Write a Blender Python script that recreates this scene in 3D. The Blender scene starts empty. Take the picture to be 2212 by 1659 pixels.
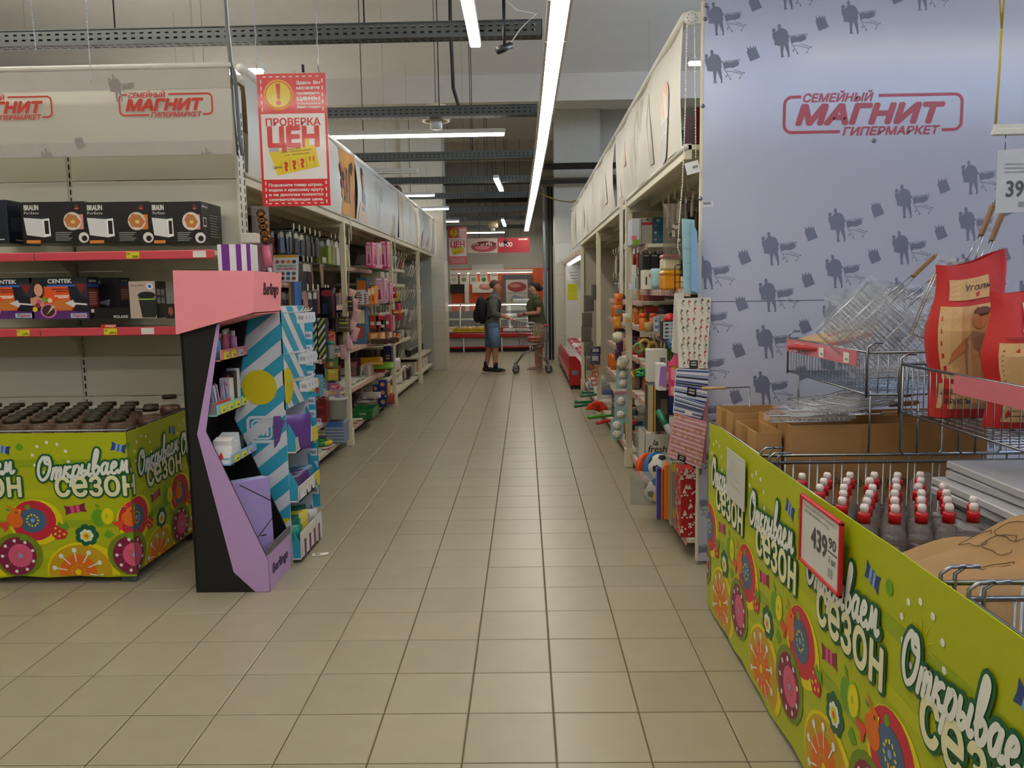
import bpy, math, random
from mathutils import Vector, Matrix
random.seed(7)
SC = bpy.context.scene
COL = SC.collection

SKY_STRENGTH, EXPOSURE, WIN_POWER, SIDE_POWER, LED_STRENGTH = 4.0, 0.46, 1900, 350, 14.5
# ------------------------------------------------------------------ camera
FPX, PITCH, YAW, ROLL, CAMH = 1722.15, .1150, -.0177, -.01562, 1.47518
def _rot(p, y, r):
    cp, sp, cy, sy, cr, sr = math.cos(p), math.sin(p), math.cos(y), math.sin(y), math.cos(r), math.sin(r)
    B = Matrix(((1, 0, 0), (0, 0, -1), (0, 1, 0)))
    Ry = Matrix(((cy, -sy, 0), (sy, cy, 0), (0, 0, 1)))
    Rp = Matrix(((1, 0, 0), (0, cp, -sp), (0, sp, cp)))
    Rr = Matrix(((cr, -sr, 0), (sr, cr, 0), (0, 0, 1)))
    return Rr @ Rp @ B @ Ry
RW = _rot(PITCH, YAW, ROLL)          # world -> (right, down, forward)
RT = RW.transposed()
CAM = Vector((0, 0, CAMH))
cam_data = bpy.data.cameras.new('camera')
cam_data.sensor_width = 36.0
cam_data.lens = FPX / 2212 * 36.0
cam_data.clip_start = .02
cam = bpy.data.objects.new('camera', cam_data)
COL.objects.link(cam)
r0, r1, r2 = RW[0], RW[1], RW[2]
cam.matrix_world = Matrix(((r0[0], -r1[0], -r2[0], 0), (r0[1], -r1[1], -r2[1], 0), (r0[2], -r1[2], -r2[2], CAMH), (0, 0, 0, 1)))
SC.camera = cam
def ray(u, v): return RT @ Vector(((u - 1106) / FPX, (v - 829.5) / FPX, 1.0))
def PX(u, v, x): d = ray(u, v); return CAM + d * (x / d.x)
def PY(u, v, y): d = ray(u, v); return CAM + d * (y / d.y)
def PZ(u, v, z=0.0): d = ray(u, v); return CAM + d * ((z - CAMH) / d.z)

# ------------------------------------------------------------------ world, exposure
world = bpy.data.worlds.new('daylight')
SC.world = world
world.use_nodes = True
bg = world.node_tree.nodes['Background']
bg.inputs[0].default_value = (.50, .66, 1.0, 1)
bg.inputs[1].default_value = SKY_STRENGTH
SC.view_settings.view_transform = 'Standard'
SC.view_settings.look = 'None'
SC.view_settings.gamma = 1.0
SC.view_settings.use_curve_mapping = False
SC.view_settings.exposure = EXPOSURE
# window openings behind the camera let this daylight in (wall_front)
def win_light(x0, x1, z0, z1, y, power):
    L = bpy.data.lights.new('window_daylight', 'AREA'); L.shape = 'RECTANGLE'
    L.size, L.size_y = x1 - x0, z1 - z0; L.energy = power; L.color = (.55, .70, 1.0)
    o = bpy.data.objects.new('window_daylight', L); COL.objects.link(o)
    o.location = ((x0 + x1) / 2, y, (z0 + z1) / 2); o.rotation_euler = (math.pi / 2, 0, math.pi)
    return o
win_light(1.6, 7.6, 3.75, 4.95, -3.35, WIN_POWER)
side = win_light(0, 8, 0, 1.2, 0, SIDE_POWER); side.location = (8.05, 8.0, 4.35); side.rotation_euler = (math.pi / 2, 0, math.pi / 2)
SC.cycles.max_bounces = 8; SC.cycles.caustics_reflective = False; SC.cycles.caustics_refractive = False; SC.cycles.sample_clamp_indirect = 6.0; SC.cycles.transparent_max_bounces = 16

# ------------------------------------------------------------------ materials
def lin(h):
    h = h.lstrip('#'); c = [int(h[i:i + 2], 16) / 255 for i in (0, 2, 4)]
    return tuple(x / 12.92 if x <= .04045 else ((x + .055) / 1.055) ** 2.4 for x in c)
_mats = {}
def M(hexc, rough=.5, metal=0.0, nz=.07, scale=14.0, spec=.5, trans=0.0, alpha=1.0, emit=0.0, bump=0.0, coat=0.0, name=None):
    key = (hexc, rough, metal, nz, scale, spec, trans, alpha, emit, bump, coat)
    if key in _mats: return _mats[key]
    m = bpy.data.materials.new(name or 'mat_' + hexc.lstrip('#'))
    m.use_nodes = True
    nt = m.node_tree; b = nt.nodes['Principled BSDF']
    c = lin(hexc)
    b.inputs['Roughness'].default_value = rough
    b.inputs['Metallic'].default_value = metal
    b.inputs['Specular IOR Level'].default_value = spec
    if coat: b.inputs['Coat Weight'].default_value = coat; b.inputs['Coat Roughness'].default_value = .08
    if trans: b.inputs['Transmission Weight'].default_value = trans; b.inputs['IOR'].default_value = 1.3
    if alpha < 1: b.inputs['Alpha'].default_value = alpha
    if emit:
        b.inputs['Emission Color'].default_value = (*c, 1); b.inputs['Emission Strength'].default_value = emit
    if nz or bump:
        tc = nt.nodes.new('ShaderNodeTexCoord'); n = nt.nodes.new('ShaderNodeTexNoise')
        n.inputs['Scale'].default_value = scale; n.inputs['Detail'].default_value = 3
        nt.links.new(tc.outputs['Object'], n.inputs['Vector'])
    if nz:
        mx = nt.nodes.new('ShaderNodeMix'); mx.data_type = 'RGBA'
        mx.inputs['A'].default_value = (*[x * (1 - nz) for x in c], 1)
        mx.inputs['B'].default_value = (*[min(1, x * (1 + nz)) for x in c], 1)
        nt.links.new(n.outputs['Fac'], mx.inputs['Factor'])
        nt.links.new(mx.outputs['Result'], b.inputs['Base Color'])
    else: b.inputs['Base Color'].default_value = (*c, 1)
    if bump:
        bp = nt.nodes.new('ShaderNodeBump'); bp.inputs['Strength'].default_value = bump; bp.inputs['Distance'].default_value = .01
        nt.links.new(n.outputs['Fac'], bp.inputs['Height']); nt.links.new(bp.outputs['Normal'], b.inputs['Normal'])
    _mats[key] = m
    return m
def film(hexc='#e8eef4', alpha=.07):             # thin clear plastic film
    return M(hexc, .12, nz=0, alpha=alpha, spec=.8, bump=.35, scale=30)
WHITE = M('#d8d6cc', .45); CREAM = M('#d5cfb4', .5); STEEL = M('#8f9498', .32, 1.0, scale=40); DKSTEEL = M('#5c6368', .45, .7)
BLACK = M('#101012', .45); PAPER = M('#e6e4dc', .7); RED = M('#c01826', .4); CARD = M('#a87f4d', .8, bump=.1)

# ------------------------------------------------------------------ mesh builder
_txt = {}
EN = [(.441, .319), (.441, .238), (.142, .238), (.142, .319), (.163, .542), (.163, 0), (.075, 0), (.075, .542), (.509, .542), (.509, 0), (.421, 0), (.421, .542)]
def text_geo(s, bold=0.0, res=3):
    k = (s, bold, res)
    if k not in _txt:
        c = bpy.data.curves.new('t', 'FONT'); c.body = s; c.size = 1.0; c.offset = bold; c.resolution_u = res
        c.dimensions = '2D'; c.fill_mode = 'FRONT'
        o = bpy.data.objects.new('t', c)
        me = bpy.data.meshes.new_from_object(o)
        me.calc_loop_triangles(); _txt[k] = ([(v.co.x, v.co.y) for v in me.vertices], [tuple(t.vertices) for t in me.loop_triangles])
        bpy.data.objects.remove(o); bpy.data.curves.remove(c); bpy.data.meshes.remove(me)
        V, F_ = _txt[k]; i = 0                       # this font draws the letter en from overlapping contours: rebuild it cleanly
        while i + 12 <= len(V) and 'н' in s:
            x, y = V[i][0] - EN[0][0], V[i][1] - EN[0][1]
            if all(abs(V[i + j][0] - x - EN[j][0]) < .004 and abs(V[i + j][1] - y - EN[j][1]) < .004 for j in range(12)):
                F_ = [f for f in F_ if not all(i <= q < i + 12 for q in f)]; b = len(V)
                for x0, x1, y0, y1 in ((.075, .163, 0, .542), (.421, .509, 0, .542), (.163, .421, .238, .319)): q = len(V); V += [(x + x0, y + y0), (x + x1, y + y0), (x + x1, y + y1), (x + x0, y + y1)]; F_.append((q, q + 1, q + 2, q + 3))
                i += 12
            else: i += 1
            if i > 4000: break
        _txt[k] = (V, F_)
    return _txt[k]
def clip_poly(p, r):
    x0, x1, y0, y1 = r
    for ax, lim, sgn in ((0, x0, 1), (0, x1, -1), (1, y0, 1), (1, y1, -1)):
        out = []
        for i in range(len(p)):
            a, b = p[i - 1], p[i]
            da, db = sgn * (a[ax] - lim), sgn * (b[ax] - lim)
            if (da >= 0) != (db >= 0):
                t = da / (da - db); out.append((a[0] + t * (b[0] - a[0]), a[1] + t * (b[1] - a[1])))
            if db >= 0: out.append(b)
        p = out
        if len(p) < 3: return []
    return p
def frame(o, right, up):
    r = Vector(right).normalized(); u = Vector(up).normalized(); n = r.cross(u)
    return Matrix(((r.x, u.x, n.x, o[0]), (r.y, u.y, n.y, o[1]), (r.z, u.z, n.z, o[2]), (0, 0, 0, 1)))
def FY(x, y, z): return frame((x, y, z), (1, 0, 0), (0, 0, 1))      # print plane facing the camera side (-Y)
def FXp(x, y, z): return frame((x, y, z), (0, 1, 0), (0, 0, 1))     # faces +X, right = +Y
def FXm(x, y, z): return frame((x, y, z), (0, -1, 0), (0, 0, 1))    # faces -X, right = -Y
class MB:
    def __init__(s, X=None):
        s.v, s.f, s.m, s.sm, s.mats, s.X, s.clip, s.w, s.n = [], [], [], [], [], X or Matrix.Identity(4), None, .0006, 0
    def mi(s, mat):
        if mat not in s.mats: s.mats.append(mat)
        return s.mats.index(mat)
    def add(s, vs, fs, mat, smooth=False):
        b = len(s.v); X = s.X
        s.v += [tuple(X @ Vector(v)) for v in vs]
        k = s.mi(mat)
        for f in fs: s.f.append(tuple(i + b for i in f)); s.m.append(k); s.sm.append(smooth)
        return s
    def box(s, x0, x1, y0, y1, z0, z1, mat, b=0.0):
        if x0 > x1: x0, x1 = x1, x0
        if y0 > y1: y0, y1 = y1, y0
        if z0 > z1: z0, z1 = z1, z0
        if b <= 0:
            vs = [(x, y, z) for x in (x0, x1) for y in (y0, y1) for z in (z0, z1)]
            return s.add(vs, [(0, 1, 3, 2), (4, 6, 7, 5), (0, 4, 5, 1), (2, 3, 7, 6), (0, 2, 6, 4), (1, 5, 7, 3)], mat)
        b = min(b, (x1 - x0) * .45, (y1 - y0) * .45, (z1 - z0) * .45)
        vs, fs, idx = [], [], {}
        L = ((x0, x1), (y0, y1), (z0, z1))
        for sx in (0, 1):
            for sy in (0, 1):
                for sz in (0, 1):
                    sg = (sx, sy, sz)
                    for ax in range(3):
                        p = [L[k][sg[k]] + (0 if k == ax else (b if sg[k] == 0 else -b)) for k in range(3)]
                        idx[(sg, ax)] = len(vs); vs.append(tuple(p))
        for ax in range(3):
            o1, o2 = (ax + 1) % 3, (ax + 2) % 3
            for e in (0, 1):
                q = []
                for a, c in ((0, 0), (1, 0), (1, 1), (0, 1)):
                    sg = [0, 0, 0]; sg[ax] = e; sg[o1] = a; sg[o2] = c; q.append(idx[(tuple(sg), ax)])
                fs.append(tuple(q if e else q[::-1]))
            for a in (0, 1):
                for c in (0, 1):
                    s0, s1 = [0, 0, 0], [0, 0, 0]
                    for t, v in ((s0, 0), (s1, 1)): t[ax] = v; t[o1] = a; t[o2] = c
                    q = [idx[(tuple(s0), o1)], idx[(tuple(s1), o1)], idx[(tuple(s1), o2)], idx[(tuple(s0), o2)]]
                    fs.append(tuple(q if a == c else q[::-1]))
        for sg in {k[0] for k in idx}:
            q = [idx[(sg, 0)], idx[(sg, 1)], idx[(sg, 2)]]
            fs.append(tuple(q if sum(sg) % 2 else q[::-1]))
        return s.add(vs, fs, mat)
    def prism(s, pts, h, mat, z0=0.0):              # 2D outline extruded from w=z0 to w=z0+h in the current frame
        n = len(pts); vs = [(x, y, z0) for x, y in pts] + [(x, y, z0 + h) for x, y in pts]
        fs = [tuple(range(n))[::-1], tuple(range(n, 2 * n))] + [(i, (i + 1) % n, n + (i + 1) % n, n + i) for i in range(n)]
        return s.add(vs, fs, mat)
    def tube(s, pts, r, mat, n=6, closed=False, smooth=True, caps=True):
        P = [Vector(p) for p in pts]; m = len(P); vs, fs = [], []
        R = r if isinstance(r, (list, tuple)) else [r] * m
        t = [((P[(i + 1) % m] - P[i - 1]) if closed else (P[min(i + 1, m - 1)] - P[max(i - 1, 0)])).normalized() for i in range(m)]
        a = Vector((0, 0, 1)) if abs(t[0].z) < .9 else Vector((1, 0, 0))
        nrm = (a - t[0] * a.dot(t[0])).normalized()
        for i in range(m):
            nrm = nrm - t[i] * nrm.dot(t[i])
            nrm = nrm.normalized() if nrm.length > 1e-6 else t[i].orthogonal().normalized()
            bi = t[i].cross(nrm)
            for k in range(n):
                an = 2 * math.pi * k / n
                vs.append(tuple(P[i] + (nrm * math.cos(an) + bi * math.sin(an)) * R[i]))
        for i in range(m if closed else m - 1):
            for k in range(n):
                j = (i + 1) % m
                fs.append((i * n + k, i * n + (k + 1) % n, j * n + (k + 1) % n, j * n + k))
        if not closed and caps: fs += [tuple(range(n))[::-1], tuple(range((m - 1) * n, m * n))]
        return s.add(vs, fs, mat, smooth)
    def cyl(s, p0, p1, r, mat, n=12, r1=None): return s.tube([p0, p1], [r, r if r1 is None else r1], mat, n)
    def lathe(s, prof, mat, c=(0, 0, 0), n=16, axis='z', smooth=True):
        vs, fs = [], []
        for r, h in prof:
            for k in range(n):
                a = 2 * math.pi * k / n; x, y = r * math.cos(a), r * math.sin(a)
                p = {'z': (x, y, h), 'x': (h, x, y), 'y': (y, h, x)}[axis]
                vs.append((p[0] + c[0], p[1] + c[1], p[2] + c[2]))
        for i in range(len(prof) - 1):
            for k in range(n): fs.append((i * n + k, i * n + (k + 1) % n, (i + 1) * n + (k + 1) % n, (i + 1) * n + k))
        if prof[0][0] > 1e-5: fs.append(tuple(range(n))[::-1])
        if prof[-1][0] > 1e-5: fs.append(tuple(range((len(prof) - 1) * n, len(prof) * n)))
        return s.add(vs, fs, mat, smooth)
    def ball(s, c, r, mat, n=12, m=8, sc=(1, 1, 1), jit=0.0):
        vs, fs = [], []
        for i in range(m + 1):
            th = math.pi * i / m
            for k in range(n):
                a = 2 * math.pi * k / n; q = 1 + random.uniform(-jit, jit)
                vs.append((c[0] + sc[0] * r * q * math.sin(th) * math.cos(a), c[1] + sc[1] * r * q * math.sin(th) * math.sin(a), c[2] + sc[2] * r * q * math.cos(th)))
        for i in range(m):
            for k in range(n): fs.append((i * n + k, (i + 1) * n + k, (i + 1) * n + (k + 1) % n, i * n + (k + 1) % n))
        return s.add(vs, fs, mat, True)
    def grid(s, fn, nu, nv, mat, smooth=True):      # fn(a,b) -> point, a,b in 0..1
        vs = [tuple(fn(i / nu, j / nv)) for j in range(nv + 1) for i in range(nu + 1)]
        fs = [(j * (nu + 1) + i, j * (nu + 1) + i + 1, (j + 1) * (nu + 1) + i + 1, (j + 1) * (nu + 1) + i) for j in range(nv) for i in range(nu)]
        return s.add(vs, fs, mat, smooth)
    def pillow(s, x0, x1, z0, z1, d, mat, n=7, jit=.004, flat=.35):  # soft pouch in the frame: x, y(up), bulging +-d/2
        for sg in (1, -1):
            def fn(a, b):
                e = max(0.0, (1 - abs(2 * a - 1) ** 3) * (1 - abs(2 * b - 1) ** 4)) ** flat if 0 < a < 1 and 0 < b < 1 else 0
                return (x0 + (x1 - x0) * a, z0 + (z1 - z0) * b, sg * (d / 2 * e) + (random.uniform(-jit, jit) if e else 0))
            vs = [fn(i / n, j / n) for j in range(n + 1) for i in range(n + 1)]
            fs = [(j * (n + 1) + i, j * (n + 1) + i + 1, (j + 1) * (n + 1) + i + 1, (j + 1) * (n + 1) + i) for j in range(n) for i in range(n)]
            s.add(vs, fs if sg > 0 else [f[::-1] for f in fs], mat, True)
        return s
    # ---- flat print in the current frame
    def poly(s, pts, mat, lay=1):
        if s.clip:
            pts = clip_poly(list(pts), s.clip)
            if not pts: return s
        s.n = (s.n + 1) % 30; z = s.w * (lay + .01 * s.n)       # no two prints share a plane
        return s.add([(x, y, z) for x, y in pts], [tuple(range(len(pts)))], mat)
    def rect(s, x0, x1, y0, y1, mat, lay=1): return s.poly([(x0, y0), (x1, y0), (x1, y1), (x0, y1)], mat, lay)
    def disc(s, cx, cy, rx, mat, lay=1, ry=None, n=20, rot=0.0):
        ry = rx if ry is None else ry; c, q = math.cos(rot), math.sin(rot); P = []
        for k in range(n):
            a = 2 * math.pi * k / n; x, y = rx * math.cos(a), ry * math.sin(a); P.append((cx + c * x - q * y, cy + q * x + c * y))
        return s.poly(P, mat, lay)
    def line(s, x0, y0, x1, y1, w, mat, lay=1):
        d = math.hypot(x1 - x0, y1 - y0) or 1; nx, ny = -(y1 - y0) / d * w / 2, (x1 - x0) / d * w / 2
        return s.poly([(x0 - nx, y0 - ny), (x1 - nx, y1 - ny), (x1 + nx, y1 + ny), (x0 + nx, y0 + ny)], mat, lay)
    def text(s, t, x, y, h, mat, lay=2, bold=0.0, shear=0.0, width=None, align='l', rot=0.0, res=3):
        """bold thickens the strokes by overprinting shifted copies (same colour, same plane)"""
        V, F_ = text_geo(t, 0.0, res)
        if not V: return s
        xs = [p[0] for p in V]; a0, a1 = min(xs), max(xs)
        k = h / .73; bw = bold * k; kx = k if width is None else (width - 2 * bw) / ((a1 - a0) or 1)
        off = {'l': a0, 'c': (a0 + a1) / 2, 'r': a1}[align]
        n = 0 if bold <= 0 else (6 if bold < .04 else 10)
        c, q = math.cos(rot), math.sin(rot)
        for j in range(max(1, n)):
            dx, dy = (bw * math.cos(2 * math.pi * j / n), bw * math.sin(2 * math.pi * j / n)) if n else (0, 0)
            P = []
            for (px, py) in V:
                X0, Y0 = (px - off) * kx + shear * py * k + dx + bw, py * k + dy; P.append((x + c * X0 - q * Y0, y + q * X0 + c * Y0))
            if s.clip:
                for f in F_: s.poly([P[i] for i in f], mat, lay + .07 * j)
            else: s.add([(a, b, s.w * (lay + .07 * j)) for a, b in P], F_, mat)
        return s
    def stroke(s, pts, w, mat, lay=2):
        """smooth brush stroke through the points (flat print)"""
        P = []
        for i in range(len(pts) - 1):
            p0, p1, p2, p3 = pts[max(0, i - 1)], pts[i], pts[i + 1], pts[min(len(pts) - 1, i + 2)]
            for j in range(5):
                t = j / 5; P.append(tuple(.5 * (2 * p1[q] + (p2[q] - p0[q]) * t + (2 * p0[q] - 5 * p1[q] + 4 * p2[q] - p3[q]) * t * t + (3 * p1[q] - p0[q] - 3 * p2[q] + p3[q]) * t ** 3) for q in (0, 1)))
        P.append(pts[-1]); n = len(P); Nn = []
        for i in range(n):
            a, b = P[max(0, i - 1)], P[min(n - 1, i + 1)]; d = math.hypot(b[0] - a[0], b[1] - a[1]) or 1; Nn.append((-(b[1] - a[1]) / d * w / 2, (b[0] - a[0]) / d * w / 2))
        for i in range(n - 1):
            (ax, ay), (bx, by), (n0x, n0y), (n1x, n1y) = P[i], P[i + 1], Nn[i], Nn[i + 1]
            s.poly([(ax - n0x, ay - n0y), (bx - n1x, by - n1y), (bx + n1x, by + n1y), (ax + n0x, ay + n0y)], mat, lay + .5 * i / n)
        for k, i in ((0, 0), (1, n - 1)): s.disc(P[i][0], P[i][1], w / 2, mat, lay + .6 + .05 * k, n=8)
        return s
    def rring(s, x0, x1, y0, y1, r, w, mat, lay=1, skip=()):   # rounded rectangle outline of stroke w
        P = []
        for cx, cy, a0 in ((x1 - r, y1 - r, 0), (x0 + r, y1 - r, 90), (x0 + r, y0 + r, 180), (x1 - r, y0 + r, 270)):
            for k in range(6):
                a = math.radians(a0 + 18 * k); P.append((cx, cy, math.cos(a), math.sin(a), r))
        n = len(P)
        for i in range(n):
            a, b = P[i], P[(i + 1) % n]
            q = [(a[0] + a[2] * a[4], a[1] + a[3] * a[4]), (b[0] + b[2] * b[4], b[1] + b[3] * b[4]),
                 (b[0] + b[2] * (b[4] - w), b[1] + b[3] * (b[4] - w)), (a[0] + a[2] * (a[4] - w), a[1] + a[3] * (a[4] - w))]
            if i in skip: continue
            s.poly(q, mat, lay)
        return s
    def build(s, name, parent=None, label=None, cat=None, group=None, kind=None):
        me = bpy.data.meshes.new(name)
        me.from_pydata(s.v, [], s.f)
        for m in s.mats: me.materials.append(m)
        me.polygons.foreach_set('material_index', s.m)
        me.polygons.foreach_set('use_smooth', s.sm)
        me.update()
        o = bpy.data.objects.new(name, me); COL.objects.link(o)
        if parent is not None:
            o.parent = parent; p = parent; loc = Vector((0, 0, 0))
            while p is not None:
                loc -= p.location; p = p.parent
            o.location = loc
        tag(o, label, cat, group, kind)
        return o
def tag(o, label=None, cat=None, group=None, kind=None):
    if label: o['label'] = label
    if cat: o['category'] = cat
    if group: o['group'] = group
    if kind: o['kind'] = kind
    return o
def empty(name, loc, label=None, cat=None, group=None, kind=None):
    o = bpy.data.objects.new(name, None); COL.objects.link(o); o.location = loc; o.empty_display_size = .05
    return tag(o, label, cat, group, kind)
def copy_tree(o, delta=(0, 0, 0), rz=None, parent=None, label=None, group=None):
    c = o.copy(); COL.objects.link(c)
    if parent is None:
        c.location = Vector(o.location) + Vector(delta)
        if rz is not None: c.rotation_euler[2] = rz
    else: c.parent = parent
    if label: c['label'] = label
    if group: c['group'] = group
    for ch in list(o.children): copy_tree(ch, parent=c)
    return c
def local_build(mb, name, parent):       # part whose mesh is in the parent's local space
    o = mb.build(name); o.parent = parent; return o
# ================================================================== ROOM SHELL
GX0, GY0, TS = .0813, 2.3615, .30
grout = M('#5a5136', .9, scale=60)
def tile_mat(name, hexc, rough, var):
    m = bpy.data.materials.new(name); m.use_nodes = True; nt = m.node_tree; b = nt.nodes['Principled BSDF']
    oi = nt.nodes.new('ShaderNodeObjectInfo'); tc = nt.nodes.new('ShaderNodeTexCoord'); n = nt.nodes.new('ShaderNodeTexNoise')
    geo = nt.nodes.new('ShaderNodeNewGeometry')
    n.inputs['Scale'].default_value = 9; n.inputs['Detail'].default_value = 5
    nt.links.new(geo.outputs['Position'], n.inputs['Vector'])
    ad = nt.nodes.new('ShaderNodeMath'); ad.operation = 'ADD'; mp = nt.nodes.new('ShaderNodeMapRange')
    wn = nt.nodes.new('ShaderNodeTexWhiteNoise'); wn.noise_dimensions = '2D'
    sn = nt.nodes.new('ShaderNodeVectorMath'); sn.operation = 'SNAP'; sn.inputs[1].default_value = (.3, .3, 1)
    of = nt.nodes.new('ShaderNodeVectorMath'); of.operation = 'SUBTRACT'; of.inputs[1].default_value = (GX0, GY0, 0)
    nt.links.new(geo.outputs['Position'], of.inputs[0]); nt.links.new(of.outputs[0], sn.inputs[0]); nt.links.new(sn.outputs[0], wn.inputs['Vector'])
    mp.inputs['To Min'].default_value = -.3; mp.inputs['To Max'].default_value = .3
    nt.links.new(wn.outputs['Value'], mp.inputs['Value'])
    nt.links.new(mp.outputs['Result'], ad.inputs[0]); nt.links.new(n.outputs['Fac'], ad.inputs[1])
    mx = nt.nodes.new('ShaderNodeMix'); mx.data_type = 'RGBA'; c = lin(hexc)
    mx.inputs['A'].default_value = (*[x * (1 - var) for x in c], 1); mx.inputs['B'].default_value = (*[x * (1 + var) for x in c], 1)
    nt.links.new(ad.outputs[0], mx.inputs['Factor']); nt.links.new(mx.outputs['Result'], b.inputs['Base Color'])
    b.inputs['Roughness'].default_value = rough; b.inputs['Specular IOR Level'].default_value = .5
    return m
TILE = tile_mat('floor_tile', '#979079', .33, .07)
mb = MB(); mb.box(-9, 8, -3.3, 22, -.12, -.004, grout)
floor = mb.build('floor', label='beige square ceramic tile floor with dark joints', kind='structure')
def tile_geo(mb, x, y, s=.2955):
    h, b, t = s / 2, .003, .0
    vs = [(x - h, y - h, -.004), (x + h, y - h, -.004), (x + h, y + h, -.004), (x - h, y + h, -.004),
          (x - h, y - h, t - b * .6), (x + h, y - h, t - b * .6), (x + h, y + h, t - b * .6), (x - h, y + h, t - b * .6),
          (x - h + b, y - h + b, t), (x + h - b, y - h + b, t), (x + h - b, y + h - b, t), (x - h + b, y + h - b, t)]
    fs = [(8, 9, 10, 11)] + [(i, (i + 1) % 4, 4 + (i + 1) % 4, 4 + i) for i in range(4)] + [(4 + i, 4 + (i + 1) % 4, 8 + (i + 1) % 4, 8 + i) for i in range(4)]
    mb.add(vs, fs, TILE)
near, rest = [], []
for c in range(-28, 26):
    for r in range(-18, 66):
        x, y = GX0 + TS * (c + .5), GY0 + TS * (r + .5)
        if not (-8.9 < x < 7.9 and -3.2 < y < 21.9): continue
        q = RW @ (Vector((x, y, 0)) - CAM); ok = False
        if q.z > .5:
            u, v = 1106 + FPX * q.x / q.z, 829.5 + FPX * q.y / q.z
            ok = -60 < u < 2212 and v < 1690 and not (x > .86 and y < 12) and not (x < -2.1 and y > 4.1) and not (x < -1.3 and y > 3.95) and not (x < -1.75 and y > 5)
        (near if ok else rest).append((math.hypot(x, y), x, y))
near.sort()
mbt = MB(); tile_geo(mbt, 0, 0); t0 = mbt.build('tile', floor)
for i, (d, x, y) in enumerate(near[:300]):
    o = t0 if i == 0 else t0.copy()
    if i: COL.objects.link(o)
    o.location = (x, y, random.uniform(-.0004, .0002)); o.rotation_euler = (random.uniform(-.0006, .0006), random.uniform(-.0006, .0006), 0)
mb = MB()
for d, x, y in near[300:] + rest: tile_geo(mb, x, y)
mb.build('tile_field', floor, kind='stuff')

PLASTER = M('#ece9e4', .9, nz=.05, scale=2.0); PLASTER2 = M('#c9c0b0', .9, nz=.08, scale=1.5)
mb = MB(); mb.box(-9, 8, -3.3, 22, 5.0, 5.2, PLASTER)
mb.box(-9, 8, 13.5, 14.1, 4.57, 5.0, PLASTER2); mb.box(-9, 8, 19.3, 19.8, 4.62, 5.0, PLASTER2)
mb.build('ceiling', label='pale concrete ceiling with downstand beams and slab joints', kind='structure')
mb = MB(); mb.box(-9.2, -9, -3.3, 22, -.1, 5, M('#c4bfb2', .85)); mb.build('wall_left', label='plain pale side wall of the store', kind='structure')
mb = MB(); [mb.box(8, 8.2, a, b, c, d, M('#c4bfb2', .85)) for a, b, c, d in ((-3.3, 22, -.1, 3.75), (-3.3, 4, 3.75, 5), (12, 22, 3.75, 5), (4, 12, 4.95, 5.1))]; mb.build('wall_right', label='pale side wall with a high window band', kind='structure')
w = empty('window_2', (8.1, 8, 3.75), 'white mullioned high window band in the side wall', kind='structure'); mb = MB()
for y in (4, 5.5, 7, 8.5, 10, 11.9): mb.box(8.0, 8.16, y, y + .1, 3.75, 4.95, WHITE)
for z in (3.75, 4.89): mb.box(8.0, 8.16, 4, 12, z, z + .06, WHITE)
mb.build('window_frame', w)
mb = MB(); mb.box(-9, 1.6, -3.5, -3.3, -.1, 5, M('#b7b0a0', .85)); mb.box(1.6, 8, -3.5, -3.3, -.1, 3.75, M('#b7b0a0', .85)); mb.box(1.6, 8, -3.5, -3.3, 4.95, 5.1, M('#b7b0a0', .85))
mb.build('wall_front', label='entrance wall with a band of windows', kind='structure')
w = empty('window_1', (4.6, -3.4, 3.75), 'white mullioned window band in the entrance wall', kind='structure')
mb = MB()
for x in (1.6, 2.5, 3.3, 4.2, 5.4, 6.0, 6.9, 7.6): mb.box(x, x + .1, -3.46, -3.3, 3.75, 4.95, WHITE)
for z in (3.75, 4.89): mb.box(1.6, 7.7, -3.46, -3.3, z, z + .06, WHITE)
mb.build('window_frame', w)
# back wall behind the meat counter
YB = 21.3
mb = MB(); mb.box(-9, 8, YB, YB + .2, 0, 5, M('#b3b1a8', .8, scale=3)); 
wb = mb.build('wall_back', label='white back wall with orange tiles behind the meat counter', kind='structure')
ORT = M('#e0591c', .25, nz=.12, scale=3)
mbt = MB(); mbt.box(-.097, .097, -.012, .002, -.147, .147, ORT, .004); ot = mbt.build('wall_tile', wb); first = True
for i in range(13):
    for j in range(7):
        o = ot if first else ot.copy()
        if not first: COL.objects.link(o)
        first = False; o.location = (-1.86 + i * .2, YB, .15 + .0 + j * .3)
mb = MB(); mb.box(-1.98, .66, YB - .004, YB, 0, 2.1, M('#d9cbb4', .8)); mb.build('tile_grout', wb)
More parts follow.
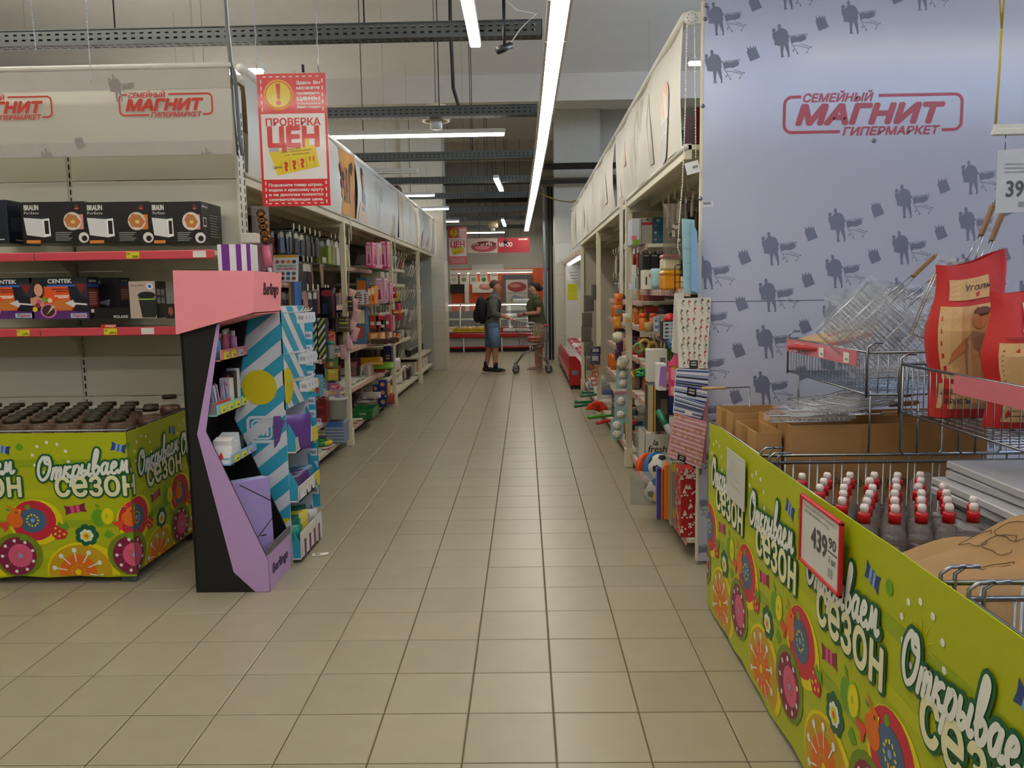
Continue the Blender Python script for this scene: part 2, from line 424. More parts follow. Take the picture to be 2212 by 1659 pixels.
# tile-clad columns either side of the aisle end
WT = M('#c9c6b6', .3, nz=.05, scale=2)
def column(name, x0, x1, y0, y1, zt, label, tw):
    mb = MB(); mb.box(x0, x1, y0, y1, 0, 5, M('#bfbaa8', .7)); c = mb.build(name, label=label, kind='structure')
    nx = max(1, round((x1 - x0) / tw)); w = (x1 - x0) / nx; h = .297; first = True
    m2 = MB(); m2.box(-w / 2 + .002, w / 2 - .002, -.008, .002, -h / 2, h / 2, WT, .003); t = m2.build('wall_tile', c)
    for i in range(nx):
        for j in range(int(zt / .3)):
            o = t if first else t.copy()
            if not first: COL.objects.link(o)
            first = False; o.location = (x0 + w * (i + .5), y0, .15 + j * .3)
    ny = 2; wy = (y1 - y0) / ny; m3 = MB(); sg = 1 if x1 < 0 else -1; xs = x1 if x1 < 0 else x0
    m3.box(-.002, .008, -wy / 2 + .002, wy / 2 - .002, -h / 2, h / 2, WT, .003); t = m3.build('wall_tile', c); first = True
    for i in range(ny):
        for j in range(int(zt / .3)):
            o = t if first else t.copy()
            if not first: COL.objects.link(o)
            first = False; o.location = (xs if sg > 0 else xs - .006, y0 + wy * (i + .5), .15 + j * .3)
    return c
column('column', -2.3, -1.53, 15.32, 15.95, 2.1, 'pale tiled column ending the stationery shelving run', .26)
column('column', .60, 1.5, 15.92, 16.6, 2.5, 'tiled column beside the chiller and dark doorway', .3)
mb = MB(); mb.box(-9, -2.3, 15.4, 15.6, 0, 5, M('#c3beae', .8)); mb.build('wall_partition', label='pale partition behind the stationery shelving', kind='structure')
mb = MB(); mb.box(1.5, 8, 16.2, 16.4, 0, 5, M('#b5ad9c', .8)); mb.build('wall_partition', label='pale partition behind the household shelving', kind='structure')
# dark doorway behind the woman
d = empty('door_1', (.5, 17.3, 0), 'dark strip-curtain doorway with a pale pipe tinted like daylight', kind='structure')
mb = MB()
for k, (x, w_) in enumerate(((.50, .06), (.575, .05), (.64, .07), (.73, .2))): mb.box(x, x + w_, 17.3 + .02 * (k % 2), 17.36 + .02 * (k % 2), 0, 3.75, M('#151416', .35), .006)
mb.build('curtain_strip', d)
mb = MB(); mb.tube([(.44, 17.25, 0), (.44, 17.25, 3.6), (.36, 17.25, 3.72), (.1, 17.25, 3.74)], .035, M('#aebbd0', .3), 8); mb.build('tinted_pipe', d)  # bluish colour stands in for daylight falling on a white pipe
mb = MB(); mb.box(.40, .50, 17.28, 17.30, .05, 1.9, M('#dfe6f2', .3), .004); mb.build('door_leaf', d)

# ================================================================== CEILING FITTINGS
ZC = 3.05
TRAY = M('#4f5453', .5, .4, nz=.1, scale=6)
def perf_strip(mb, x0, x1, a0, a1, plane, pitch, rows, hw, hh):
    """sheet in x, and a (=z at fixed y, or =y at fixed z) with rectangular holes"""
    n = int((x1 - x0) / pitch); ys = [a0]
    for r in rows: ys += [r - hh / 2, r + hh / 2]
    ys.append(a1)
    P = (lambda x, a: (x, plane[1], a)) if plane[0] == 'y' else (lambda x, a: (x, a, plane[1]))
    vs, fs = [], []
    for k in range(0, len(ys), 2):
        b = len(vs); vs += [P(x0, ys[k]), P(x1, ys[k]), P(x1, ys[k + 1]), P(x0, ys[k + 1])]; fs.append((b, b + 1, b + 2, b + 3))
    for k in range(1, len(ys) - 1, 2):
        for i in range(n + 1):
            xa = x0 + i * pitch - (pitch - hw) / 2 if i else x0
            xb = min(x1, x0 + i * pitch + (pitch - hw) / 2) if i < n else x1
            b = len(vs); vs += [P(xa, ys[k]), P(xb, ys[k]), P(xb, ys[k + 1]), P(xa, ys[k + 1])]; fs.append((b, b + 1, b + 2, b + 3))
    mb.add(vs, fs, TRAY)
trayY = [5.14, 7.37, 9.70, 11.75, 13.62, 15.95, 17.9, 20.2]
for k, y in enumerate(trayY):
    x0, x1 = (-7.0, .13) if k < 2 else (-5, .12)
    t = empty('cable_tray', (x1, y, ZC), f'grey perforated cable tray, {["first","second","third","fourth","fifth","sixth","seventh","eighth"][k]} along the lit aisle from the open floor', 'cable tray', 'cable trays under the ceiling')
    mb = MB(); pt = .053 if k < 5 else .106
    perf_strip(mb, x0, x1, ZC, ZC + .09, ('y', y), pt, (ZC + .03, ZC + .062), .024, .012)
    perf_strip(mb, x0, x1, ZC, ZC + .09, ('y', y + .1), pt, (ZC + .03, ZC + .062), .024, .012)
    perf_strip(mb, x0, x1, y, y + .1, ('z', ZC), pt, (y + .03, y + .07), .034, .012)
    mb.box(x0, x1, y - .008, y, ZC + .086, ZC + .092, TRAY); mb.box(x1 - .004, x1, y, y + .1, ZC, ZC + .09, TRAY)
    mb.build('tray_channel', t)
    mb = MB(); mb.box(x0 + .05, x1 - .05, y + .012, y + .088, ZC + .006, ZC + .07, M('#24221f', .8)); mb.build('dark_liner', t)  # dark slab added inside so the holes look shaded
    for xr in ((-2.55, -.98) if k == 0 else (-.75,) if k % 2 else (-1.9, -.6)):
        mb = MB(); mb.cyl((xr, y + .05, ZC), (xr, y + .05, 5.0), .005, M('#3c3a36', .5, .6), 5); mb.build('hanger_rod', t)
# continuous light line over the aisle
LEDM = M('#fff7ea', .5, nz=0, emit=LED_STRENGTH); HOUS = M('#c9c9c6', .4); LEDW = M('#fff2d8', .5, nz=0, emit=LED_STRENGTH * .8)
pts = [PZ(1211 + 20, -165, 3.0), PZ(1211, 0, 3.0), PZ(1200, 90, 3.0), PZ(1182, 232, 3.0), PZ(1170, 317, 3.0), PZ(1155, 407, 3.0), PZ(1145, 460, 3.0), PZ(1137, 500, 3.0)]
pts[0] = pts[1] + (pts[1] - pts[2]).normalized() * 3.2
ll = empty('light_line', pts[0], 'long continuous white light line hanging along the aisle', 'light')
for a, b in zip(pts, pts[1:]):
    d = (b - a).normalized(); r = Vector((d.y, -d.x, 0))
    mb = MB(Matrix(((d.x, r.x, 0, a.x), (d.y, r.y, 0, a.y), (d.z, r.z, 1, a.z), (0, 0, 0, 1)))); L = (b - a).length
    mb.box(.004, L - .004, -.066, -.05, .0, .07, HOUS); mb.box(.004, L - .004, .05, .066, .0, .07, HOUS); mb.box(.004, L - .004, -.06, .06, .05, .08, HOUS)
    hs = mb.build('housing', ll)
    mb = MB(mb.X); mb.box(.01, L - .01, -.05, .05, .012, .03, LEDM); mb.build('diffuser', ll)
def batten(name, a, b, lit, label, w=.07, h=.062, group=None, top=5.0, up=False):
    a, b = Vector(a), Vector(b); d = (b - a).normalized(); r = Vector((d.y, -d.x, 0)); L = (b - a).length
    X = Matrix(((d.x, r.x, 0, a.x), (d.y, r.y, 0, a.y), (d.z, r.z, 1, a.z), (0, 0, 0, 1)))
    e = empty(name, a, label, 'light', group)
    mb = MB(X); mb.box(0, L, -w / 2, w / 2, .02, h, HOUS, .004); mb.build('housing', e)
    mb = MB(X); mb.box(.01, L - .01, -w / 2 + .004, w / 2 - .004, 0, .022, LEDM if lit else WHITE, .004); mb.build('diffuser', e)
    if up: mb = MB(X); mb.box(.01, L - .01, -w / 2 + .004, w / 2 - .004, h, h + .01, LEDM); mb.build('uplight', e)  # glowing top strip added out of view to brighten the ceiling
    for t in (.12, .88):
        mb = MB(X); mb.cyl((L * t, 0, h), (L * t, 0, top - a.z), .0015, M('#8a867c', .5, .5), 4); mb.build('hanger_wire', e)
    return e
for k, (y, xe, lit, lb) in enumerate(((5.62, -1.76, 1, 'lit white batten light crossing behind the price-check poster'), (7.96, -.17, 1, 'lit batten light reaching out over the aisle between trays'), (10.3, -1.33, 0, 'unlit white batten light over the stationery shelves'),
        (12.75, -1.39, 1, 'lit batten light ending above the third shelf banner'), (14.8, -1.36, 1, 'lit batten light above the far shelf banners'), (17.4, -1.39, 1, 'lit batten light beyond the tiled column'))):
    batten('batten_light', (xe - 3.4, y, 2.985), (xe, y, 2.985), lit, lb)
batten('batten_light', (-.275, 2.2, 2.985), (-.285, 5.16, 2.985), 1, 'lit batten light parallel to the light line, crossing the first tray', top=3.05)
batten('batten_light', (-.37, 11.0, 2.985), (-.33, 12.3, 2.985), 1, 'short lit batten light above the middle of the aisle', top=3.05)
batten('batten_light', (-.45, 17.2, 2.985), (-.44, 18.8, 2.985), 1, 'short lit batten light before the meat sign', top=3.05)
batten('batten_light', (-1.5, 19.9, 2.92), (-.47, 19.9, 2.92), 1, 'lit batten light above the meat display counter')
for k, (x, y) in enumerate(((-3.0, 4.72), (-4.8, .9), (-2.0, .9), (.8, .7), (-4.8, -1.3), (-1.9, -1.3), (1.1, -1.3), (-4.6, 2.7), (-2.2, 2.6), (3.4, 1.6), (4.4, 3.0), (2.6, 7.0), (2.6, 11.0), (-4.5, 9.0), (-4.5, 13))):
    batten('batten_light', (x - 1.2, y, 3.35), (x + 1.2, y, 3.35), 1, 'added unseen batten light over the neighbouring shop floor', group='added battens over the neighbouring floor', up=x < .5)  # out-of-view battens added to brighten the gondola, header and ceiling
# cables, pipes, camera, pendant
mb = MB(); P = []
for k in range(24):
    x = -6 + k * .34; P.append((x, 9.3 + random.uniform(-.04, .04), 4.9 + random.uniform(-.03, .03) - (.06 if k % 5 == 2 else 0)))
mb.tube(P, .022, M('#2c2a28', .7), 6); mb.tube([(p[0], p[1] + .05, p[2] + .03) for p in P], .015, M('#4a463f', .7), 5)
mb.build('cable_bundle', label='dark cable bundle running across under the ceiling', cat='cable')
mb = MB(); P = [PY(972, 0, 8.9), PY(973, 60, 8.9), PY(976, 120, 8.9), PY(979, 190, 9.2), PY(993, 238, 9.6)]
mb.tube(P, .02, M('#3a3632', .7), 6); mb.build('hanging_cable', label='dark loose cable hanging down between the first two trays', cat='cable')
mb = MB(); P = [PY(484, -20, 4.75), PY(490, 60, 4.75), PY(498, 135, 4.72), PY(508, 170, 4.68), PY(518, 300, 4.62), PY(524, 335, 4.6)]
mb.tube(P, .011, M('#6a6d6e', .5), 7); mb.tube([p + Vector((.012, 0, 0)) for p in P[:4]], .005, M('#d0d0cc', .5), 4)
mb.build('conduit', label='grey flexible conduit dropping to the corner of the fabric header', cat='conduit')
for k, (y, z, x0, x1, r) in enumerate(((15.0, 3.75, .3, 7, .06), (16.0, 3.62, .3, 7, .1), (15.6, 3.55, -4, 7, .035), (18.5, 3.55, -2.2, .3, .05))):
    mb = MB(); mb.tube([(x0, y, z), (x1, y, z)], r, M('#2a2724' if k != 1 else '#6a6258', .6), 10)
    mb.build('ceiling_pipe', label=['thin black pipe crossing high before the column', 'thick brown pipe crossing high before the column', 'narrow pipe running the width of the store', 'dark pipe above the meat sign'][k], cat='pipe')
for k, (u, v, y) in enumerate(((942, 262, 7.6), (1064, 492, 18.6))):
    c = PY(u, v, y); s = 1.0
    e = empty('pendant_lamp', c, ['beige bell pendant lamp hanging behind the second tray', 'beige bell pendant lamp hanging near the meat sign'][k], 'lamp')
    mb = MB(); mb.lathe([(.02, .16), (.1, .14), (.125, .10), (.13, .0), (.11, 0), (.1, .08)], M('#cbbf9c', .5), c, 16); mb.build('lamp_shade', e)
    mb = MB(); mb.lathe([(.055, .02), (.055, -.07), (.0, -.075)], M('#d8dcdc', .4), c, 12); mb.build('lamp_glass', e)
    mb = MB(); mb.cyl(c + Vector((0, 0, .15)), (c.x, c.y, 5), .003, BLACK, 4); mb.build('cord', e)
c = PY(1086, 100, 4.9); e = empty('security_camera', c, 'black security camera hanging under the first cable tray', 'camera')
mb = MB(); mb.cyl(c + Vector((-.03, -.02, -.03)), c + Vector((.05, .04, .015)), .022, BLACK, 10); mb.build('camera_body', e)
mb = MB(); mb.cyl(c + Vector((.01, 0, 0)), c + Vector((.01, 0, .28)), .01, BLACK, 6); mb.box(c.x - .1, c.x + .12, c.y - .01, c.y + .01, c.z + .27, c.z + .285, STEEL); mb.box(c.x - .03, c.x + .04, c.y - .02, c.y + .02, c.z + .28, c.z + .6, M('#9a9c9c', .5)); mb.build('bracket', e)
mb = MB(); mb.tube([c + Vector((.02, 0, .26)), c + Vector((.09, 0, .2)), c + Vector((.2, 0, .18)), c + Vector((.11, 0, .1)), c + Vector((.05, 0, .02))], .004, M('#c8c8c8', .4), 5); mb.build('cable', e)
mb = MB(); P = [PY(1160, 415, 14.2), PY(1180, 424, 14.1), PY(1205, 433, 14.0), PY(1232, 437, 13.8), PY(1262, 428, 13.5)]
mb.tube(P, .012, M('#a08a35', .6), 5); mb.build('warning_cord', label='sagging yellow and black warning cord near the doorway', cat='cord')
# ================================================================== SHARED PRINTS
LOGOR = M('#a31420', .3); SILG = M('#6f748a', .4)
def logo(mb, x0, x1, y0, y1, mat, lay=1):
    """framed three-line store logo inside x0..x1, y0..y1"""
    W, Hh = x1 - x0, y1 - y0; st = Hh * .065; r = Hh * .2; a, b = y0 + Hh * .07, y1 - Hh * .1
    for cx, cy, q0 in ((x1 - r, b - r, 0), (x0 + r, b - r, 90), (x0 + r, a + r, 180), (x1 - r, a + r, 270)):
        for k in range(6):
            t0, t1 = math.radians(q0 + 15 * k), math.radians(q0 + 15 * (k + 1))
            mb.poly([(cx + r * math.cos(t0), cy + r * math.sin(t0)), (cx + r * math.cos(t1), cy + r * math.sin(t1)), (cx + (r - st) * math.cos(t1), cy + (r - st) * math.sin(t1)), (cx + (r - st) * math.cos(t0), cy + (r - st) * math.sin(t0))], mat, lay)
    mb.rect(x0, x0 + st, a + r, b - r, mat, lay); mb.rect(x1 - st, x1, a + r, b - r, mat, lay)
    mb.rect(x0 + r, x0 + W * .10, b - st, b, mat, lay); mb.rect(x0 + W * .53, x1 - r, b - st, b, mat, lay)
    mb.rect(x0 + r, x0 + W * .32, a, a + st, mat, lay); mb.rect(x0 + W * .885, x1 - r, a, a + st, mat, lay)
    mb.text('СЕМЕЙНЫЙ', x0 + W * .105, y1 - Hh * .245, Hh * .175, mat, lay, .04, .25, W * .385)
    mb.text('МАГНИТ', x0 + W * .07, y0 + Hh * .28, Hh * .40, mat, lay, .07, .3, W * .80)
    mb.text('ГИПЕРМАРКЕТ', x0 + W * .335, y0 + Hh * .02, Hh * .175, mat, lay, .04, .25, W * .53)
COUPLE = [(.03, .77), (.015, .70), (.03, .60), (.07, .50), (.08, .38), (.22, .36), (.24, .2), (.25, .06), (.24, .01), (.34, .03), (.30, .07), (.30, .2), (.32, .38), (.38, .22), (.42, .1), (.42, .01), (.46, .02), (.46, .12), (.44, .3), (.42, .42), (.44, .5), (.42, .58), (.46, .62), (.42, .68), (.40, .76), (.35, .84), (.27, .875), (.19, .87), (.15, .84), (.125, .79), (.10, .76)]
def couple(mb, x, y, w, h, mat, lay=1):
    mb.poly([(x + a * w, y + b * h) for a, b in COUPLE], mat, lay); mb.disc(x + .055 * w, y + .82 * h, .045 * w, mat, lay, .06 * h, 12); mb.disc(x + .185 * w, y + .94 * h, .042 * w, mat, lay, .062 * h, 12); mb.rect(x + .165 * w, x + .225 * w, y + .85 * h, y + .92 * h, mat, lay)
    mb.poly([(x + a * w, y + b * h) for a, b in ((.46, .60), (.55, .64), (.62, .62), (.82, .68), (.86, .60), (.83, .52), (.74, .46), (.6, .46), (.5, .42))], mat, lay)
    for a, b, c, d in ((.44, .64, .88, .70), (.88, .70, .84, .5), (.5, .42, .6, .24), (.6, .24, .66, .14), (.55, .36, .72, .34), (.72, .34, .95, .26), (.74, .40, .98, .30), (.95, .26, .9, .18), (.55, .22, .60, .26)): mb.line(x + a * w, y + b * h, x + c * w, y + d * h, .014 * w, mat, lay)
    for a, b in ((.99, .30), (.89, .15), (.55, .2), (.66, .12)): mb.disc(x + a * w, y + b * h, .02 * w, mat, lay, n=8)
def grocery_bag(mb, x, y, w, h, mat, lay=1):
    mb.poly([(x + a * w, y + b * h) for a, b in ((.3, 0), (1, .25), (.72, .78), (.68, .98), (.58, .8), (.5, 1.0), (.42, .8), (.25, 1.0), (.26, .78), (0, .92), (.1, .72), (.02, .62))], mat, lay)
# ---- "season" cardboard wrap art: unit .60 m wide, origin bottom-left; px of the measured unit -> metres
LIME = M('#a8b206', .45, nz=.05, scale=3); LIME2 = M('#8fa410', .45, nz=.05)
K_ = {k: M(v, .45, nz=.03) for k, v in dict(dgreen='#0f5a34', cream='#e6e2b4', white='#e2e6de', yellow='#e0cf00', red='#c21f38', blue='#405f80', lblue='#7fa3d6', orange='#dd6a12', gold='#c19a10', magenta='#7f1440', pink='#d4557c', olive='#6d8410', green='#5f9a16', lgreen='#8fb81c', brown='#7d1a2a', dkblue='#28407e', coral='#d8432c', mid='#a51c50').items()}
def season_unit(mb, ox, oz=0.0):
    def X(p): return ox + (p - 270) / 1565
    def Z(p): return oz + (1540 - p) / 1565
    s = 1 / 1565
    D = lambda cx, cy, r, c, lay, ry=None, n=20, rot=0: mb.disc(X(cx), Z(cy), r * s, K_[c], lay, None if ry is None else ry * s, n, rot)
    Pg = lambda pts, c, lay: mb.poly([(X(a), Z(b)) for a, b in pts], K_[c], lay)
    for i in range(4): mb.rect(ox - .04, ox + .56, oz + .12 + i * .16, oz + .16 + i * .16, LIME2 if i % 2 else M('#b2ba08', .45), 1)
    D(157, 437, 29, 'green', 2, n=14); D(403, 537, 17, 'yellow', 2, n=12)
    for a, b in ((380, 400), (463, 416), (300, 433), (257, 502), (527, 474), (543, 558), (270, 584), (330, 645)): D(a, b, 14, 'white', 2, n=8); mb.line(X(403 + (a - 403) * .3), Z(537 + (b - 537) * .3), X(403 + (a - 403) * .6), Z(537 + (b - 537) * .6), .002, K_['yellow'], 2)
    def candy(cx, cy, L, c1, c2, c3, rot):
        c, q = math.cos(rot), math.sin(rot); R_ = lambda a, b: (cx + c * a - q * b, cy + q * a + c * b)
        Pg([R_(-L * .28, -22), R_(-L, -40), R_(-L * .9, 0), R_(-L, 38), R_(-L * .28, 22)], c2, 2); Pg([R_(L * .28, -22), R_(L, -40), R_(L * .9, 0), R_(L, 38), R_(L * .28, 22)], c2, 2)
        Pg([R_(-L * .42, -30), R_(L * .42, -30), R_(L * .42, 30), R_(-L * .42, 30)], c1, 3); Pg([R_(-L * .1, -30), R_(L * .1, -30), R_(L * .1, 30), R_(-L * .1, 30)], c3, 4)
    candy(957, 450, 62, 'lblue', 'dkblue', 'blue', .25); candy(568, 948, 88, 'pink', 'magenta', 'mid', -.15)
    # red fruit
    D(240, 1055, 222, 'yellow', 2, 190); D(222, 1040, 185, 'red', 3, 168); D(215, 1038, 114, 'blue', 4, 102); D(182, 928, 23, 'green', 4, n=10); D(215, 1038, 17, 'lblue', 5, n=10)
    for k in range(11):
        a = 2 * math.pi * k / 11; D(215 + 46 * math.cos(a), 1038 + 46 * math.sin(a), 11, 'yellow', 5, 7, 8, a)
    Pg([(370, 1090), (430, 1075), (495, 1140), (470, 1190), (400, 1200), (365, 1165)], 'red', 5); Pg([(410, 1080), (430, 1045), (455, 1075), (490, 1050), (505, 1110), (460, 1115)], 'green', 6)
    for a, b in ((398, 1105), (430, 1130), (392, 1152), (464, 1155), (424, 1170)): D(a, b, 11, 'yellow', 6, n=6)
    # plum
    for dx in (0,):
        D(1010, 1325, 205, 'olive', 4, 185); D(1005, 1335, 158, 'magenta', 5, 160); D(1030, 1330, 100, 'pink', 6, 98); D(1030, 1332, 18, 'lblue', 8, n=10)
        for k in range(9):
            a = 2 * math.pi * (k + .5) / 9; mb.line(X(1018 + 95 * math.cos(a)), Z(1330 + 95 * math.sin(a)), X(1012 + 128 * math.cos(a)), Z(1333 + 128 * math.sin(a)), .003, K_['pink'], 6); D(1012 + 130 * math.cos(a), 1333 + 130 * math.sin(a), 14, 'white', 7, n=8)
        for k in range(10):
            a = 2 * math.pi * k / 10; D(1030 + 42 * math.cos(a), 1332 + 42 * math.sin(a), 8, 'olive', 7, 5, 6, a)
    Pg([(90, 1195), (125, 1150), (170, 1185), (140, 1210)], 'green', 6); Pg([(785, 1170), (820, 1120), (875, 1165), (830, 1195)], 'green', 3)
    # apple
    D(755, 1022, 58, 'green', 2, 72, 16, .2); D(828, 1008, 58, 'lgreen', 3, 78, 16, -.1); D(830, 1008, 48, 'yellow', 4, 68, 16, -.1); D(822, 1008, 9, 'lgreen', 5, 20, 8); Pg([(728, 900), (765, 920), (772, 948), (740, 935)], 'green', 3)
    # bird
    D(1008, 1035, 70, 'orange', 5, 60, 18, -.5); D(1022, 975, 42, 'orange', 5, n=14); Pg([(1050, 950), (1068, 945), (1058, 975)], 'yellow', 6); D(1026, 970, 9, 'brown', 7, n=8)
    Pg([(965, 1050), (900, 1050), (858, 1060), (880, 1085), (910, 1095), (915, 1130), (940, 1120), (945, 1085)], 'coral', 6); Pg([(975, 940), (940, 905), (1000, 930)], 'orange', 5); Pg([(980, 950), (935, 940), (960, 958)], 'blue', 6)
    # flower
    for k in range(7):
        a = 2 * math.pi * k / 7; D(648 + 62 * math.cos(a), 1165 + 56 * math.sin(a), 38, 'dgreen', 3, n=12); D(645 + 36 * math.cos(a), 1168 + 32 * math.sin(a), 22, 'white', 4, n=8)
    D(648, 1165, 60, 'dgreen', 3, n=14); D(643, 1172, 34, 'yellow', 5, n=12); D(643, 1172, 16, 'orange', 6, n=8)
    # orange slice
    D(600, 1460, 300, 'yellow', 2, 238, 28); D(575, 1470, 260, 'gold', 3, 225, 28); D(555, 1475, 152, 'orange', 4, 150, 24)
    for k in range(10):
        a = 2 * math.pi * k / 10 + .2; ca, sa = math.cos(a), math.sin(a)
        mb.line(X(556 + 92 * ca), Z(1472 + 88 * sa), X(556 + 190 * ca), Z(1472 + 178 * sa), .006, K_['white'], 5); D(556 + 196 * ca, 1472 + 184 * sa, 20, 'white', 6, n=10); D(556 + 58 * ca, 1472 + 56 * sa, 16, 'gold', 5, 10, 8, a)
    D(556, 1472, 26, 'yellow', 6, n=12)
    # lettering with dark green outline
    for col, w, lay in (('dgreen', .036, 9.2), ('white', .0155, 12.4)): script_word(mb, X(290), Z(708), .0575, w, K_[col], lay)
    for col, b, lay in (('dgreen', .07, 8), ('cream', .02, 11.2)): mb.text('сезон', X(425) - b * .14, Z(838), .135, K_[col], lay, b, .0, .42 + b * .34)
# brush lettering for the word on the season print: strokes per letter, x-height 1
SCRIPT = [([[(.95, 1.75), (.55, 2.05), (.1, 1.5), (.05, .6), (.45, .0), (1.0, .35), (1.25, 1.2), (1.05, 1.95), (.7, 1.9), (.75, 1.5), (1.2, 1.35)]], 1.45),
    ([[(.0, .0), (.2, .95)], [(.1, .5), (.45, 1.0), (.55, .75), (.42, .0)], [(.5, .5), (.85, 1.0), (.95, .7), (.85, .15), (1.05, .1)]], 1.2), ([[(.0, .0), (.22, 1.0)], [(.75, .95), (.5, .9), (.15, .5), (.45, .35), (.6, .05), (.85, .15)]], .95),
    ([[(-.15, -.75), (.2, .95)], [(.1, .45), (.45, 1.0), (.75, .7), (.6, .15), (.3, .0), (.1, .2)]], .95), ([[(.1, 1.0), (.02, .3), (.25, .0), (.5, .25), (.4, .5), (.12, .4)], [(.85, 1.0), (.72, .25), (.88, .0), (1.05, .15)]], 1.2),
    ([[(.0, .5), (.35, 1.3), (.5, 2.05), (.3, 2.25), (.12, 1.6), (.05, .6), (.2, .05), (.5, .1), (.65, .5), (.45, .8), (.2, .6)]], .85), ([[(.7, .85), (.4, 1.0), (.08, .6), (.2, .05), (.5, .2), (.72, .95)], [(.72, .95), (.62, .25), (.78, .0), (.95, .15)]], 1.05),
    ([[(.05, .45), (.45, .6), (.55, .9), (.3, 1.0), (.08, .6), (.15, .1), (.45, .0), (.75, .25)]], .85), ([[(.0, .0), (.25, .3), (.35, 1.0)], [(.35, 1.0), (.45, .2), (.8, 1.0)], [(.8, 1.0), (.82, .2), (.98, .0), (1.2, .2)]], 1.2)]
def script_word(mb, x, y, xh, w, mat, lay):
    cx = 0.0; k_ = 0
    for strokes, adv in SCRIPT:
        for st_ in strokes:
            P = []
            for a, b in st_: px, py = (cx + a + .12 * b) * xh * .86, b * xh; P.append((x + px - .1 * py * 0, y + py + px * .085))
            mb.stroke(P, w, mat, lay + .7 * k_); k_ = 1 - k_
        cx += adv
# ================================================================== END GONDOLA FACING THE OPEN FLOOR
YG, YF = 4.95, 4.55                        # back panel plane, shelf front
PANELM = M('#cfcdbb', .45, nz=.03, scale=4)
g = empty('gondola_shelf', (-2.8, YG, 0), 'cream metal gondola with red price rails holding appliance boxes', 'shelf')
xb = [-4.9, -3.84, -2.78, -1.73]; zs = [.02, .30, .58, .86, 1.113, 1.641, 2.187, 2.45, 2.72]
for i in range(3):
    for a, b in zip(zs, zs[1:]):
        mb = MB(); mb.box(xb[i] + .016, xb[i + 1] - .016, YG, YG + .02, a + .002, b - .002, PANELM, .003); mb.build('panel', g)
for x in xb[1:]:
    mb = MB(); mb.box(x - .014, x + .014, YG + .006, YG + .05, 0, 2.74, PANELM)
    for k in range(52): mb.box(x - .004, x + .004, YG + .003, YG + .0065, .06 + k * .05, .092 + k * .05, BLACK)
    mb.build('upright', g)
mb = MB(); mb.box(-1.73, -1.715, YG - .06, YG + .06, 0, 2.72, WHITE)
for k in range(50):
    for dy in (-.045, .03): mb.box(-1.7152, -1.7135, YG + dy, YG + dy + .012, .1 + k * .05, .132 + k * .05, BLACK)
mb.build('end_upright', g)
RAIL = M('#cc4853', .35); TAGY = M('#d8d020', .5); TAGW = M('#dcdcd4', .5)
def tags(par, spots, y, z, h=.036, face=FY):
    for x, c, t1, t2 in spots:
        mb = MB(face(x, y, z)); mb.rect(0, .075, 0, h, TAGY if c == 'y' else TAGW, 1)
        if t1: mb.text(t1, .004, h * .55, h * .33, BLACK, 2, .02); mb.text(t2, .032, h * .12, h * .36, BLACK, 2, .02)
        mb.build('price_tag', par)
for z, sp in ((1.735, [(-2.255, 'y', '28', '2068,1'), (-1.875, 'w', '', '')]), (1.305, [(-2.92, 'y', '17', '1199,1'), (-2.415, 'y', '41', '699,0'), (-2.2, 'w', '', '949,0')])):
    mb = MB(); mb.box(-4.88, -1.75, YF, YG, z - .03, z, M('#c8c3ab', .45), .004); sh = mb.build('shelf', g)
    for a, b in ((-4.88, -2.79), (-2.785, -1.755)):
        mb = MB(); mb.box(a, b, YF - .012, YF, z - .045, z + .004, RAIL, .004); mb.build('price_rail', sh)
    tags(sh, sp, YF - .0125, z - .038)
    for x in xb[1:]:
        mb = MB(FXp(x, YF, z - .03)); mb.prism([(.06, 0), (.4, 0), (.4, -.16), (.36, -.16), (.33, -.07), (.22, -.02)], .004, CREAM); mb.build('bracket', sh)
mb = MB(FY(0, YF - .0125, 0)); mb.rect(-2.43, -2.345, 1.307, 1.325, M('#d42a20', .4), 2); mb.text('СКИДКА', -2.405, 1.311, .011, M('#f0e8d0', .5), 3, .03); mb.build('discount_flag', g)
# fabric header
ban = empty('fabric_header', (-3, YF + .02, 2.27), 'white fabric header with two red framed logos above the appliance gondola', 'banner')
yb = YF + .03; clothm = M('#cfccc2', .8, nz=.06, scale=3.1, bump=.15)
nt_ = clothm.node_tree; tl_ = nt_.nodes.new('ShaderNodeBsdfTranslucent'); tl_.inputs[0].default_value = (.8, .78, .68, 1); ms_ = nt_.nodes.new('ShaderNodeMixShader'); ms_.inputs[0].default_value = .5
nt_.links.new(nt_.nodes['Principled BSDF'].outputs[0], ms_.inputs[1]); nt_.links.new(tl_.outputs[0], ms_.inputs[2]); nt_.links.new(ms_.outputs[0], nt_.nodes['Material Output'].inputs[0])
mb = MB()
def fb(a, b): return (-4.9 + a * 3.275, yb + .006 * math.sin(a * 31) * math.sin(b * 3.1), 2.268 + b * .47)
mb.grid(fb, 60, 10, clothm); mb.build('cloth', ban)
mb = MB(FY(0, yb - .008, 0)); mb.w = .0008
mb.rect(-4.9, -1.63, 2.27, 2.345, M('#adaaa4', .8), 1); mb.rect(-4.9, -1.63, 2.63, 2.735, M('#b9b6b0', .8), 1)
LR2 = M('#c23a2c', .6)
for x0 in (-2.255, -3.16, -4.07): logo(mb, x0, x0 + .53, 2.475, 2.62, LR2, 2)
mb.clip = (-4.9, -1.63, 2.272, 2.735)
S2 = M('#918d88', .8)
for u, v in ((236, 150), (92, 308), (437, 308), (-60, 150)):
    p = PY(u, v + 52, yb); couple(mb, p.x, p.z - .05, .17, .15, S2, 3)
for u, v in ((164, 300), (508, 300)): p = PY(u, v + 25, yb); grocery_bag(mb, p.x, p.z, .065, .075, S2, 3)
mb.build('print', ban)
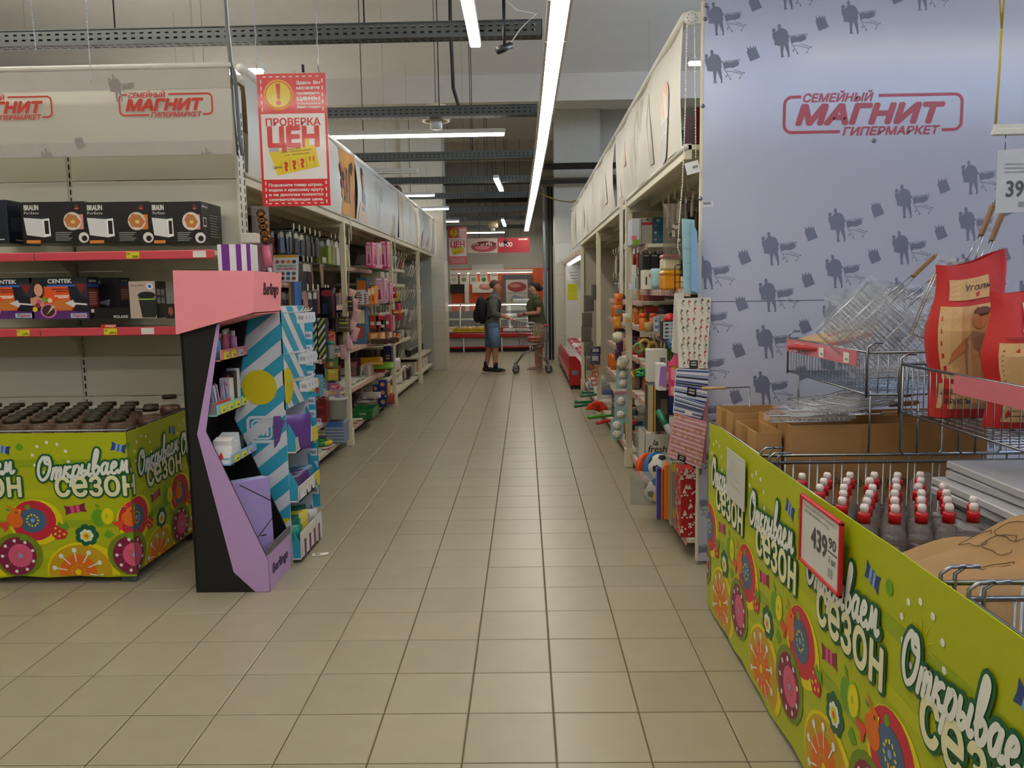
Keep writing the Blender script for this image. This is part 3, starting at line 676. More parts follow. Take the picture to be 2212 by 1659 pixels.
mb = MB(); mb.tube([(-4.9, yb, 2.752), (-1.62, yb, 2.752)], .016, WHITE, 8); mb.build('top_bar', ban)
mb = MB(); mb.tube([(-1.618, yb, 2.74), (-1.612, yb - .004, 2.5), (-1.605, yb, 2.262)], .006, DKSTEEL, 5); mb.build('edge_rod', ban)
for u0, v0, v1, lb in ((197, 0, 178, 'thin chain with an end hook hanging before the header cloth'), (78, 0, 110, 'thin chain hanging above the header by the first tray')):
    mb = MB(); a, b = PY(u0, v1, 4.42), PY(u0 - 12, v0, 4.42); n = 40
    mb.tube([a + (b - a) * (k / n) + Vector((.0025 * (-1) ** k, 0, 0)) for k in range(n + 1)] + [Vector((b.x, b.y, 5))], .0022, STEEL, 4)
    mb.build('chain', label=lb, cat='chain')
# ---- appliance boxes
def carton(name, label, cat, u0, u1, v0, v1, y, d, base, deco, group=None, side=None, b=.002):
    p, q = PY(u0, v1, y), PY(u1, v0, y); x0, x1, z0, z1 = p.x, q.x, p.z, q.z
    mb = MB(); mb.box(x0, x1, y, y + d, z0, z1, base, b); e = mb.build(name, label=label, cat=cat, group=group)
    m2 = MB(FY(x0, y - .0004, z0)); W, Hh = x1 - x0, z1 - z0; deco(m2, W, Hh)
    if side: m2.X = FXp(x1 + .0004, y, z0); side(m2, d, Hh)
    m2.build('printed_face', e); return e
KB = M('#141214', .3); DW = M('#d9d9d4', .4)
def braun(var):
    def f(m, W, Hh):
        m.text('BRAUN', .02 * W / .36, Hh * .80, Hh * .13, DW, 1, .03, 0, W * .23); m.text('PurEase', .02, Hh * .70, Hh * .065, DW, 1, .0, 0, W * .23)
        m.poly([(W * .04, Hh * .62), (W * .33, Hh * .58), (W * .34, Hh * .14), (W * .07, Hh * .2)], M('#d6d8d8', .4), 1); m.poly([(W * .33, Hh * .58), (W * .44, Hh * .6), (W * .45, Hh * .17), (W * .34, Hh * .14)], M('#ecece8', .4), 1)
        m.poly([(W * .05, Hh * .62), (W * .16, Hh * .66), (W * .43, Hh * .61), (W * .33, Hh * .58)], M('#2a2c30', .4), 2); m.rect(W * .36, W * .425, Hh * .22, Hh * .54, KB, 2)
        m.rect(W * .72, W * .97, Hh * .32, Hh * .68, M('#d98a86' if var != 1 else '#d0701c', .4), 1); m.disc(W * .8, Hh * .52, Hh * .22, M('#d8d0c4', .4), 2); m.poly([(W * .67, Hh * .56), (W * .74, Hh * .70), (W * .86, Hh * .66), (W * .93, Hh * .50), (W * .86, Hh * .36), (W * .72, Hh * .38)], M('#b8743c', .5), 3)
        m.rect(W * .78, W * .84, Hh * .46, Hh * .54, M('#dcc05a', .5), 4); m.rect(W * .06, W * .28, 0, Hh * .075, M('#d8822c', .4), 1)
        m.rect(W * .85, W * .91, Hh * .80, Hh * .92, M('#5a2420', .4), 1); m.rect(W * .85, W * .91, Hh * .80, Hh * .84, M('#c84a30', .4), 2)
        m.disc(W * .96, Hh * .12, Hh * .13, DW, 1, n=14); m.disc(W * .97, Hh * .1, Hh * .07, KB, 2, n=12)
        for k in range(5): m.rect(W * .52, W * (.52 + .26 - .03 * (k % 3)), Hh * (.24 - .045 * k), Hh * (.255 - .045 * k), M('#a8a8a4', .5), 1)
    return f
def braun_side(m, d, Hh):
    m.text('BRAUN', d * .05, Hh * .86, Hh * .05, DW, 1, .02, 0, d * .25)
    for k in range(9): m.rect(d * .4, d * (.85 - .05 * (k % 4)), Hh * (.7 - .065 * k), Hh * (.715 - .065 * k), M('#8c8c88', .5), 1)
    m.rect(d * .06, d * .22, Hh * .4, Hh * .62, DW, 1); m.rect(d * .08, d * .2, Hh * .43, Hh * .6, KB, 2)
for k, (a, b) in enumerate(((50, 181), (186, 321), (327, 433))): carton('toaster_box', ['black toaster carton with pink toast patch next to the navy carton', 'black toaster carton with orange toast patch between two others', 'black toaster carton at the open end of the upper shelf'][k], 'box', a, b, 434, 526, 4.575, .3, KB, braun(k), None, braun_side)
NAVY = M('#10182a', .35)
def navyf(m, W, Hh): m.disc(W * .55, Hh * .86, Hh * .07, DW, 1, n=14); m.disc(W * .55, Hh * .86, Hh * .05, NAVY, 2, n=14); m.rect(W * .1, W * .8, Hh * .3, Hh * .62, M('#2a3444', .4), 1); m.rect(W * .2, W * .9, Hh * .08, Hh * .1, DW, 1)
carton('appliance_box', 'navy blue appliance carton beside the toaster cartons', 'box', -70, 12, 431, 527, 4.575, .3, NAVY, navyf, None, navyf)
CB = M('#0f1524', .35)
def centek(m, W, Hh):
    m.rect(0, W, 0, Hh, CB, 1); m.poly([(0, 0), (W, 0), (W, Hh * .16), (0, Hh * .24)], M('#5a2a70', .4), 2); m.poly([(0, Hh * .2), (W * .72, Hh * .2), (W * .66, Hh * .78), (0, Hh * .78)], M('#e0541a', .4), 2)
    m.rect(W * .3, W * .9, Hh * .78, Hh * .82, M('#2a6ac0', .4), 3); m.text('CENTEK', W * .32, Hh * .86, Hh * .1, DW, 3, .035, 0, W * .42)
    for y, a, b in ((.7, .38, .68), (.645, .46, .66), (.54, .42, .68), (.5, .48, .66)): m.rect(W * a, W * b, Hh * y, Hh * (y + .03), M('#7a2410' if y > .6 else '#e8d8c8', .4), 3)
    m.disc(W * .12, Hh * .7, W * .13, M('#2a1612', .4), 3, Hh * .25); m.disc(W * .15, Hh * .7, W * .075, M('#d8a080', .4), 4, Hh * .15); m.poly([(0, Hh * .2), (0, Hh * .5), (W * .12, Hh * .56), (W * .24, Hh * .46), (W * .2, Hh * .2)], M('#cf9672', .4), 3); m.poly([(0, Hh * .2), (0, Hh * .34), (W * .18, Hh * .3), (W * .2, Hh * .2)], M('#1a1012', .4), 4)
    m.disc(W * .58, Hh * .34, W * .2, M('#c8742c', .4), 4, Hh * .13); m.poly([(W * .6, Hh * .38), (W * .74, Hh * .46), (W * .78, Hh * .34), (W * .74, Hh * .28)], M('#d6d6d0', .4), 5); m.line(W * .76, Hh * .37, W * .98, Hh * .34, Hh * .04, DW, 5)
    m.poly([(W * .76, Hh * .9), (W, Hh * .86), (W, Hh * .5), (W * .86, Hh * .56)], M('#2a2a32', .4), 3); m.poly([(W * .8, Hh * .84), (W * .98, Hh * .82), (W * .9, Hh * .6)], M('#7a1420', .4), 4)
    m.disc(W * .3, Hh * .2, W * .14, M('#d878a8', .4), 4, Hh * .17); m.disc(W * .3, Hh * .2, W * .11, M('#3a2420', .4), 5, Hh * .14); m.poly([(W * .26, Hh * .1), (W * .38, Hh * .34), (W * .42, Hh * .3)], M('#d8c090', .4), 6)
    for x, y, c in ((.15, .42, '#d8508c'), (.24, .46, '#58a83c'), (.34, .45, '#d8c890'), (.12, .33, '#8a2a1c'), (.07, .24, '#d8c030')): m.disc(W * x, Hh * y, W * .045, M(c, .4), 6, n=10)
    m.rect(W * .68, W * .96, Hh * .02, Hh * .13, M('#9cc4dc', .4), 4); m.text('700W', W * .7, Hh * .035, Hh * .075, M('#c82a20', .4), 5, .03, .2, W * .24)
def centek_side(m, d, Hh):
    m.rect(0, d, 0, Hh, CB, 1); m.text('CENTEK', d * .1, Hh * .88, Hh * .055, DW, 2, .02, 0, d * .7); m.rect(0, d * .9, Hh * .26, Hh * .72, M('#7a2a1c', .4), 2); m.rect(0, d, Hh * .76, Hh * .83, M('#2a4a90', .4), 2)
    for k in range(6): m.rect(d * .1, d * .75, Hh * (.34 + .055 * k), Hh * (.36 + .055 * k), M('#c8a090', .4), 3)
carton('waffle_maker_box', 'orange waffle maker carton by the edge of the lower shelf, partly cut off', 'box', -52, 68, 600, 690, 4.58, .09, CB, centek, None, centek_side)
carton('waffle_maker_box', 'orange waffle maker carton beside the flat black box', 'box', 70, 187, 598, 690, 4.58, .12, CB, centek, None, centek_side)
carton('waffle_maker_box', 'dark waffle maker carton standing behind the flat black box', 'box', 188, 257, 600, 668, 4.78, .12, M('#14141c', .4), lambda m, W, Hh: (m.text('EK', W * .3, Hh * .8, Hh * .12, M('#9a9a98', .4), 1, .03), m.rect(0, W * .5, Hh * .1, Hh * .6, M('#3a1a18', .4), 1), m.poly([(W * .3, Hh * .2), (W * .7, Hh * .32), (W * .66, Hh * .1)], M('#7a7c84', .4), 2)), None, centek_side)
carton('flat_black_box', 'flat black appliance box lying on the lower shelf', 'box', 188, 287, 664, 690, 4.60, .2, KB, lambda m, W, Hh: (m.rect(W * .03, W * .17, Hh * .6, Hh * .9, DW, 1), m.text('POLARIS', W * .58, Hh * .08, Hh * .25, DW, 1, .02)))
def polaris(m, W, Hh):
    m.rect(0, W, 0, Hh, M('#b5a596', .45), 1); m.text('POLARIS', W * .08, Hh * .86, Hh * .05, KB, 2, .0, 0, W * .5); m.disc(W * .8, Hh * .86, W * .12, M('#dfe4ea', .4), 2, n=14); m.disc(W * .8, Hh * .86, W * .07, M('#3868b0', .4), 3, n=10)
    m.poly([(W * .34, Hh * .55), (W * .45, Hh * .02), (W * .95, Hh * .02), (W, Hh * .1), (W, Hh * .55)], M('#23282a', .3), 2); m.disc(W * .66, Hh * .62, W * .34, M('#1a1d1e', .3), 3, Hh * .1); m.rect(W * .36, W, Hh * .50, Hh * .53, M('#9cc84a', .4), 3)
carton('coffee_grinder_box', 'tall beige coffee grinder carton standing alone on the lower shelf', 'box', 283, 334, 607, 688, 4.60, .14, KB, polaris, None, lambda m, d, Hh: [m.rect(d * .1 + d * .4 * (k % 2), d * .4 + d * .4 * (k % 2), Hh * (.62 - .22 * (k // 2)), Hh * (.78 - .22 * (k // 2)), M('#8a8a88', .4), 1) for k in range(4)])
carton('small_dark_box', 'small dark carton with a copper swirl beside the pink header', 'box', 359, 384, 656, 688, 4.62, .12, M('#1c1012', .4), lambda m, W, Hh: m.disc(W * .4, Hh * .5, W * .2, M('#8a5a3c', .4), 1, Hh * .3, 10))
PUR = M('#6a2a88', .4)
def mstripe(m, W, Hh):
    m.rect(0, W, 0, Hh, M('#dcdce2', .4), 1)
    for a, b in ((.12, .36), (.56, .72), (.88, 1.0)): m.rect(W * a, W * b, 0, Hh, PUR, 2)
    m.rring(W * .15, W * .34, Hh * .05, Hh * .5, W * .05, W * .02, DW, 3); m.text('М', W * .19, Hh * .15, Hh * .22, DW, 4, .05)
carton('striped_display_card', 'white and purple striped card box behind the pink stand', 'display box', 476, 540, 527, 651, 4.42, .12, M('#d4d4d8', .5), mstripe)
# ================================================================== CRATE OF JARS WITH SEASON WRAP
CX0, CX1, CY0, CY1, CZ = -4.2, -2.05, 3.985, 4.74, .805
cr = empty('wire_crate', (-2.6, 4.2, 0), 'steel wire crate wrapped in lime card before the appliance gondola', 'crate')
def wire_crate(par, x0, x1, y0, y1, zt, step=.1, z0=.06, r=.003, bottom=True, dense=None):
    mb = MB()
    for z in (z0, z0 + (zt - z0) * .33, z0 + (zt - z0) * .66, zt): mb.tube([(x0, y0, z), (x1, y0, z), (x1, y1, z), (x0, y1, z)], r * (1.8 if z == zt else 1.2), STEEL, 6, closed=True)
    mb.build('rim_wire', par)
    mb = MB(); nx, ny = max(2, round((x1 - x0) / step)), max(2, round((y1 - y0) / step))
    for i in range(nx + 1):
        x = x0 + (x1 - x0) * i / nx
        mb.tube([(x, y0, zt), (x, y0, z0), (x, y1, z0), (x, y1, zt)], r, STEEL, 5)
    for j in range(ny + 1):
        y = y0 + (y1 - y0) * j / ny
        mb.tube([(x0, y, zt), (x0, y, z0), (x1, y, z0), (x1, y, zt)], r, STEEL, 5)
    mb.build('wire_mesh', par, kind='stuff')
    for x in (x0 + .02, x1 - .02):
        for y in (y0 + .02, y1 - .02):
            mb = MB(); mb.box(x - .02, x + .02, y - .02, y + .02, 0, z0 + .01, DKSTEEL, .004); mb.build('foot', par)
wire_crate(cr, CX0, CX1, CY0, CY1, CZ, .12)
mb = MB(); mb.box(CX0 + .02, CX1 - .02, CY0 + .015, CY1 - .015, .63, .65, CARD); mb.build('deck_board', cr)
wr = empty('season_wrap', (CX1, CY0 - .02, 0), 'lime green printed card wrap around the crate of jars', 'sign')
ys, xs_ = CY0 - .012, CX1 + .012; Lf = xs_ - CX0; Ls = .78
mb = MB(FY(CX0, ys, 0))
def edge(L, n, lo, sd):
    rr = random.Random(sd); return [(L * k / n, lo + rr.uniform(-.008, .016)) for k in range(n + 1)]
bt = edge(Lf, 14, .03, 3); mb.prism(bt + [(Lf, CZ - .01), (0, CZ - .005)], -.003, LIME)
mb.X = FXp(xs_, ys, 0); bt = edge(Ls, 6, .05, 5); mb.prism(bt + [(Ls, CZ + .0), (0, CZ - .01)], -.003, LIME); mb.build('card', wr)
mb = MB(FY(CX0, ys, 0)); mb.w = .0005; offs = (PY(75, 1000, ys).x - CX0)
for phase, cl in ((0, (0, Lf, .045, CZ - .012)), (1, (Lf, Lf + Ls, .06, CZ - .005))):
    mb.clip = cl
    if phase:
        f = FXp(xs_, ys - Lf, 0); mb.X = f; 
    for k in range(-3, 3):
        ox = offs + k * .6
        if k == 1: ox -= .04
        if k == 2: ox -= .12
        if ox + .7 < cl[0] or ox - .25 > cl[1]: continue
        season_unit(mb, ox, .02)
mb.build('print', wr)
mb = MB(); mb.box(xs_ - .09, xs_ - .055, ys + .02, ys + .055, 0, .06, DKSTEEL); mb.build('foot', wr)
# jars: one prototype, copies share its meshes
JGL = M('#c4b9a6', .05, nz=0, trans=.0, alpha=.1, spec=.9); LID = M('#3d3828', .28, .6, scale=30); CONT = M('#5a2c12', .25, nz=.35, scale=45); JLAB = M('#20130c', .4)
jar = empty('glass_jar', (0, 0, 0), 'glass jar of brown preserves with dark lid in the lime crate', 'jar', 'jars of preserves in the lime crate')
mb = MB(); mb.lathe([(.052, 0), (.062, .012), (.064, .12), (.06, .15), (.040, .178), (.037, .20)], JGL, (0, 0, 0), 14); local_build(mb, 'glass', jar)
mb = MB(); mb.lathe([(.048, .004), (.058, .014), (.06, .12), (.054, .148), (.0, .152)], CONT, (0, 0, 0), 12); local_build(mb, 'preserve', jar)
mb = MB(); mb.lathe([(.042, .188), (.042, .205), (.039, .21), (.0, .209)], LID, (0, 0, 0), 16); local_build(mb, 'lid', jar)
mb = MB(FY(0, -.0648, .02)); mb.poly([(.048 * math.cos(a), .095 * max(0, math.sin(a)) ** .7) for a in [math.pi * k / 12 for k in range(13)]], JLAB, 1); mb.rect(-.02, .02, .02, .035, DW, 2); mb.text('Кофе', -.018, .045, .018, M('#8a5a30', .4), 2, .03, .2); mb.build('jar_label').parent = jar
n = 0
for j in range(6):
    for i in range(12):
        x = CX1 - .075 - i * .138 - (.046 * j) % .138; y = CY0 + .075 + j * .122
        if x < CX0 + .07 or x < -3.5 or (x > -2.25 and j == 5): continue
        o = jar if n == 0 else copy_tree(jar)
        o.location = (x + random.uniform(-.006, .006), y, .651); o.rotation_euler[2] = random.uniform(-.5, .5); n += 1
o = copy_tree(jar, label='glass jar of brown preserves raised at the back corner of the lime crate'); o.location = (-2.12, 4.665, .69); del o['group']
# the raised jar and back rows rest on the card tray
mb = MB(); mb.box(-2.2, -2.055, 4.59, 4.735, .65, .69, CARD); mb.build('card_tray', cr)

# ================================================================== PRICE-CHECK POSTERS
def poster(y, c, label, chains):
    p = [PY(u, v, y) for u, v in c]; x0, x1 = (p[0].x + p[3].x) / 2, (p[1].x + p[2].x) / 2; z1, z0 = (p[0].z + p[1].z) / 2, (p[2].z + p[3].z) / 2
    e = empty('hanging_poster', ((x0 + x1) / 2, y, z0), label, 'poster'); W, Hh = x1 - x0, z1 - z0
    mb = MB(); mb.box(x0, x1, y, y + .004, z0, z1, M('#dcdcdc', .25)); mb.build('board', e)
    PR = M('#c4161f', .22, nz=0, coat=.5); PW = M('#d6d4d0', .22, nz=0, coat=.5); PYw = M('#d3bc08', .25, nz=0, coat=.4)
    m = MB(FY(x0, y - .0002, z0)); m.w = .0004
    m.rect(0, W, 0, Hh, PW, 1); m.rect(0, W, Hh * .70, Hh, PR, 2); m.rect(0, W, 0, Hh * .205, PR, 2); m.rect(0, W * .035, 0, Hh, PR, 2); m.rect(W * .965, W, 0, Hh, PR, 2)
    for k in range(9): m.rect(W * (.09 + .095 * k), W * (.135 + .095 * k), Hh * .972, Hh * .98, PW, 3); m.rect(W * (.09 + .095 * k), W * (.135 + .095 * k), Hh * .018, Hh * .026, PW, 3)
    for k in range(5):
        for xx in (.05, .935): m.rect(W * xx, W * (xx + .017), Hh * (.72 + .052 * k), Hh * (.748 + .052 * k), PW, 3)
    for k in range(4):
        for xx in (.05, .935): m.rect(W * xx, W * (xx + .017), Hh * (.02 + .048 * k), Hh * (.046 + .048 * k), PW, 3)
    m.disc(W * .305, Hh * .842, W * .215, M('#dd9c16', .25, nz=0), 3, n=32); m.disc(W * .305, Hh * .842, W * .19, PR, 4, n=32); m.disc(W * .305, Hh * .842, W * .178, PYw, 5, n=32)
    m.poly([(W * .272, Hh * .925), (W * .338, Hh * .925), (W * .325, Hh * .81), (W * .288, Hh * .81)], PR, 6); m.disc(W * .305, Hh * .782, W * .036, PR, 6, n=16)
    for t, yy, hh, ww in (('Здесь Вы', .918, .024, .345), ('можете', .88, .024, .34), ('проверить', .842, .02, .34), ('цены', .798, .034, .335), ('на выбранные', .767, .015, .34), ('Вами товары', .74, .017, .34)): m.text(t, W * .57, Hh * yy, Hh * hh, PW, 4, .045, 0, W * ww)
    m.text('ПРОВЕРКА', W * .1, Hh * .612, Hh * .055, PR, 3, .035, 0, W * .8)
    for col, b, l in ((PR, .05, 5),): m.text('ЦЕН', W * .115, Hh * .455, Hh * .145, col, l, b, 0, W * .76)
    m.poly([(W * .13, Hh * .415), (W * .8, Hh * .465), (W * .86, Hh * .30), (W * .24, Hh * .235)], PYw, 3); m.rect(W * .66, W * .72, Hh * .44, Hh * .51, PYw, 6)
    m.rect(W * .13, W * .27, Hh * .415, Hh * .44, M('#a8a4ac', .4), 4)
    for k, t in enumerate(('МАГНИТ', '«МИФ» стиральный порошок', '2 кг - 987654321987')): m.text(t, W * (.4, .3, .36)[k], Hh * (.425 - .022 * k), Hh * .012, BLACK, 4, .01, 0, W * (.2, .45, .36)[k], rot=.09)
    m.text('Цена:', W * .18, Hh * .285, Hh * .02, BLACK, 4, .02, 0, W * .13, rot=.1)
    for k in range(3): m.text('?', W * (.35 + .12 * k), Hh * (.27 + .012 * k), Hh * .065, PR, 5, .06, 0, W * .06, rot=.1)
    for k in range(2): m.text('?', W * (.71 + .055 * k), Hh * .345, Hh * .03, PR, 5, .05, 0, W * .03, rot=.1)
    for k in range(5): m.line(W * (.315 + .12 * k), Hh * (.255 + .011 * k), W * (.30 + .12 * k), Hh * (.345 + .011 * k), W * .006, M('#7a7008', .5), 4)
    for k, t in enumerate(('Поднесите товар штрих-', 'кодом к красному кругу', 'и на дисплее появится', 'соответствующая цена.')): m.text(t, W * .10, Hh * (.152 - .037 * k), Hh * .021, PW, 4, .045, 0, W * .8)
    m.build('print', e)
    if chains:
        for k, (u, v) in enumerate(((556, 158), (688, 156))):
            a = PY(u, v, y); n_ = 46; mb = MB(); zt = 5.0
            mb.tube([(a.x + .003 * (-1) ** i, y, a.z + (zt - a.z) * i / n_ ) for i in range(n_ + 1)], .0022, STEEL, 4); mb.build('chain', e)
        mb = MB(); mb.cyl(PY(655, 156, y), PY(654, 140, y), .008, BLACK, 6); mb.build('hook', e)
    else:
        for xx in (x0 + .03, x1 - .03): mb = MB(); mb.cyl((xx, y, z1), (xx, y, 5.0), .003, STEEL, 4); mb.build('chain', e)
poster(4.5, ((554, 160), (704, 157), (714, 443), (568, 447)), 'red and white price-check poster hanging on chains above the striped stand', True)
poster(17.3, ((968, 490), (1009, 489), (1009, 570), (969, 571)), 'small red price-check poster hanging far down the aisle before the meat section', False)
# ================================================================== PINK / BLACK STATIONERY STAND
BK = M('#0d0c0e', .5); LIL = M('#b594c4', .5, nz=.03); PNK = M('#ee9299', .5, nz=.03)
st = empty('stationery_stand', (-1.48, 4.02, 0), 'black and lilac cardboard stationery stand with pink header', 'display stand')
YS0, YS1 = 3.83, 4.22
def side_outline(y):
    px = [(390, 715), (476, 697), (445, 932), (579, 1210), (583, 1279), (426, 1280)]
    return [(PY(u, v, YS0).x, max(.0, PY(u, v, YS0).z)) for u, v in px]
so = side_outline(0); so[0] = (so[0][0], 1.42); so[1] = (so[1][0] + .01, 1.42)
for y in (YS0, YS1 - .008):
    mb = MB(FY(0, y + .008, 0)); mb.prism(so, .008, BK); mb.build('side_panel', st)
mb = MB(); mb.box(-1.668, -1.655, YS0, YS1, 0, 1.42, BK); mb.build('back_panel', st)
mb = MB(FY(0, YS0 - .0006, 0)); lp = [(468, 702), (476, 697), (445, 932), (579, 1210), (583, 1279), (552, 1280), (505, 1236), (426, 938)]
mb.poly([(PY(u, v, YS0).x, max(.002, PY(u, v, YS0).z)) for u, v in lp], LIL, 1); mb.build('lilac_band', st)
hx = [(PY(u, v, YS0 - .03).x, PY(u, v, YS0 - .03).z) for u, v in ((380, 723), (547, 675), (549, 585), (373, 584))]
mb = MB(FY(0, YS1 + .01, 0)); mb.prism(hx, YS1 + .01 - (YS0 - .03), PNK)
hd = mb.build('header', st)
mb = MB(frame((hx[1][0] + .0012, YS0 - .03, hx[1][1]), (0, 1, 0), (hx[2][0] - hx[1][0], 0, hx[2][1] - hx[1][1]))); mb.text('Berlingo', .14, .085, .06, M('#3a1420', .5), 1, .03, 0, .24); mb.build('lettering', hd)
mb = MB(); mb.box(hx[1][0] - .10, hx[1][0] - .002, YS0, YS1, hx[1][1] - .012, hx[1][1] - .006, M('#c8727a', .5)); mb.build('flap', hd)
TRC = {'p': M('#d98086', .5), 'm': M('#8cc4bc', .5), 'b': M('#86b0cc', .5), 'l': M('#a583b8', .5)}
def stand_tray(c, x, z, h, ntag):
    mb = MB(); mb.box(-1.66, x, YS0 + .01, YS1 - .01, z, z + .006, TRC[c]); mb.box(x - .004, x, YS0 + .01, YS1 - .01, z, z + h, TRC[c]); t = mb.build('tray', st)
    for k in range(ntag):
        m = MB(FXp(x + .0006, YS0 + .05 + k * .1, z + .006)); m.rect(0, .07, 0, h * .7, TAGY if k < ntag - 1 or c == 'm' else M('#b8b4d0', .5), 1); m.rect(.03, .06, h * .15, h * .35, M('#6a6a3a', .5), 2); m.build('price_tag', t)
    return t
zt = [PY(481, 780, 3.87).z, PY(481, 898, 3.87).z, PY(505, 1003, 3.87).z]
xt = [PY(482, 770, 3.87).x, PY(475, 890, 3.87).x, PY(505, 995, 3.87).x]
stand_tray('p', xt[0], zt[0], .055, 3); stand_tray('m', xt[1], zt[1], .055, 4); stand_tray('b', xt[2], zt[2], .05, 3)
mb = MB(); mb.box(-1.66, -1.30, YS0 + .005, YS1 - .005, .0, .02, BK); mb.box(-1.306, -1.298, YS0 + .004, YS1 - .004, 0, .19, LIL); mb.box(-1.306, -1.296, YS0 + .004, YS1 - .004, .19, .225, M('#5c5a60', .5)); t = mb.build('bottom_bin', st)
mb = MB(FXp(-1.2975, YS0, 0)); mb.text('Berlingo', .06, .075, .05, M('#3a2450', .5), 1, .045, 0, .26, rot=.0); mb.rect(.1, .17, .193, .223, TAGY, 2); mb.rect(.24, .31, .193, .223, TAGY, 2); mb.build('lettering', t)
# goods on the stand
def tube_pack(name, label, cat, c, r, h, col, capcol, group):
    mb = MB(); mb.lathe([(r, 0), (r, h * .75), (r * .6, h * .82), (r * .55, h), (0, h)], M(col, .4), c, 10); e = mb.build(name, label=label, cat=cat, group=group)
    mb = MB(); mb.lathe([(r * .62, h * .84), (r * .62, h * 1.02), (0, h * 1.02)], M(capcol, .4), c, 10); mb.build('cap', e)
for k in range(6): tube_pack('glue_bottle', 'pastel glue bottle on the pink tray of the stationery stand', 'bottle', (xt[0] - .03 - .05 * (k % 2), YS0 + .045 + .055 * k, zt[0] + .006), .02, .12 + .01 * (k % 3), ('#5a9cc0', '#d88a94', '#b0506a', '#6ab4a8', '#c890b8', '#e0a0a4')[k], '#d8d8dc', 'glue bottles on the pink tray')
for k in range(4):
    mb = MB(); x = xt[0] - .09; y = YS0 + .06 + k * .08; mb.box(x - .05, x, y, y + .06, zt[0] + .006, zt[0] + .1 + .015 * (k % 2), M(('#d8848c', '#90c0c8', '#d4a0b4', '#44444c')[k], .4), .006); mb.build('eraser_pack', label='small pastel stationery pack behind the glue bottles', cat='pack', group='packs on the pink tray')
for k in range(16):
    a = random.uniform(-.12, .12); b = random.uniform(-.1, .1); x, y, z = xt[1] - .02 - .035 * (k % 3), YS0 + .035 + .012 * k, zt[1] + .008; mb = MB()
    mb.cyl((x, y, z), (x + a * .15, y + b * .15, z + .14), .0042, M(('#8a7ab0', '#c890a4', '#7ab0b8', '#d8c8d0', '#9a8cc0')[k % 5], .4), 6); mb.build('pen', label='slim pastel pen standing in the mint tray cup', cat='pen', group='pens in the mint tray')
mb = MB(); mb.box(xt[1] - .10, xt[1] - .008, YS0 + .025, YS0 + .22, zt[1] + .006, zt[1] + .07, M('#d8d0dc', .15, nz=0, alpha=.35)); mb.box(xt[1] - .0085, xt[1] - .006, YS0 + .025, YS0 + .2, zt[1] + .05, zt[1] + .068, M('#c83a30', .4)); mb.build('pen_cup', label='clear pen cup with a red band on the mint tray', cat='cup')
for k, (y, w, h, c) in enumerate(((.23, .05, .16, '#d0ccd4'), (.285, .045, .19, '#26242a'), (.335, .04, .2, '#c8ccd0'))):
    mb = MB(); mb.box(xt[1] - .07, xt[1] - .012, YS0 + y, YS0 + y + w, zt[1] + .006, zt[1] + .006 + h, M(c, .4), .003); e = mb.build('pen_carton', label=['white pen carton on the mint tray beside the pen cup', 'black pen carton on the mint tray', 'pale pen carton at the far end of the mint tray'][k], cat='box')
    m = MB(FY(xt[1] - .07, YS0 + y - .0005, zt[1])); m.poly([(.01, h * .8), (.03, h * .95), (.045, h * .8)], M('#c83430', .4), 1); m.build('printed_mark', e)
for k in range(5):
    y = YS0 + .02 + k * .07; x = xt[2] - .01 - .012 * k; h = .09 + .02 * (k % 2); mb = MB(Matrix.Translation((x, y, zt[2] + .006)) @ Matrix.Rotation((-.35, .2, -.1, .25, 0)[k], 4, 'X')); mb.box(-.09, 0, 0, .055, 0, h, M(('#d2d0d6', '#dcd8d8', '#dedede', '#c8d0d4', '#202024')[k], .4), .002); e = mb.build('marker_carton', label='white marker carton on the blue tray of the stationery stand', cat='box', group='marker cartons on the blue tray')
    m = MB(mb.X @ FY(-.09, -.0006, 0)); m.poly([(.02, .02), (.04, .06), (.06, .02)], M('#c43030', .4), 1); m.rect(.05, .085, .02, .028, M('#5a9ab0', .4), 1); m.build('printed_mark', e)
# lilac binders in the bottom bin
for k, (c, lb) in enumerate((('#9c8cc4', 'lilac elastic binder standing foremost in the bottom bin'), ('#86b4d0', 'pale blue binder behind the lilac one in the bottom bin'), ('#a8a0cc', 'pale violet binder rearmost in the bottom bin'))):
    X = Matrix.Translation((-1.475 - .025 * k, YS0 + .07 + .03 * k, .021)) @ Matrix.Rotation(.72, 4, 'Z') @ Matrix.Rotation(-.06, 4, 'X') @ FY(0, 0, 0)
    mb = MB(X); mb.box(0, .2, 0, .52 - .005 * k, -.02, 0, M(c, .25), .004); e = mb.build('binder', label=lb, cat='binder')
    if k == 0:
        m = MB(X); m.line(.04, .5, .2, .39, .005, BLACK, 1); m.line(.1, .2, .2, .3, .005, BLACK, 1); m.poly([(0, .26), (.05, .25), (.06, .36), (0, .38)], M('#d8785c', .4), 1); m.poly([(0, .2), (.04, .21), (.052, .34), (0, .36)], M('#8cb8dc', .4), 2); m.rect(.13, .16, .215, .222, BLACK, 1); m.build('elastic', e)

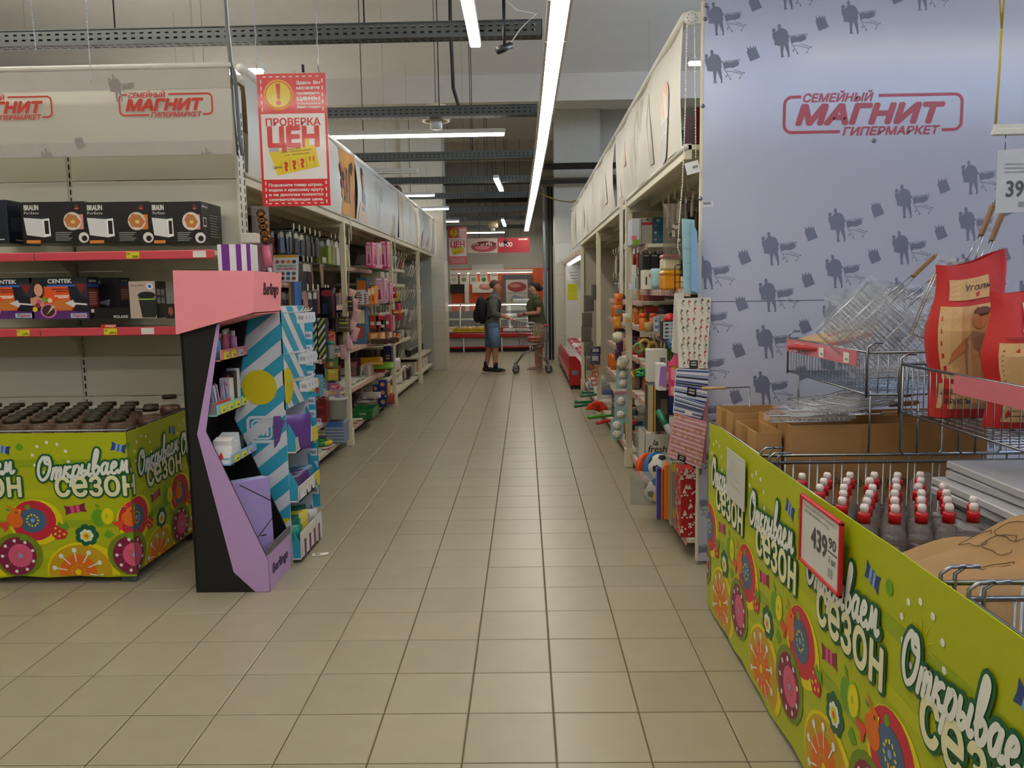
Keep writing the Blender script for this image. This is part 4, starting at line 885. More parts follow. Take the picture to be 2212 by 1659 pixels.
# ================================================================== BLUE CHEVRON STAND
s2 = empty('chevron_stand', (-1.45, 4.47, 0), 'blue and white chevron cardboard stand with yellow circles', 'display stand')
A0, A1, AX0, AX1, AZ = 4.245, 4.70, -1.63, -1.302, 1.415
CHW = M('#cfd3dc', .45, nz=.02); CHB = M('#2f9ab8', .45, nz=.04); CHY = M('#c9b80e', .45)
mb = MB(); mb.box(AX0, AX1, A0, A0 + .006, 0, AZ, CHW); mb.box(AX0, AX1, A1 - .006, A1, 0, AZ, CHW); mb.box(AX0, AX0 + .006, A0, A1, 0, AZ, CHW); mb.build('shell', s2)
mb = MB(); mb.box(AX1 - .006, AX1, A0, A1, .86, AZ, CHW); mb.build('front_panel', s2)
mb = MB(); mb.box(AX1 - .012, AX1 + .045, A1, A1 + .006, .2, AZ - .1, CHB); mb.build('tag_strip', s2)
def chev(m, W, z0, z1, sgn, mats):
    m.clip = (0, W, z0, z1); p = .165; k = -8
    while k * p < z1 + 1:
        a = k * p * 1.0
        q = [(0, a), (W, a + sgn * W * .78), (W, a + sgn * W * .78 + p * .52), (0, a + p * .52)]
        m.poly(q, mats, 1); k += 1
    m.clip = None
m = MB(FY(AX0, A0 - .0008, 0)); chev(m, AX1 - AX0, .26, AZ, 1, CHB); W = AX1 - AX0
m.clip = (0, W, 0, AZ); m.disc(W - .135, .985, .095, CHY, 2, n=28); chev(m, W, .0, .26, 1, CHY); m.clip = None
m.rring(W - .215, W - .05, .68, .83, .03, .016, CHW, 3); m.rring(W - .19, W - .075, .70, .81, .028, .01, CHW, 3, skip=(0, 1)); m.text('М', W - .16, .725, .055, CHW, 3, .06); m.build('side_print', s2)
m = MB(FXp(AX1 + .0008, A0, 0)); chev(m, A1 - A0, .86, AZ, -1, CHB); m.clip = (0, A1 - A0, .86, AZ); m.disc(.06, .985, .1, CHY, 2, n=28); m.clip = None; m.build('front_print', s2)
for k in range(13):
    m = MB(FXp(AX1 + .0455, A1 - .0 + .006, .25 + .078 * k)); m.X = FY(AX1 - .008, A1 - .0006, .28 + .078 * k); m.rect(0, .048, 0, .045, CHW if k != 8 else CHY, 1); m.rect(.008, .04, .012, .03, M('#8a8e98', .5), 2); m.build('price_tag', s2)
for zz in (1.36, 1.14, .99):
    for k in range(4):
        y = A0 + .03 + k * .065; mb = MB(); mb.tube([(AX1, y, zz + .02), (AX1 + .10, y, zz + .03), (AX1 + .11, y, zz + .045)], .003, M('#d8d8dc', .3), 5); mb.build('hook', s2)
        mb = MB(FY(AX1 + .075, y - .001, zz - .035)); mb.rect(0, .05, 0, .055, CHW, 0); mb.rect(.008, .038, .02, .04, M('#a0a2aa', .5), 1); mb.build('price_tag', s2)
ST = [(.62, '#cbc8bc'), (.345, '#cfccc4'), (.02, '#d0cdc2')]
for z, c in ST:
    mb = MB(); mb.box(AX0 + .01, AX1 + .05, A0 + .008, A1 - .008, z, z + .008, M(c, .5)); mb.box(AX1 + .044, AX1 + .05, A0 + .008, A1 - .008, z, z + .085 if z > .1 else z + .15, M(c, .5)); t = mb.build('tray', s2)
    m = MB(FXp(AX1 + .051, A0 + .008, z)); hh = .085 if z > .1 else .15
    for k in range(3): m.rect(.02 + .1 * k, .09 + .1 * k, .01, hh * .6, M('#dcdce0', .5), 1)
    m.rect(.33, .44, 0, hh, CHY if z > .1 else CHW, 1)
    if z < .1:
        for k in range(4): m.rect(.05 + .1 * k, .09 + .1 * k, 0, .1, M('#6a2a5a', .5), 2)
    m.build('tray_print', t)
    for y in (A0 + .01, A1 - .016):
        mb = MB(FXp(AX1, y, z)); mb.X = FY(0, y + .006, 0); mb.prism([(AX1 - .01, z), (AX1 + .05, z), (AX1 + .05, z + .08), (AX1 - .01, z + .2)], .005, CHB); mb.build('tray_cheek', t)
def pouch(name, label, cat, c, w, h, d, col, group, rz=0, tilt=0, rough=.3, deco=None):
    mb = MB(Matrix.Translation(c) @ Matrix.Rotation(rz, 4, 'Z') @ Matrix.Rotation(tilt, 4, 'X') @ FY(0, 0, 0)); mb.pillow(-w / 2, w / 2, 0, h, d, M(col, rough) if rough > .16 else M(col, .1, nz=0, alpha=.4, bump=.4, scale=25))
    e = mb.build(name, label=label, cat=cat, group=group)
    if deco: m = MB(mb.X @ Matrix.Translation((-w / 2, 0, d / 2 + .002))); deco(m, w, h); m.build('printed_label', e)
    return e
for k in range(5): pouch('pencil_case', 'purple printed pencil case on the upper tray of the chevron stand', 'pencil case', (AX1 + .015 - .03 * k, A0 + .05 + .075 * k, .63), .2, .20 - .012 * k, .03, ('#5c3a84', '#6a4a94', '#54367c', '#7a5aa0', '#4a3070')[k], 'purple pencil cases on the chevron stand', rz=.5, tilt=.12)
for k in range(6): pouch('sticker_pack', 'lilac foil sticker pack lying across the chevron stand tray', 'pack', (AX1 + .0, A0 + .05 + .06 * k, .64 + .012 * (k % 3)), .14, .09, .02, ('#a8a4c8', '#8cb0c4', '#b8a0d0', '#9ab8c8', '#c0b0dc', '#a090c0')[k], 'sticker packs on the chevron stand', rz=.9, tilt=-.6)
for k in range(3):
    mb = MB(Matrix.Translation((AX1 - .1, A0 + .06 + .11 * k, .36)) @ Matrix.Rotation(.2, 4, 'Z')); mb.box(-.14, .12, 0, .1, 0, .05 + .025 * k, M(('#d4d4d0', '#4c2a6a', '#38988e')[k], .4), .004); mb.build('notebook_stack', label=['white notebooks on the middle tray of the chevron stand', 'dark purple notebook on the middle tray of the chevron stand', 'teal notebook on the middle tray of the chevron stand'][k], cat='notebook')
for k in range(3): pouch('pencil_case', 'dark purple flat case on the middle tray of the chevron stand', 'pencil case', (AX1 + .0, A0 + .1 + .1 * k, .36), .16, .13, .03, ('#3a2458', '#4a2c66', '#2c6a80')[k], 'flat cases on the middle tray', rz=.7, tilt=-.5)
for k in range(7): pouch('drawstring_bag', 'teal satin bag bundled on the bottom tray of the chevron stand', 'bag', (AX1 - .02 - .02 * (k % 3), A0 + .05 + .055 * k, .06 + .03 * (k % 2)), .12, .15, .07, ('#127868', '#0e6458', '#1a8a78', '#c8b840', '#8a9098', '#127060', '#b8bcc0')[k], 'bags on the bottom tray', rz=.6, tilt=.15 * (-1) ** k)
mb = MB(); p = PZ(692, 1198, .001); mb.X = Matrix.Translation(p) @ Matrix.Rotation(.35, 4, 'Z'); mb.grid(lambda a, b: (-.045 + .09 * a, -.02 + .04 * b, .002 + .006 * (a - .5) ** 2), 6, 2, PAPER)
e = mb.build('paper_slip', label='white paper slip lying on the floor tiles near the chevron stand', cat='paper')
mb = MB(mb.X); mb.box(-.03, .0, -.008, .008, .0035, .0038, M('#6a6a6a', .6)); mb.build('barcode', e)
# ================================================================== SHELVING RUN ON THE PENCIL SIDE (faces +X)
SHELFM = M('#cfc9b2', .45, nz=.04, scale=5); RAILP = M('#c98f8c', .4, nz=.1, scale=30)
_proto = {}
def shelf_part(par, sx, x0, x1, y0, y1, z, rail='p', tagn=None, t=.03, face=1):
    """x0 back, x1 front (aisle side); face=+1 faces +X, -1 faces -X"""
    mb = MB(); mb.box(min(x0, x1), max(x0, x1), y0 + .004, y1 - .004, z - t, z, SHELFM, .004); sh = mb.build('shelf', par)
    mb = MB(); mb.box(x1, x1 + face * .008, y0 + .006, y1 - .006, z - t - .012, z + .004, RAILP if rail == 'p' else SHELFM, .002); rl = mb.build('price_rail', sh)
    n = int((y1 - y0) / .11) if tagn is None else tagn
    L = y1 - y0
    for k in range(n):
        if random.random() < .2: continue
        c = random.choice(('#d8d4cc', '#d2cdc6', '#d8d2a0', '#d6c8c4'))
        if ('tag', c, face) not in _proto:
            m = MB((FXp if face > 0 else FXm)(0, 0, 0)); m.rect(0, .06, 0, .036, M(c, .5), 1); m.rect(.02, .05, .01, .018, M('#7a7672', .6), 2); _proto[('tag', c, face)] = o = m.build('price_tag')
        else: o = _proto[('tag', c, face)].copy(); COL.objects.link(o)
        o.parent = sh; o.location = Vector((x1 + face * .0086, (y0 + L * (k + .15) / n) if face > 0 else (y1 - L * (k + .15) / n), z - t - .008)) - par.location - sh.location
    return sh
def bay(name, label, X1, XB, y0, y1, zt, face, shelves, posts=(0, 1), back='#5e584c'):  # default back colour is darkened to stand for shade deep in the shelves
    b = empty(name, (X1, (y0 + y1) / 2, 0), label, 'shelving')
    mb = MB(); mb.box(XB - face * .02, XB, y0, y1, 0, zt, M(back, .6, nz=.05)); mb.build('back_panel', b)
    for k, y in enumerate((y0, y1)):
        if k not in posts: continue
        mb = MB(); mb.box(X1 - .025, X1 + .025, y - .025, y + .025, .15, zt, CREAM, .004); p = mb.build('post', b)
        mb = MB(); mb.box(X1 - .035, X1 + .035, y - .035, y + .035, 0, .16, CREAM, .004); mb.build('post_foot', p)
    xa, xb_ = min(X1, XB), max(X1, XB)
    mb = MB(); mb.box(xa, xb_, y0, y1, zt, zt + .025, SHELFM); mb.box(X1 - face * .02, X1 + face * .02, y0, y1, zt - .05, zt + .03, SHELFM, .004); mb.build('canopy', b)
    for k in (1, 2, 3):
        x = XB + (X1 - XB) * k / 4; mb = MB(); mb.box(x - .012, x + .012, y0, y1, zt - .05, zt, SHELFM); mb.build('canopy_rib', b)
    mb = MB(); mb.box(xa, xb_, y1 - .05, y1 - .02, zt - .09, zt, SHELFM); mb.build('canopy_beam', b)
    for (z, xf, a, c, rail) in shelves: shelf_part(b, 0, XB, xf, a, c, z, rail, face=face)
    mb = MB(); mb.box(min(XB, X1 - face * .16), max(XB, X1 - face * .16), y0, y1, .0, .1, M('#4a4438', .7)); mb.build('plinth', b)
    for y in (y0 + .35, y1 - .35):
        mb = MB(); mb.cyl((X1 - face * .1, y, 0), (X1 - face * .1, y, .1), .02, M('#8a8578', .5), 8); mb.build('levelling_foot', b)
    return b
XL, XLB, ZT = -1.735, -2.5, 2.205
B0 = bay('shelving_bay', 'cream shelving bay behind the chevron stand with hanging stationery', XL, XLB, 5.0, 7.70, ZT, 1, [(.13, -1.75, 5, 7.66, 'w'), (.36, -1.80, 5, 7.05, 'p'), (.60, -1.84, 5, 7.05, 'p'), (.60, -1.80, 7.05, 7.66, 'p'), (.86, -1.88, 5, 7.05, 'p'), (.90, -1.84, 7.05, 7.66, 'p'), (1.22, -1.9, 5, 7.66, 'w'), (1.58, -2.0, 5, 7.05, 'p')], posts=(1,))
B1 = bay('shelving_bay', 'cream shelving bay with doll boxes and green basket', XL, XLB, 7.72, 10.42, ZT, 1, [(.13, -1.78, 7.75, 10.38, 'p'), (.51, -1.80, 7.75, 10.38, 'p'), (.90, -1.86, 7.75, 10.38, 'p'), (1.36, -1.90, 7.75, 10.38, 'p'), (1.78, -1.98, 8.9, 10.38, 'p')], posts=(1,))
B2 = bay('shelving_bay', 'cream shelving bay with grey hanging packs past the doll boxes', XL, XLB, 10.44, 13.05, ZT, 1, [(.13, -1.78, 10.48, 13.0, 'w'), (.35, -1.86, 10.5, 11.9, 'w'), (.78, -1.88, 10.48, 13.0, 'w'), (1.22, -1.92, 10.48, 13.0, 'w'), (1.62, -1.95, 10.48, 13.0, 'w'), (1.85, -1.95, 10.48, 13.0, 'w')], posts=(1,))
B3 = bay('shelving_bay', 'cream shelving bay ending at the grey end panel by the column', XL, XLB, 13.07, 15.15, ZT, 1, [(.15, -1.78, 13.1, 15.1, 'w'), (.42, -1.80, 13.1, 15.1, 'w')], posts=())
mb = MB(); mb.box(XLB, XL - .02, 15.15, 15.2, 0, ZT, M('#a7a79f', .5)); mb.build('end_panel', B3)
# ---- goods helpers
def ledge(name, label, cat, u0, u1, vt, y, z, d, col, deco=None, group=None, b=.003, rough=.45, side=None):
    """box standing on a surface at height z, seen between image columns u0..u1 with its near face at depth y"""
    vm = 700; x0, x1 = PY(u0, vm, y).x, PY(u1, vm, y).x; zt = PY((u0 + u1) / 2, vt, y).z
    mb = MB(); mb.box(x0, x1, y, y + d, z, max(z + .02, zt), M(col, rough), b); e = mb.build(name, label=label, cat=cat, group=group)
    m = MB(FY(x0, y - .0006, z)); W, Hh = x1 - x0, max(.02, zt - z)
    if deco: deco(m, W, Hh)
    if side: m.X = (FXp if x0 < 0 else FXm)(x1 + .0006 if x0 < 0 else x0 - .0006, y if x0 < 0 else y + d, z); side(m, d, Hh)
    if m.f: m.build('printed_face', e)
    return e
def stripes(cols, n=5):
    def f(m, W, Hh):
        for k in range(n): m.rect(W * .08, W * (.55 + .37 * random.random()), Hh * (.1 + .8 * k / n), Hh * (.1 + .8 * k / n + .4 / n), M(cols[k % len(cols)], .45), 1)
    return f
def patch(c1, c2):
    def f(m, W, Hh): m.rect(W * .08, W * .92, Hh * .55, Hh * .9, M(c1, .45), 1); m.disc(W * .5, Hh * .32, W * .28, M(c2, .45), 1, Hh * .2, 12)
    return f
def hang_packs(bayobj, label, cat, group, y0, y1, nh, z, xb, xf, per, w, h, cols, t=.006, name='hanging_pack', tip=True, tilt=0.0, gap=None):
    face = 1 if xf > xb else -1
    for k in range(nh):
        y = y0 + (y1 - y0) * (k + .5) / nh
        mb = MB(); mb.tube([(xb, y, z), (xf, y, z + .01), (xf + face * .012, y, z + .03)], .0035, M('#b8b4a8', .35, .5), 5); hk = mb.build('hook', bayobj)
        if tip: mb = MB(); mb.box(xf + face * .008, xf + face * .013, y - .018, y + .018, z + .015, z + .068, M('#cfc8ae', .5)); mb.build('tag_holder', hk)
        for j in range(per):
            c = random.choice(cols); key = (name, w, h, c, t)
            if key not in _proto:
                m = MB(); m.box(-t / 2, t / 2, -w / 2, w / 2, -h, -h * .24, M(c, .35), min(.004, t * .4)); m.box(-.001, .001, -w / 2, w / 2, -h * .26, .0, M('#c8c4bc' if random.random() < .5 else c, .4)); m.box(-.0012, .0012, -.012, .012, -.004, .012, M('#b8b4ac', .4))
                _proto[key] = m.build(name, label=label, cat=cat, group=group); o = _proto[key]
            else: o = _proto[key].copy(); COL.objects.link(o); tag(o, label, cat, group)
            g_ = gap if gap else (abs(xf - xb) - .06) / max(1, per)
            o.location = (xf - face * (.02 + j * g_), y + random.uniform(-.006, .006), z - .004); o.rotation_euler = (random.uniform(-.06, .06), random.uniform(-.05, .05) + tilt, random.uniform(-.12, .12))
# ---- bay 0
hang_packs(B0, 'slim black pack hanging in the dense row behind the chevron stand', 'pack', 'black packs on hooks', 7.1, 7.5, 3, 1.76, -2.45, -1.98, 18, .12, .27, ['#17141a', '#1e1a22', '#121014'], .010, name='black_pack')
hang_packs(B0, 'wood and cream ruler pack hanging beside the cream post', 'pack', 'ruler packs beside the post', 7.52, 7.66, 3, 1.76, -2.4, -1.9, 4, .05, .26, ['#b59a74', '#8a6440', '#cbbf9e'], .012, name='ruler_pack')
hang_packs(B0, 'small stationery pack hanging on the top hooks under the canopy', 'pack', 'packs on the top hooks', 6.6, 7.62, 6, 2.0, -2.42, -1.92, 6, .08, .17, ['#2a3038', '#39404a', '#6a88b4', '#c8ccd4', '#8a5a50', '#232830'], .012)
hang_packs(B0, 'grey and pink pack hanging on the lower hooks behind the chevron stand', 'pack', 'grey and pink packs on the lower hooks', 6.7, 7.2, 3, 1.5, -2.4, -1.85, 8, .09, .23, ['#3a3a40', '#8a8078', '#a08078', '#b4aeaa', '#2c3038'], .014)
hang_packs(B0, 'red and white pack hanging on the lower hooks next to the post', 'pack', 'red packs by the post', 7.45, 7.66, 2, 1.5, -2.3, -1.88, 5, .06, .2, ['#a85a58', '#c4c0b8', '#b84a50'], .012)
ledge('teal_case', 'dark teal flat case on the top hooks shelf behind the poster', 'case', 598, 641, 495, 6.9, 1.88, .05, '#2c4048')
def booklet(u0, u1, v0, v1, y, col, deco, label, lean=.25, zbase=None):
    p, q = PY(u0, v1, y), PY(u1, v0, y); W, Hh = q.x - p.x, q.z - p.z; X = Matrix.Translation((p.x, y, p.z if zbase is None else zbase)) @ Matrix.Rotation(-lean, 4, 'X') @ FY(0, 0, 0)
    mb = MB(X); mb.box(0, W, 0, Hh, -.008, 0, M(col, .4), .001); e = mb.build('booklet', label=label, cat='book'); m = MB(X); deco(m, W, Hh); m.build('printed_cover', e); return e
def enc(m, W, Hh):
    m.rect(W * .02, W * .98, Hh * .9, Hh * .99, M('#d89a30', .4), 1)
    for r, yy in ((0, .74), (1, .3), (2, .12)):
        for k in range(4): m.disc(W * (.17 + .22 * k), Hh * yy, W * .085, M(random.choice(('#5a6878', '#3a5a98', '#8a5a48', '#c87a40', '#3c3c44', '#b05a5a')), .4), 1, Hh * .07, 12)
    m.text('СОВРЕМЕННОГО', W * .12, Hh * .55, Hh * .07, M('#3a8a50', .4), 1, .03, 0, W * .78); m.text('ШКОЛЬНИКА', W * .14, Hh * .44, Hh * .08, M('#c03a60', .4), 1, .04, 0, W * .78)
booklet(588, 640, 528, 589, 6.2, '#d4d8dc', enc, 'white schoolchild book with round pictures on the upper shelf', .22, 1.581)
booklet(600, 626, 606, 652, 6.5, '#cfd2d8', lambda m, W, Hh: [m.rect(W * .1, W * .9, Hh * (.1 + .11 * k), Hh * (.14 + .11 * k), M(random.choice(('#3a4a80', '#5a5a60', '#c06a5a')), .4), 1) for k in range(8)], 'pale printed booklet with text lines under the upper shelf', .15, 1.221)
for k, (u, c) in enumerate(((627, '#b0905a'), (631, '#6a5c48'), (635, '#2c62a8'))): ledge('thin_book', ['tan thin book standing beside the pale booklet', 'brown thin book standing beside the pale booklet', 'bright blue thin book standing beside the pale booklet'][k], 'book', u, u + 5, 607, 6.55, 1.221, .2, c)
pouch('shoe_bag', 'black shoe bag with red trim hanging among the packs', 'bag', (PY(708, 640, 7.25).x, 7.25, 1.26), .15, .28, .06, '#15141c', None, deco=lambda m, w, h: (m.disc(w * .5, h * .82, w * .36, M('#8a1c2c', .5), 1, h * .11), m.line(w * .85, h * .05, w * .9, h * .75, .012, M('#8a1c2c', .5), 1), m.rect(w * .2, w * .5, h * .15, h * .5, M('#1c2648', .5), 1)))
def chevbox(m, W, Hh):
    m.clip = (0, W, 0, Hh)
    for k in range(-3, 8): m.poly([(0, Hh * (.18 * k)), (W, Hh * (.18 * k + .25)), (W, Hh * (.18 * k + .34)), (0, Hh * (.18 * k + .09))], M('#c8ccc4' if k % 2 else '#a8b040', .45), 1)
    m.clip = None
for k, (a, b_) in enumerate(((668, 684), (686, 702))): ledge('patterned_box', 'green and black zigzag carton on the mid shelf beside the teal jar', 'box', a, b_, 687, 7.1, .90 + .001, .12, '#2a3440', chevbox, 'zigzag cartons on the mid shelf')
mb = MB(); p = PY(711, 717, 7.15); mb.lathe([(.03, 0), (.036, .01), (.036, .12), (.03, .13)], M('#a8b4ac', .15, nz=0, alpha=.5), (p.x, p.y + .04, .901), 12); e = mb.build('teal_jar', label='clear jar with teal lid beside the zigzag cartons', cat='jar'); mb = MB(); mb.lathe([(.037, .125), (.037, .155), (0, .156)], M('#2a8078', .4), (p.x, p.y + .04, .901), 12); mb.build('lid', e)
# hanging strip of activity books on the aisle edge
cs = empty('clip_strip', (-1.74, 7.3, 1.25), 'clear strip of small activity books hanging at the shelf edge', 'clip strip')
mb = MB(); mb.box(PY(700, 790, 7.25).x, PY(704, 790, 7.25).x, 7.262, 7.264, .5, 1.28, M('#c8c8c4', .2, nz=0, alpha=.5)); mb.build('strip', cs)
for u0, u1, v0, v1, c, c2, c3, lb in ((692, 722, 716, 748, '#d8b020', '#c42a28', '#d8705a', 'red and yellow activity book topmost on the clip strip'), (699, 729, 766, 795, '#b84a40', '#4a7040', '#5a8048', 'green activity book second on the clip strip'), (703, 730, 797, 822, '#6a9a50', '#d0b818', '#c8a838', 'yellow activity book third on the clip strip'), (707, 733, 828, 858, '#3a6ab0', '#c43a68', '#b08a98', 'pink and blue activity book lowest on the clip strip')):
    p, q = PY(u0, v1, 7.25), PY(u1, v0, 7.25); mb = MB(); mb.box(p.x, q.x, 7.25, 7.258, p.z, q.z, M(c, .35)); e = mb.build('activity_book', label=lb, cat='book'); W, Hh = q.x - p.x, q.z - p.z
    m = MB(FY(p.x, 7.2495, p.z)); m.rect(W * .22, W, Hh * .05, Hh, M(c3, .35), 1); m.rect(W * .25, W * .97, Hh * .6, Hh * .95, M(c2, .35), 2); m.rect(W * .32, W * .8, Hh * .78, Hh * .84, M('#e0d8c0', .4), 3); m.rect(W * .35, W * .75, Hh * .68, Hh * .73, M('#e0d8c0', .4), 3); m.disc(W * .85, Hh * .87, W * .07, M('#d8a830', .4), 3, n=10); m.disc(W * .55, Hh * .3, W * .16, M('#d8a060', .4), 2, n=10); m.build('printed_cover', e)
# white tub, boxes and magazines low in bay 0
p = PY(720, 897, 7.05); hw = .098
mb = MB(); mb.lathe([(.085, 0), (.1, .165), (.112, .168), (.112, .185), (.1, .186), (.095, .18), (.08, .01), (0, .008)], M('#b9bcb4', .4), (p.x, 7.16, .362), 20); mb.build('storage_tub', label='grey white plastic tub with rim on the low stationery shelf', cat='tub')
mb = MB(); mb.box(p.x - .09, p.x + .08, 7.1, 7.3, .131, .331 - .0, M('#6a7a94', .4), .004); e = mb.build('blue_carton', label='blue and grey carton beneath the white tub', cat='box')
m = MB(FY(p.x - .09, 7.0995, .131)); [m.rect(0, .17, .02 + .03 * k, .027 + .03 * k, M('#b8bcc0', .4), 1) for k in range(5)]; m.rect(.02, .15, .15, .195, M('#3a68b8', .4), 2); m.build('printed_face', e)
ledge('pomegranate_box', 'dark red fruit-print carton beside the white tub', 'box', 676, 697, 862, 6.9, .3605, .1, '#6a1a1c', lambda m, W, Hh: [m.disc(W * random.random(), Hh * random.random(), W * .16, M('#9a2c28', .4), 1 + k % 3, n=8) for k in range(9)])
ledge('toy_carton', 'colourful toy carton on the second stationery shelf', 'box', 672, 686, 812, 6.85, .6005, .12, '#4a9ab8', patch('#d8a030', '#c83a2a'))
booklet(678, 692, 895, 912, 6.7, '#b8c8d4', patch('#c84a80', '#d8d8d8'), 'pale blue picture card leaning on the low shelf', .3, .3605)
for k in range(16):
    mb = MB(); x = -1.95 + .05 * (k % 3) + random.uniform(-.02, .02); y = 6.55 + .17 * (k % 6); z = .1305 + .006 * (k // 6) + (.0 if k < 6 else .0); mb.X = Matrix.Translation((x, y, z)) @ Matrix.Rotation(random.uniform(-.3, .3), 4, 'Z'); mb.box(-.14, .12, -.07, .07, 0, .0055, M(random.choice(('#b84038', '#c8c4bc', '#8a9ab0', '#d8c8b8', '#5a6a8a', '#a8582c')), .35)); mb.build('magazine', label='thin colour magazine lying on the base shelf of the stationery bay', cat='magazine', group='magazines on the base shelf')
mb = MB(); pts_ = [(-1.83 + .085 * math.cos(a), 6.95 + .085 * math.sin(a), .172) for a in [2 * math.pi * k / 20 for k in range(20)]]; mb.tube(pts_, .02, M('#c8ae18', .4), 8, closed=True); e = mb.build('toy_ring', label='yellow toy ring with green ends on the magazines', cat='toy')
mb = MB(); mb.tube(pts_[3:8], .021, M('#2c8a38', .4), 8); mb.tube(pts_[13:18], .021, M('#2c8a38', .4), 8); mb.build('grip', e)
for k in range(7):
    mb = MB(); mb.X = Matrix.Translation((-2.05, 7.15 + .06 * (k % 3), .862 + .012 * k if False else .605 + .014 * k)); mb.box(-.2, .16, 0, .3, 0, .012, M(('#2a2c28', '#9a9030', '#3a3c38', '#c8c4b8', '#22242a', '#a8a494', '#4a4a3c')[k], .5), .002); mb.build('paper_pad', label='paper pad in the flat stack beside the activity books', cat='paper pad', group='flat pads beside the activity books')
# hanging pouches at the gondola corner (leopard hair ties, pink pack)
for k, (u0, u1, v0, v1, c, lb) in enumerate(((546, 580, 445, 530, '#a8a0a4', 'clear pouch of leopard hair ties hanging at the gondola corner'), (553, 588, 527, 585, '#c88a98', 'clear pouch with pink brush hanging below the hair ties'))):
    p, q = PY(u0, v1, 5.05), PY(u1, v0, 5.05); W, Hh = q.x - p.x, q.z - p.z
    e = empty('hanging_pouch', ((p.x + q.x) / 2, 5.05, p.z), lb, 'pouch'); mb = MB(FY(0, 5.05, 0)); mb.pillow(p.x, q.x, p.z, q.z, .03, M(c, .15, nz=0, alpha=.45)); mb.build('film', e)
    mb = MB()
    if k == 0:
        for i in range(9): a = PY(565 + 1.3 * i, 462 + 7 * i, 5.05); mb.tube([a + Vector((.022 * math.cos(t), -.008, .02 * math.sin(t))) for t in [2 * math.pi * j / 8 for j in range(8)]], .011, M('#b0702c' if i % 2 else '#4a3018', .7, nz=.6, scale=120), 6, closed=True)
        mb.build('hair_tie', e)
    else:
        a, b_ = PY(572, 532, 5.04), PY(581, 576, 5.04); mb.cyl(a, b_, .028, M('#d8708c', .4), 10); mb.cyl(b_, b_ + Vector((.01, 0, -.05)), .012, M('#d8d4d4', .4), 8); mb.build('brush', e)
mb = MB(); p = PY(549, 513, 4.9); mb.box(-1.716, p.x + .026, 4.86, 4.93, p.z - .035, p.z + .025, WHITE, .004); e = mb.build('sensor_box', label='small white plastic box fixed to the gondola end upright', cat='sensor'); 
# cartons stored on top of the run, behind the banners
for u0, u1, v0, v1, y, c, dc, lb in ((522, 566, 195, 262, 5.3, '#8a6a3c', lambda m, W, Hh: (m.rect(W * .2, W * .5, Hh * .6, Hh * .8, M('#5a4424', .6), 1), m.rect(W * .6, W * .9, Hh * .3, Hh * .6, M('#4a3820', .6), 1)), 'brown carton stored on top of the run by the header'), (518, 570, 262, 332, 5.2, '#c8c8bc', lambda m, W, Hh: (m.poly([(W * .05, Hh), (W * .6, Hh * .75), (W * .6, Hh * .3), (W * .05, Hh * .55)], M('#1c9848', .4), 1), m.text('fresh', W * .1, Hh * .62, Hh * .12, DW, 2, .03)), 'white carton with green label under the brown one'), (640, 700, 480 - 170, 350, 6.6, '#6a5638', None, 'brown carton on top of the run behind the poster'), (742, 776, 330, 372, 8.3, '#5a4a34', lambda m, W, Hh: m.rect(W * .75, W, Hh * .0, Hh * .7, M('#b8bcc8', .5), 1), 'brown open carton standing above the second banner'), (800, 838, 388, 404, 9.9, '#8a8f40', patch('#3a7a3c', '#c8b830'), 'green and yellow pack lying above the second banner'), (850, 868, 400, 420, 10.9, '#4a2c28', None, 'dark red carton above the third banner')):
    yy = 1.86 * FPX / (1133 - (u0 + u1) / 2); x1_ = -1.80; x0_ = max(-2.35, x1_ - (u1 - u0) * yy / FPX * 1.1 - .1); zb = ZT + .026; h = PY((u0 + u1) / 2, v0, yy).z - zb
    if lb.startswith('brown carton stored'): zb += .30; h -= .30
    if lb.startswith('white carton'): h = .298
    if lb.startswith('brown carton stored') or lb.startswith('white carton'): yy = 5.12
    mb = MB(); mb.box(x0_, x1_, yy, yy + .35, zb, zb + max(.06, h), M(c, .7), .003); e = mb.build('stored_carton', label=lb, cat='carton'); m = MB(FY(x0_, yy - .0006, zb))
    if dc: dc(m, x1_ - x0_, max(.06, h)); m.build('printed_face', e)
# ---- bay 1
hang_packs(B1, 'toy blister pack hanging at the top of the doll bay', 'pack', 'toy packs on the doll bay top hooks', 7.9, 8.9, 6, 2.02, -2.4, -1.92, 4, .1, .24, ['#3a4250', '#8a8a58', '#c8c4bc', '#5a6a88', '#6a4a7a', '#8aa040'], .03, name='toy_pack')
def doll(m, W, Hh): m.rect(W * .12, W * .88, Hh * .1, Hh * .86, M('#e0a8c0', .3), 1); m.disc(W * .5, Hh * .68, W * .18, M('#d8a080', .4), 2, Hh * .1, 10); m.poly([(W * .3, Hh * .15), (W * .7, Hh * .15), (W * .58, Hh * .55), (W * .42, Hh * .55)], M('#a02850', .4), 2); m.rect(W * .2, W * .8, Hh * .9, Hh * .97, M('#f0d8e0', .4), 1)
for k, (a, b_, vt, y, z, c, lb) in enumerate(((795, 809, 522, 9.3, 1.781, '#c83a78', 'pink doll box facing the aisle end on the top shelf'), (810, 822, 524, 9.5, 1.781, '#d8b8c4', 'pale doll box with oval window on the top shelf'), (823, 841, 520, 9.9, 1.781, '#b0305c', 'magenta doll box against the cream post'), (812, 832, 600, 9.6, 1.361, '#b090a8', 'lilac and purple doll box on the second shelf'), (832, 844, 610, 9.9, 1.361, '#9c6a90', 'mauve doll box tucked by the post on the second shelf'))): ledge('doll_box', lb, 'box', a, b_, vt, y, z, .25, c, doll, None, side=doll)
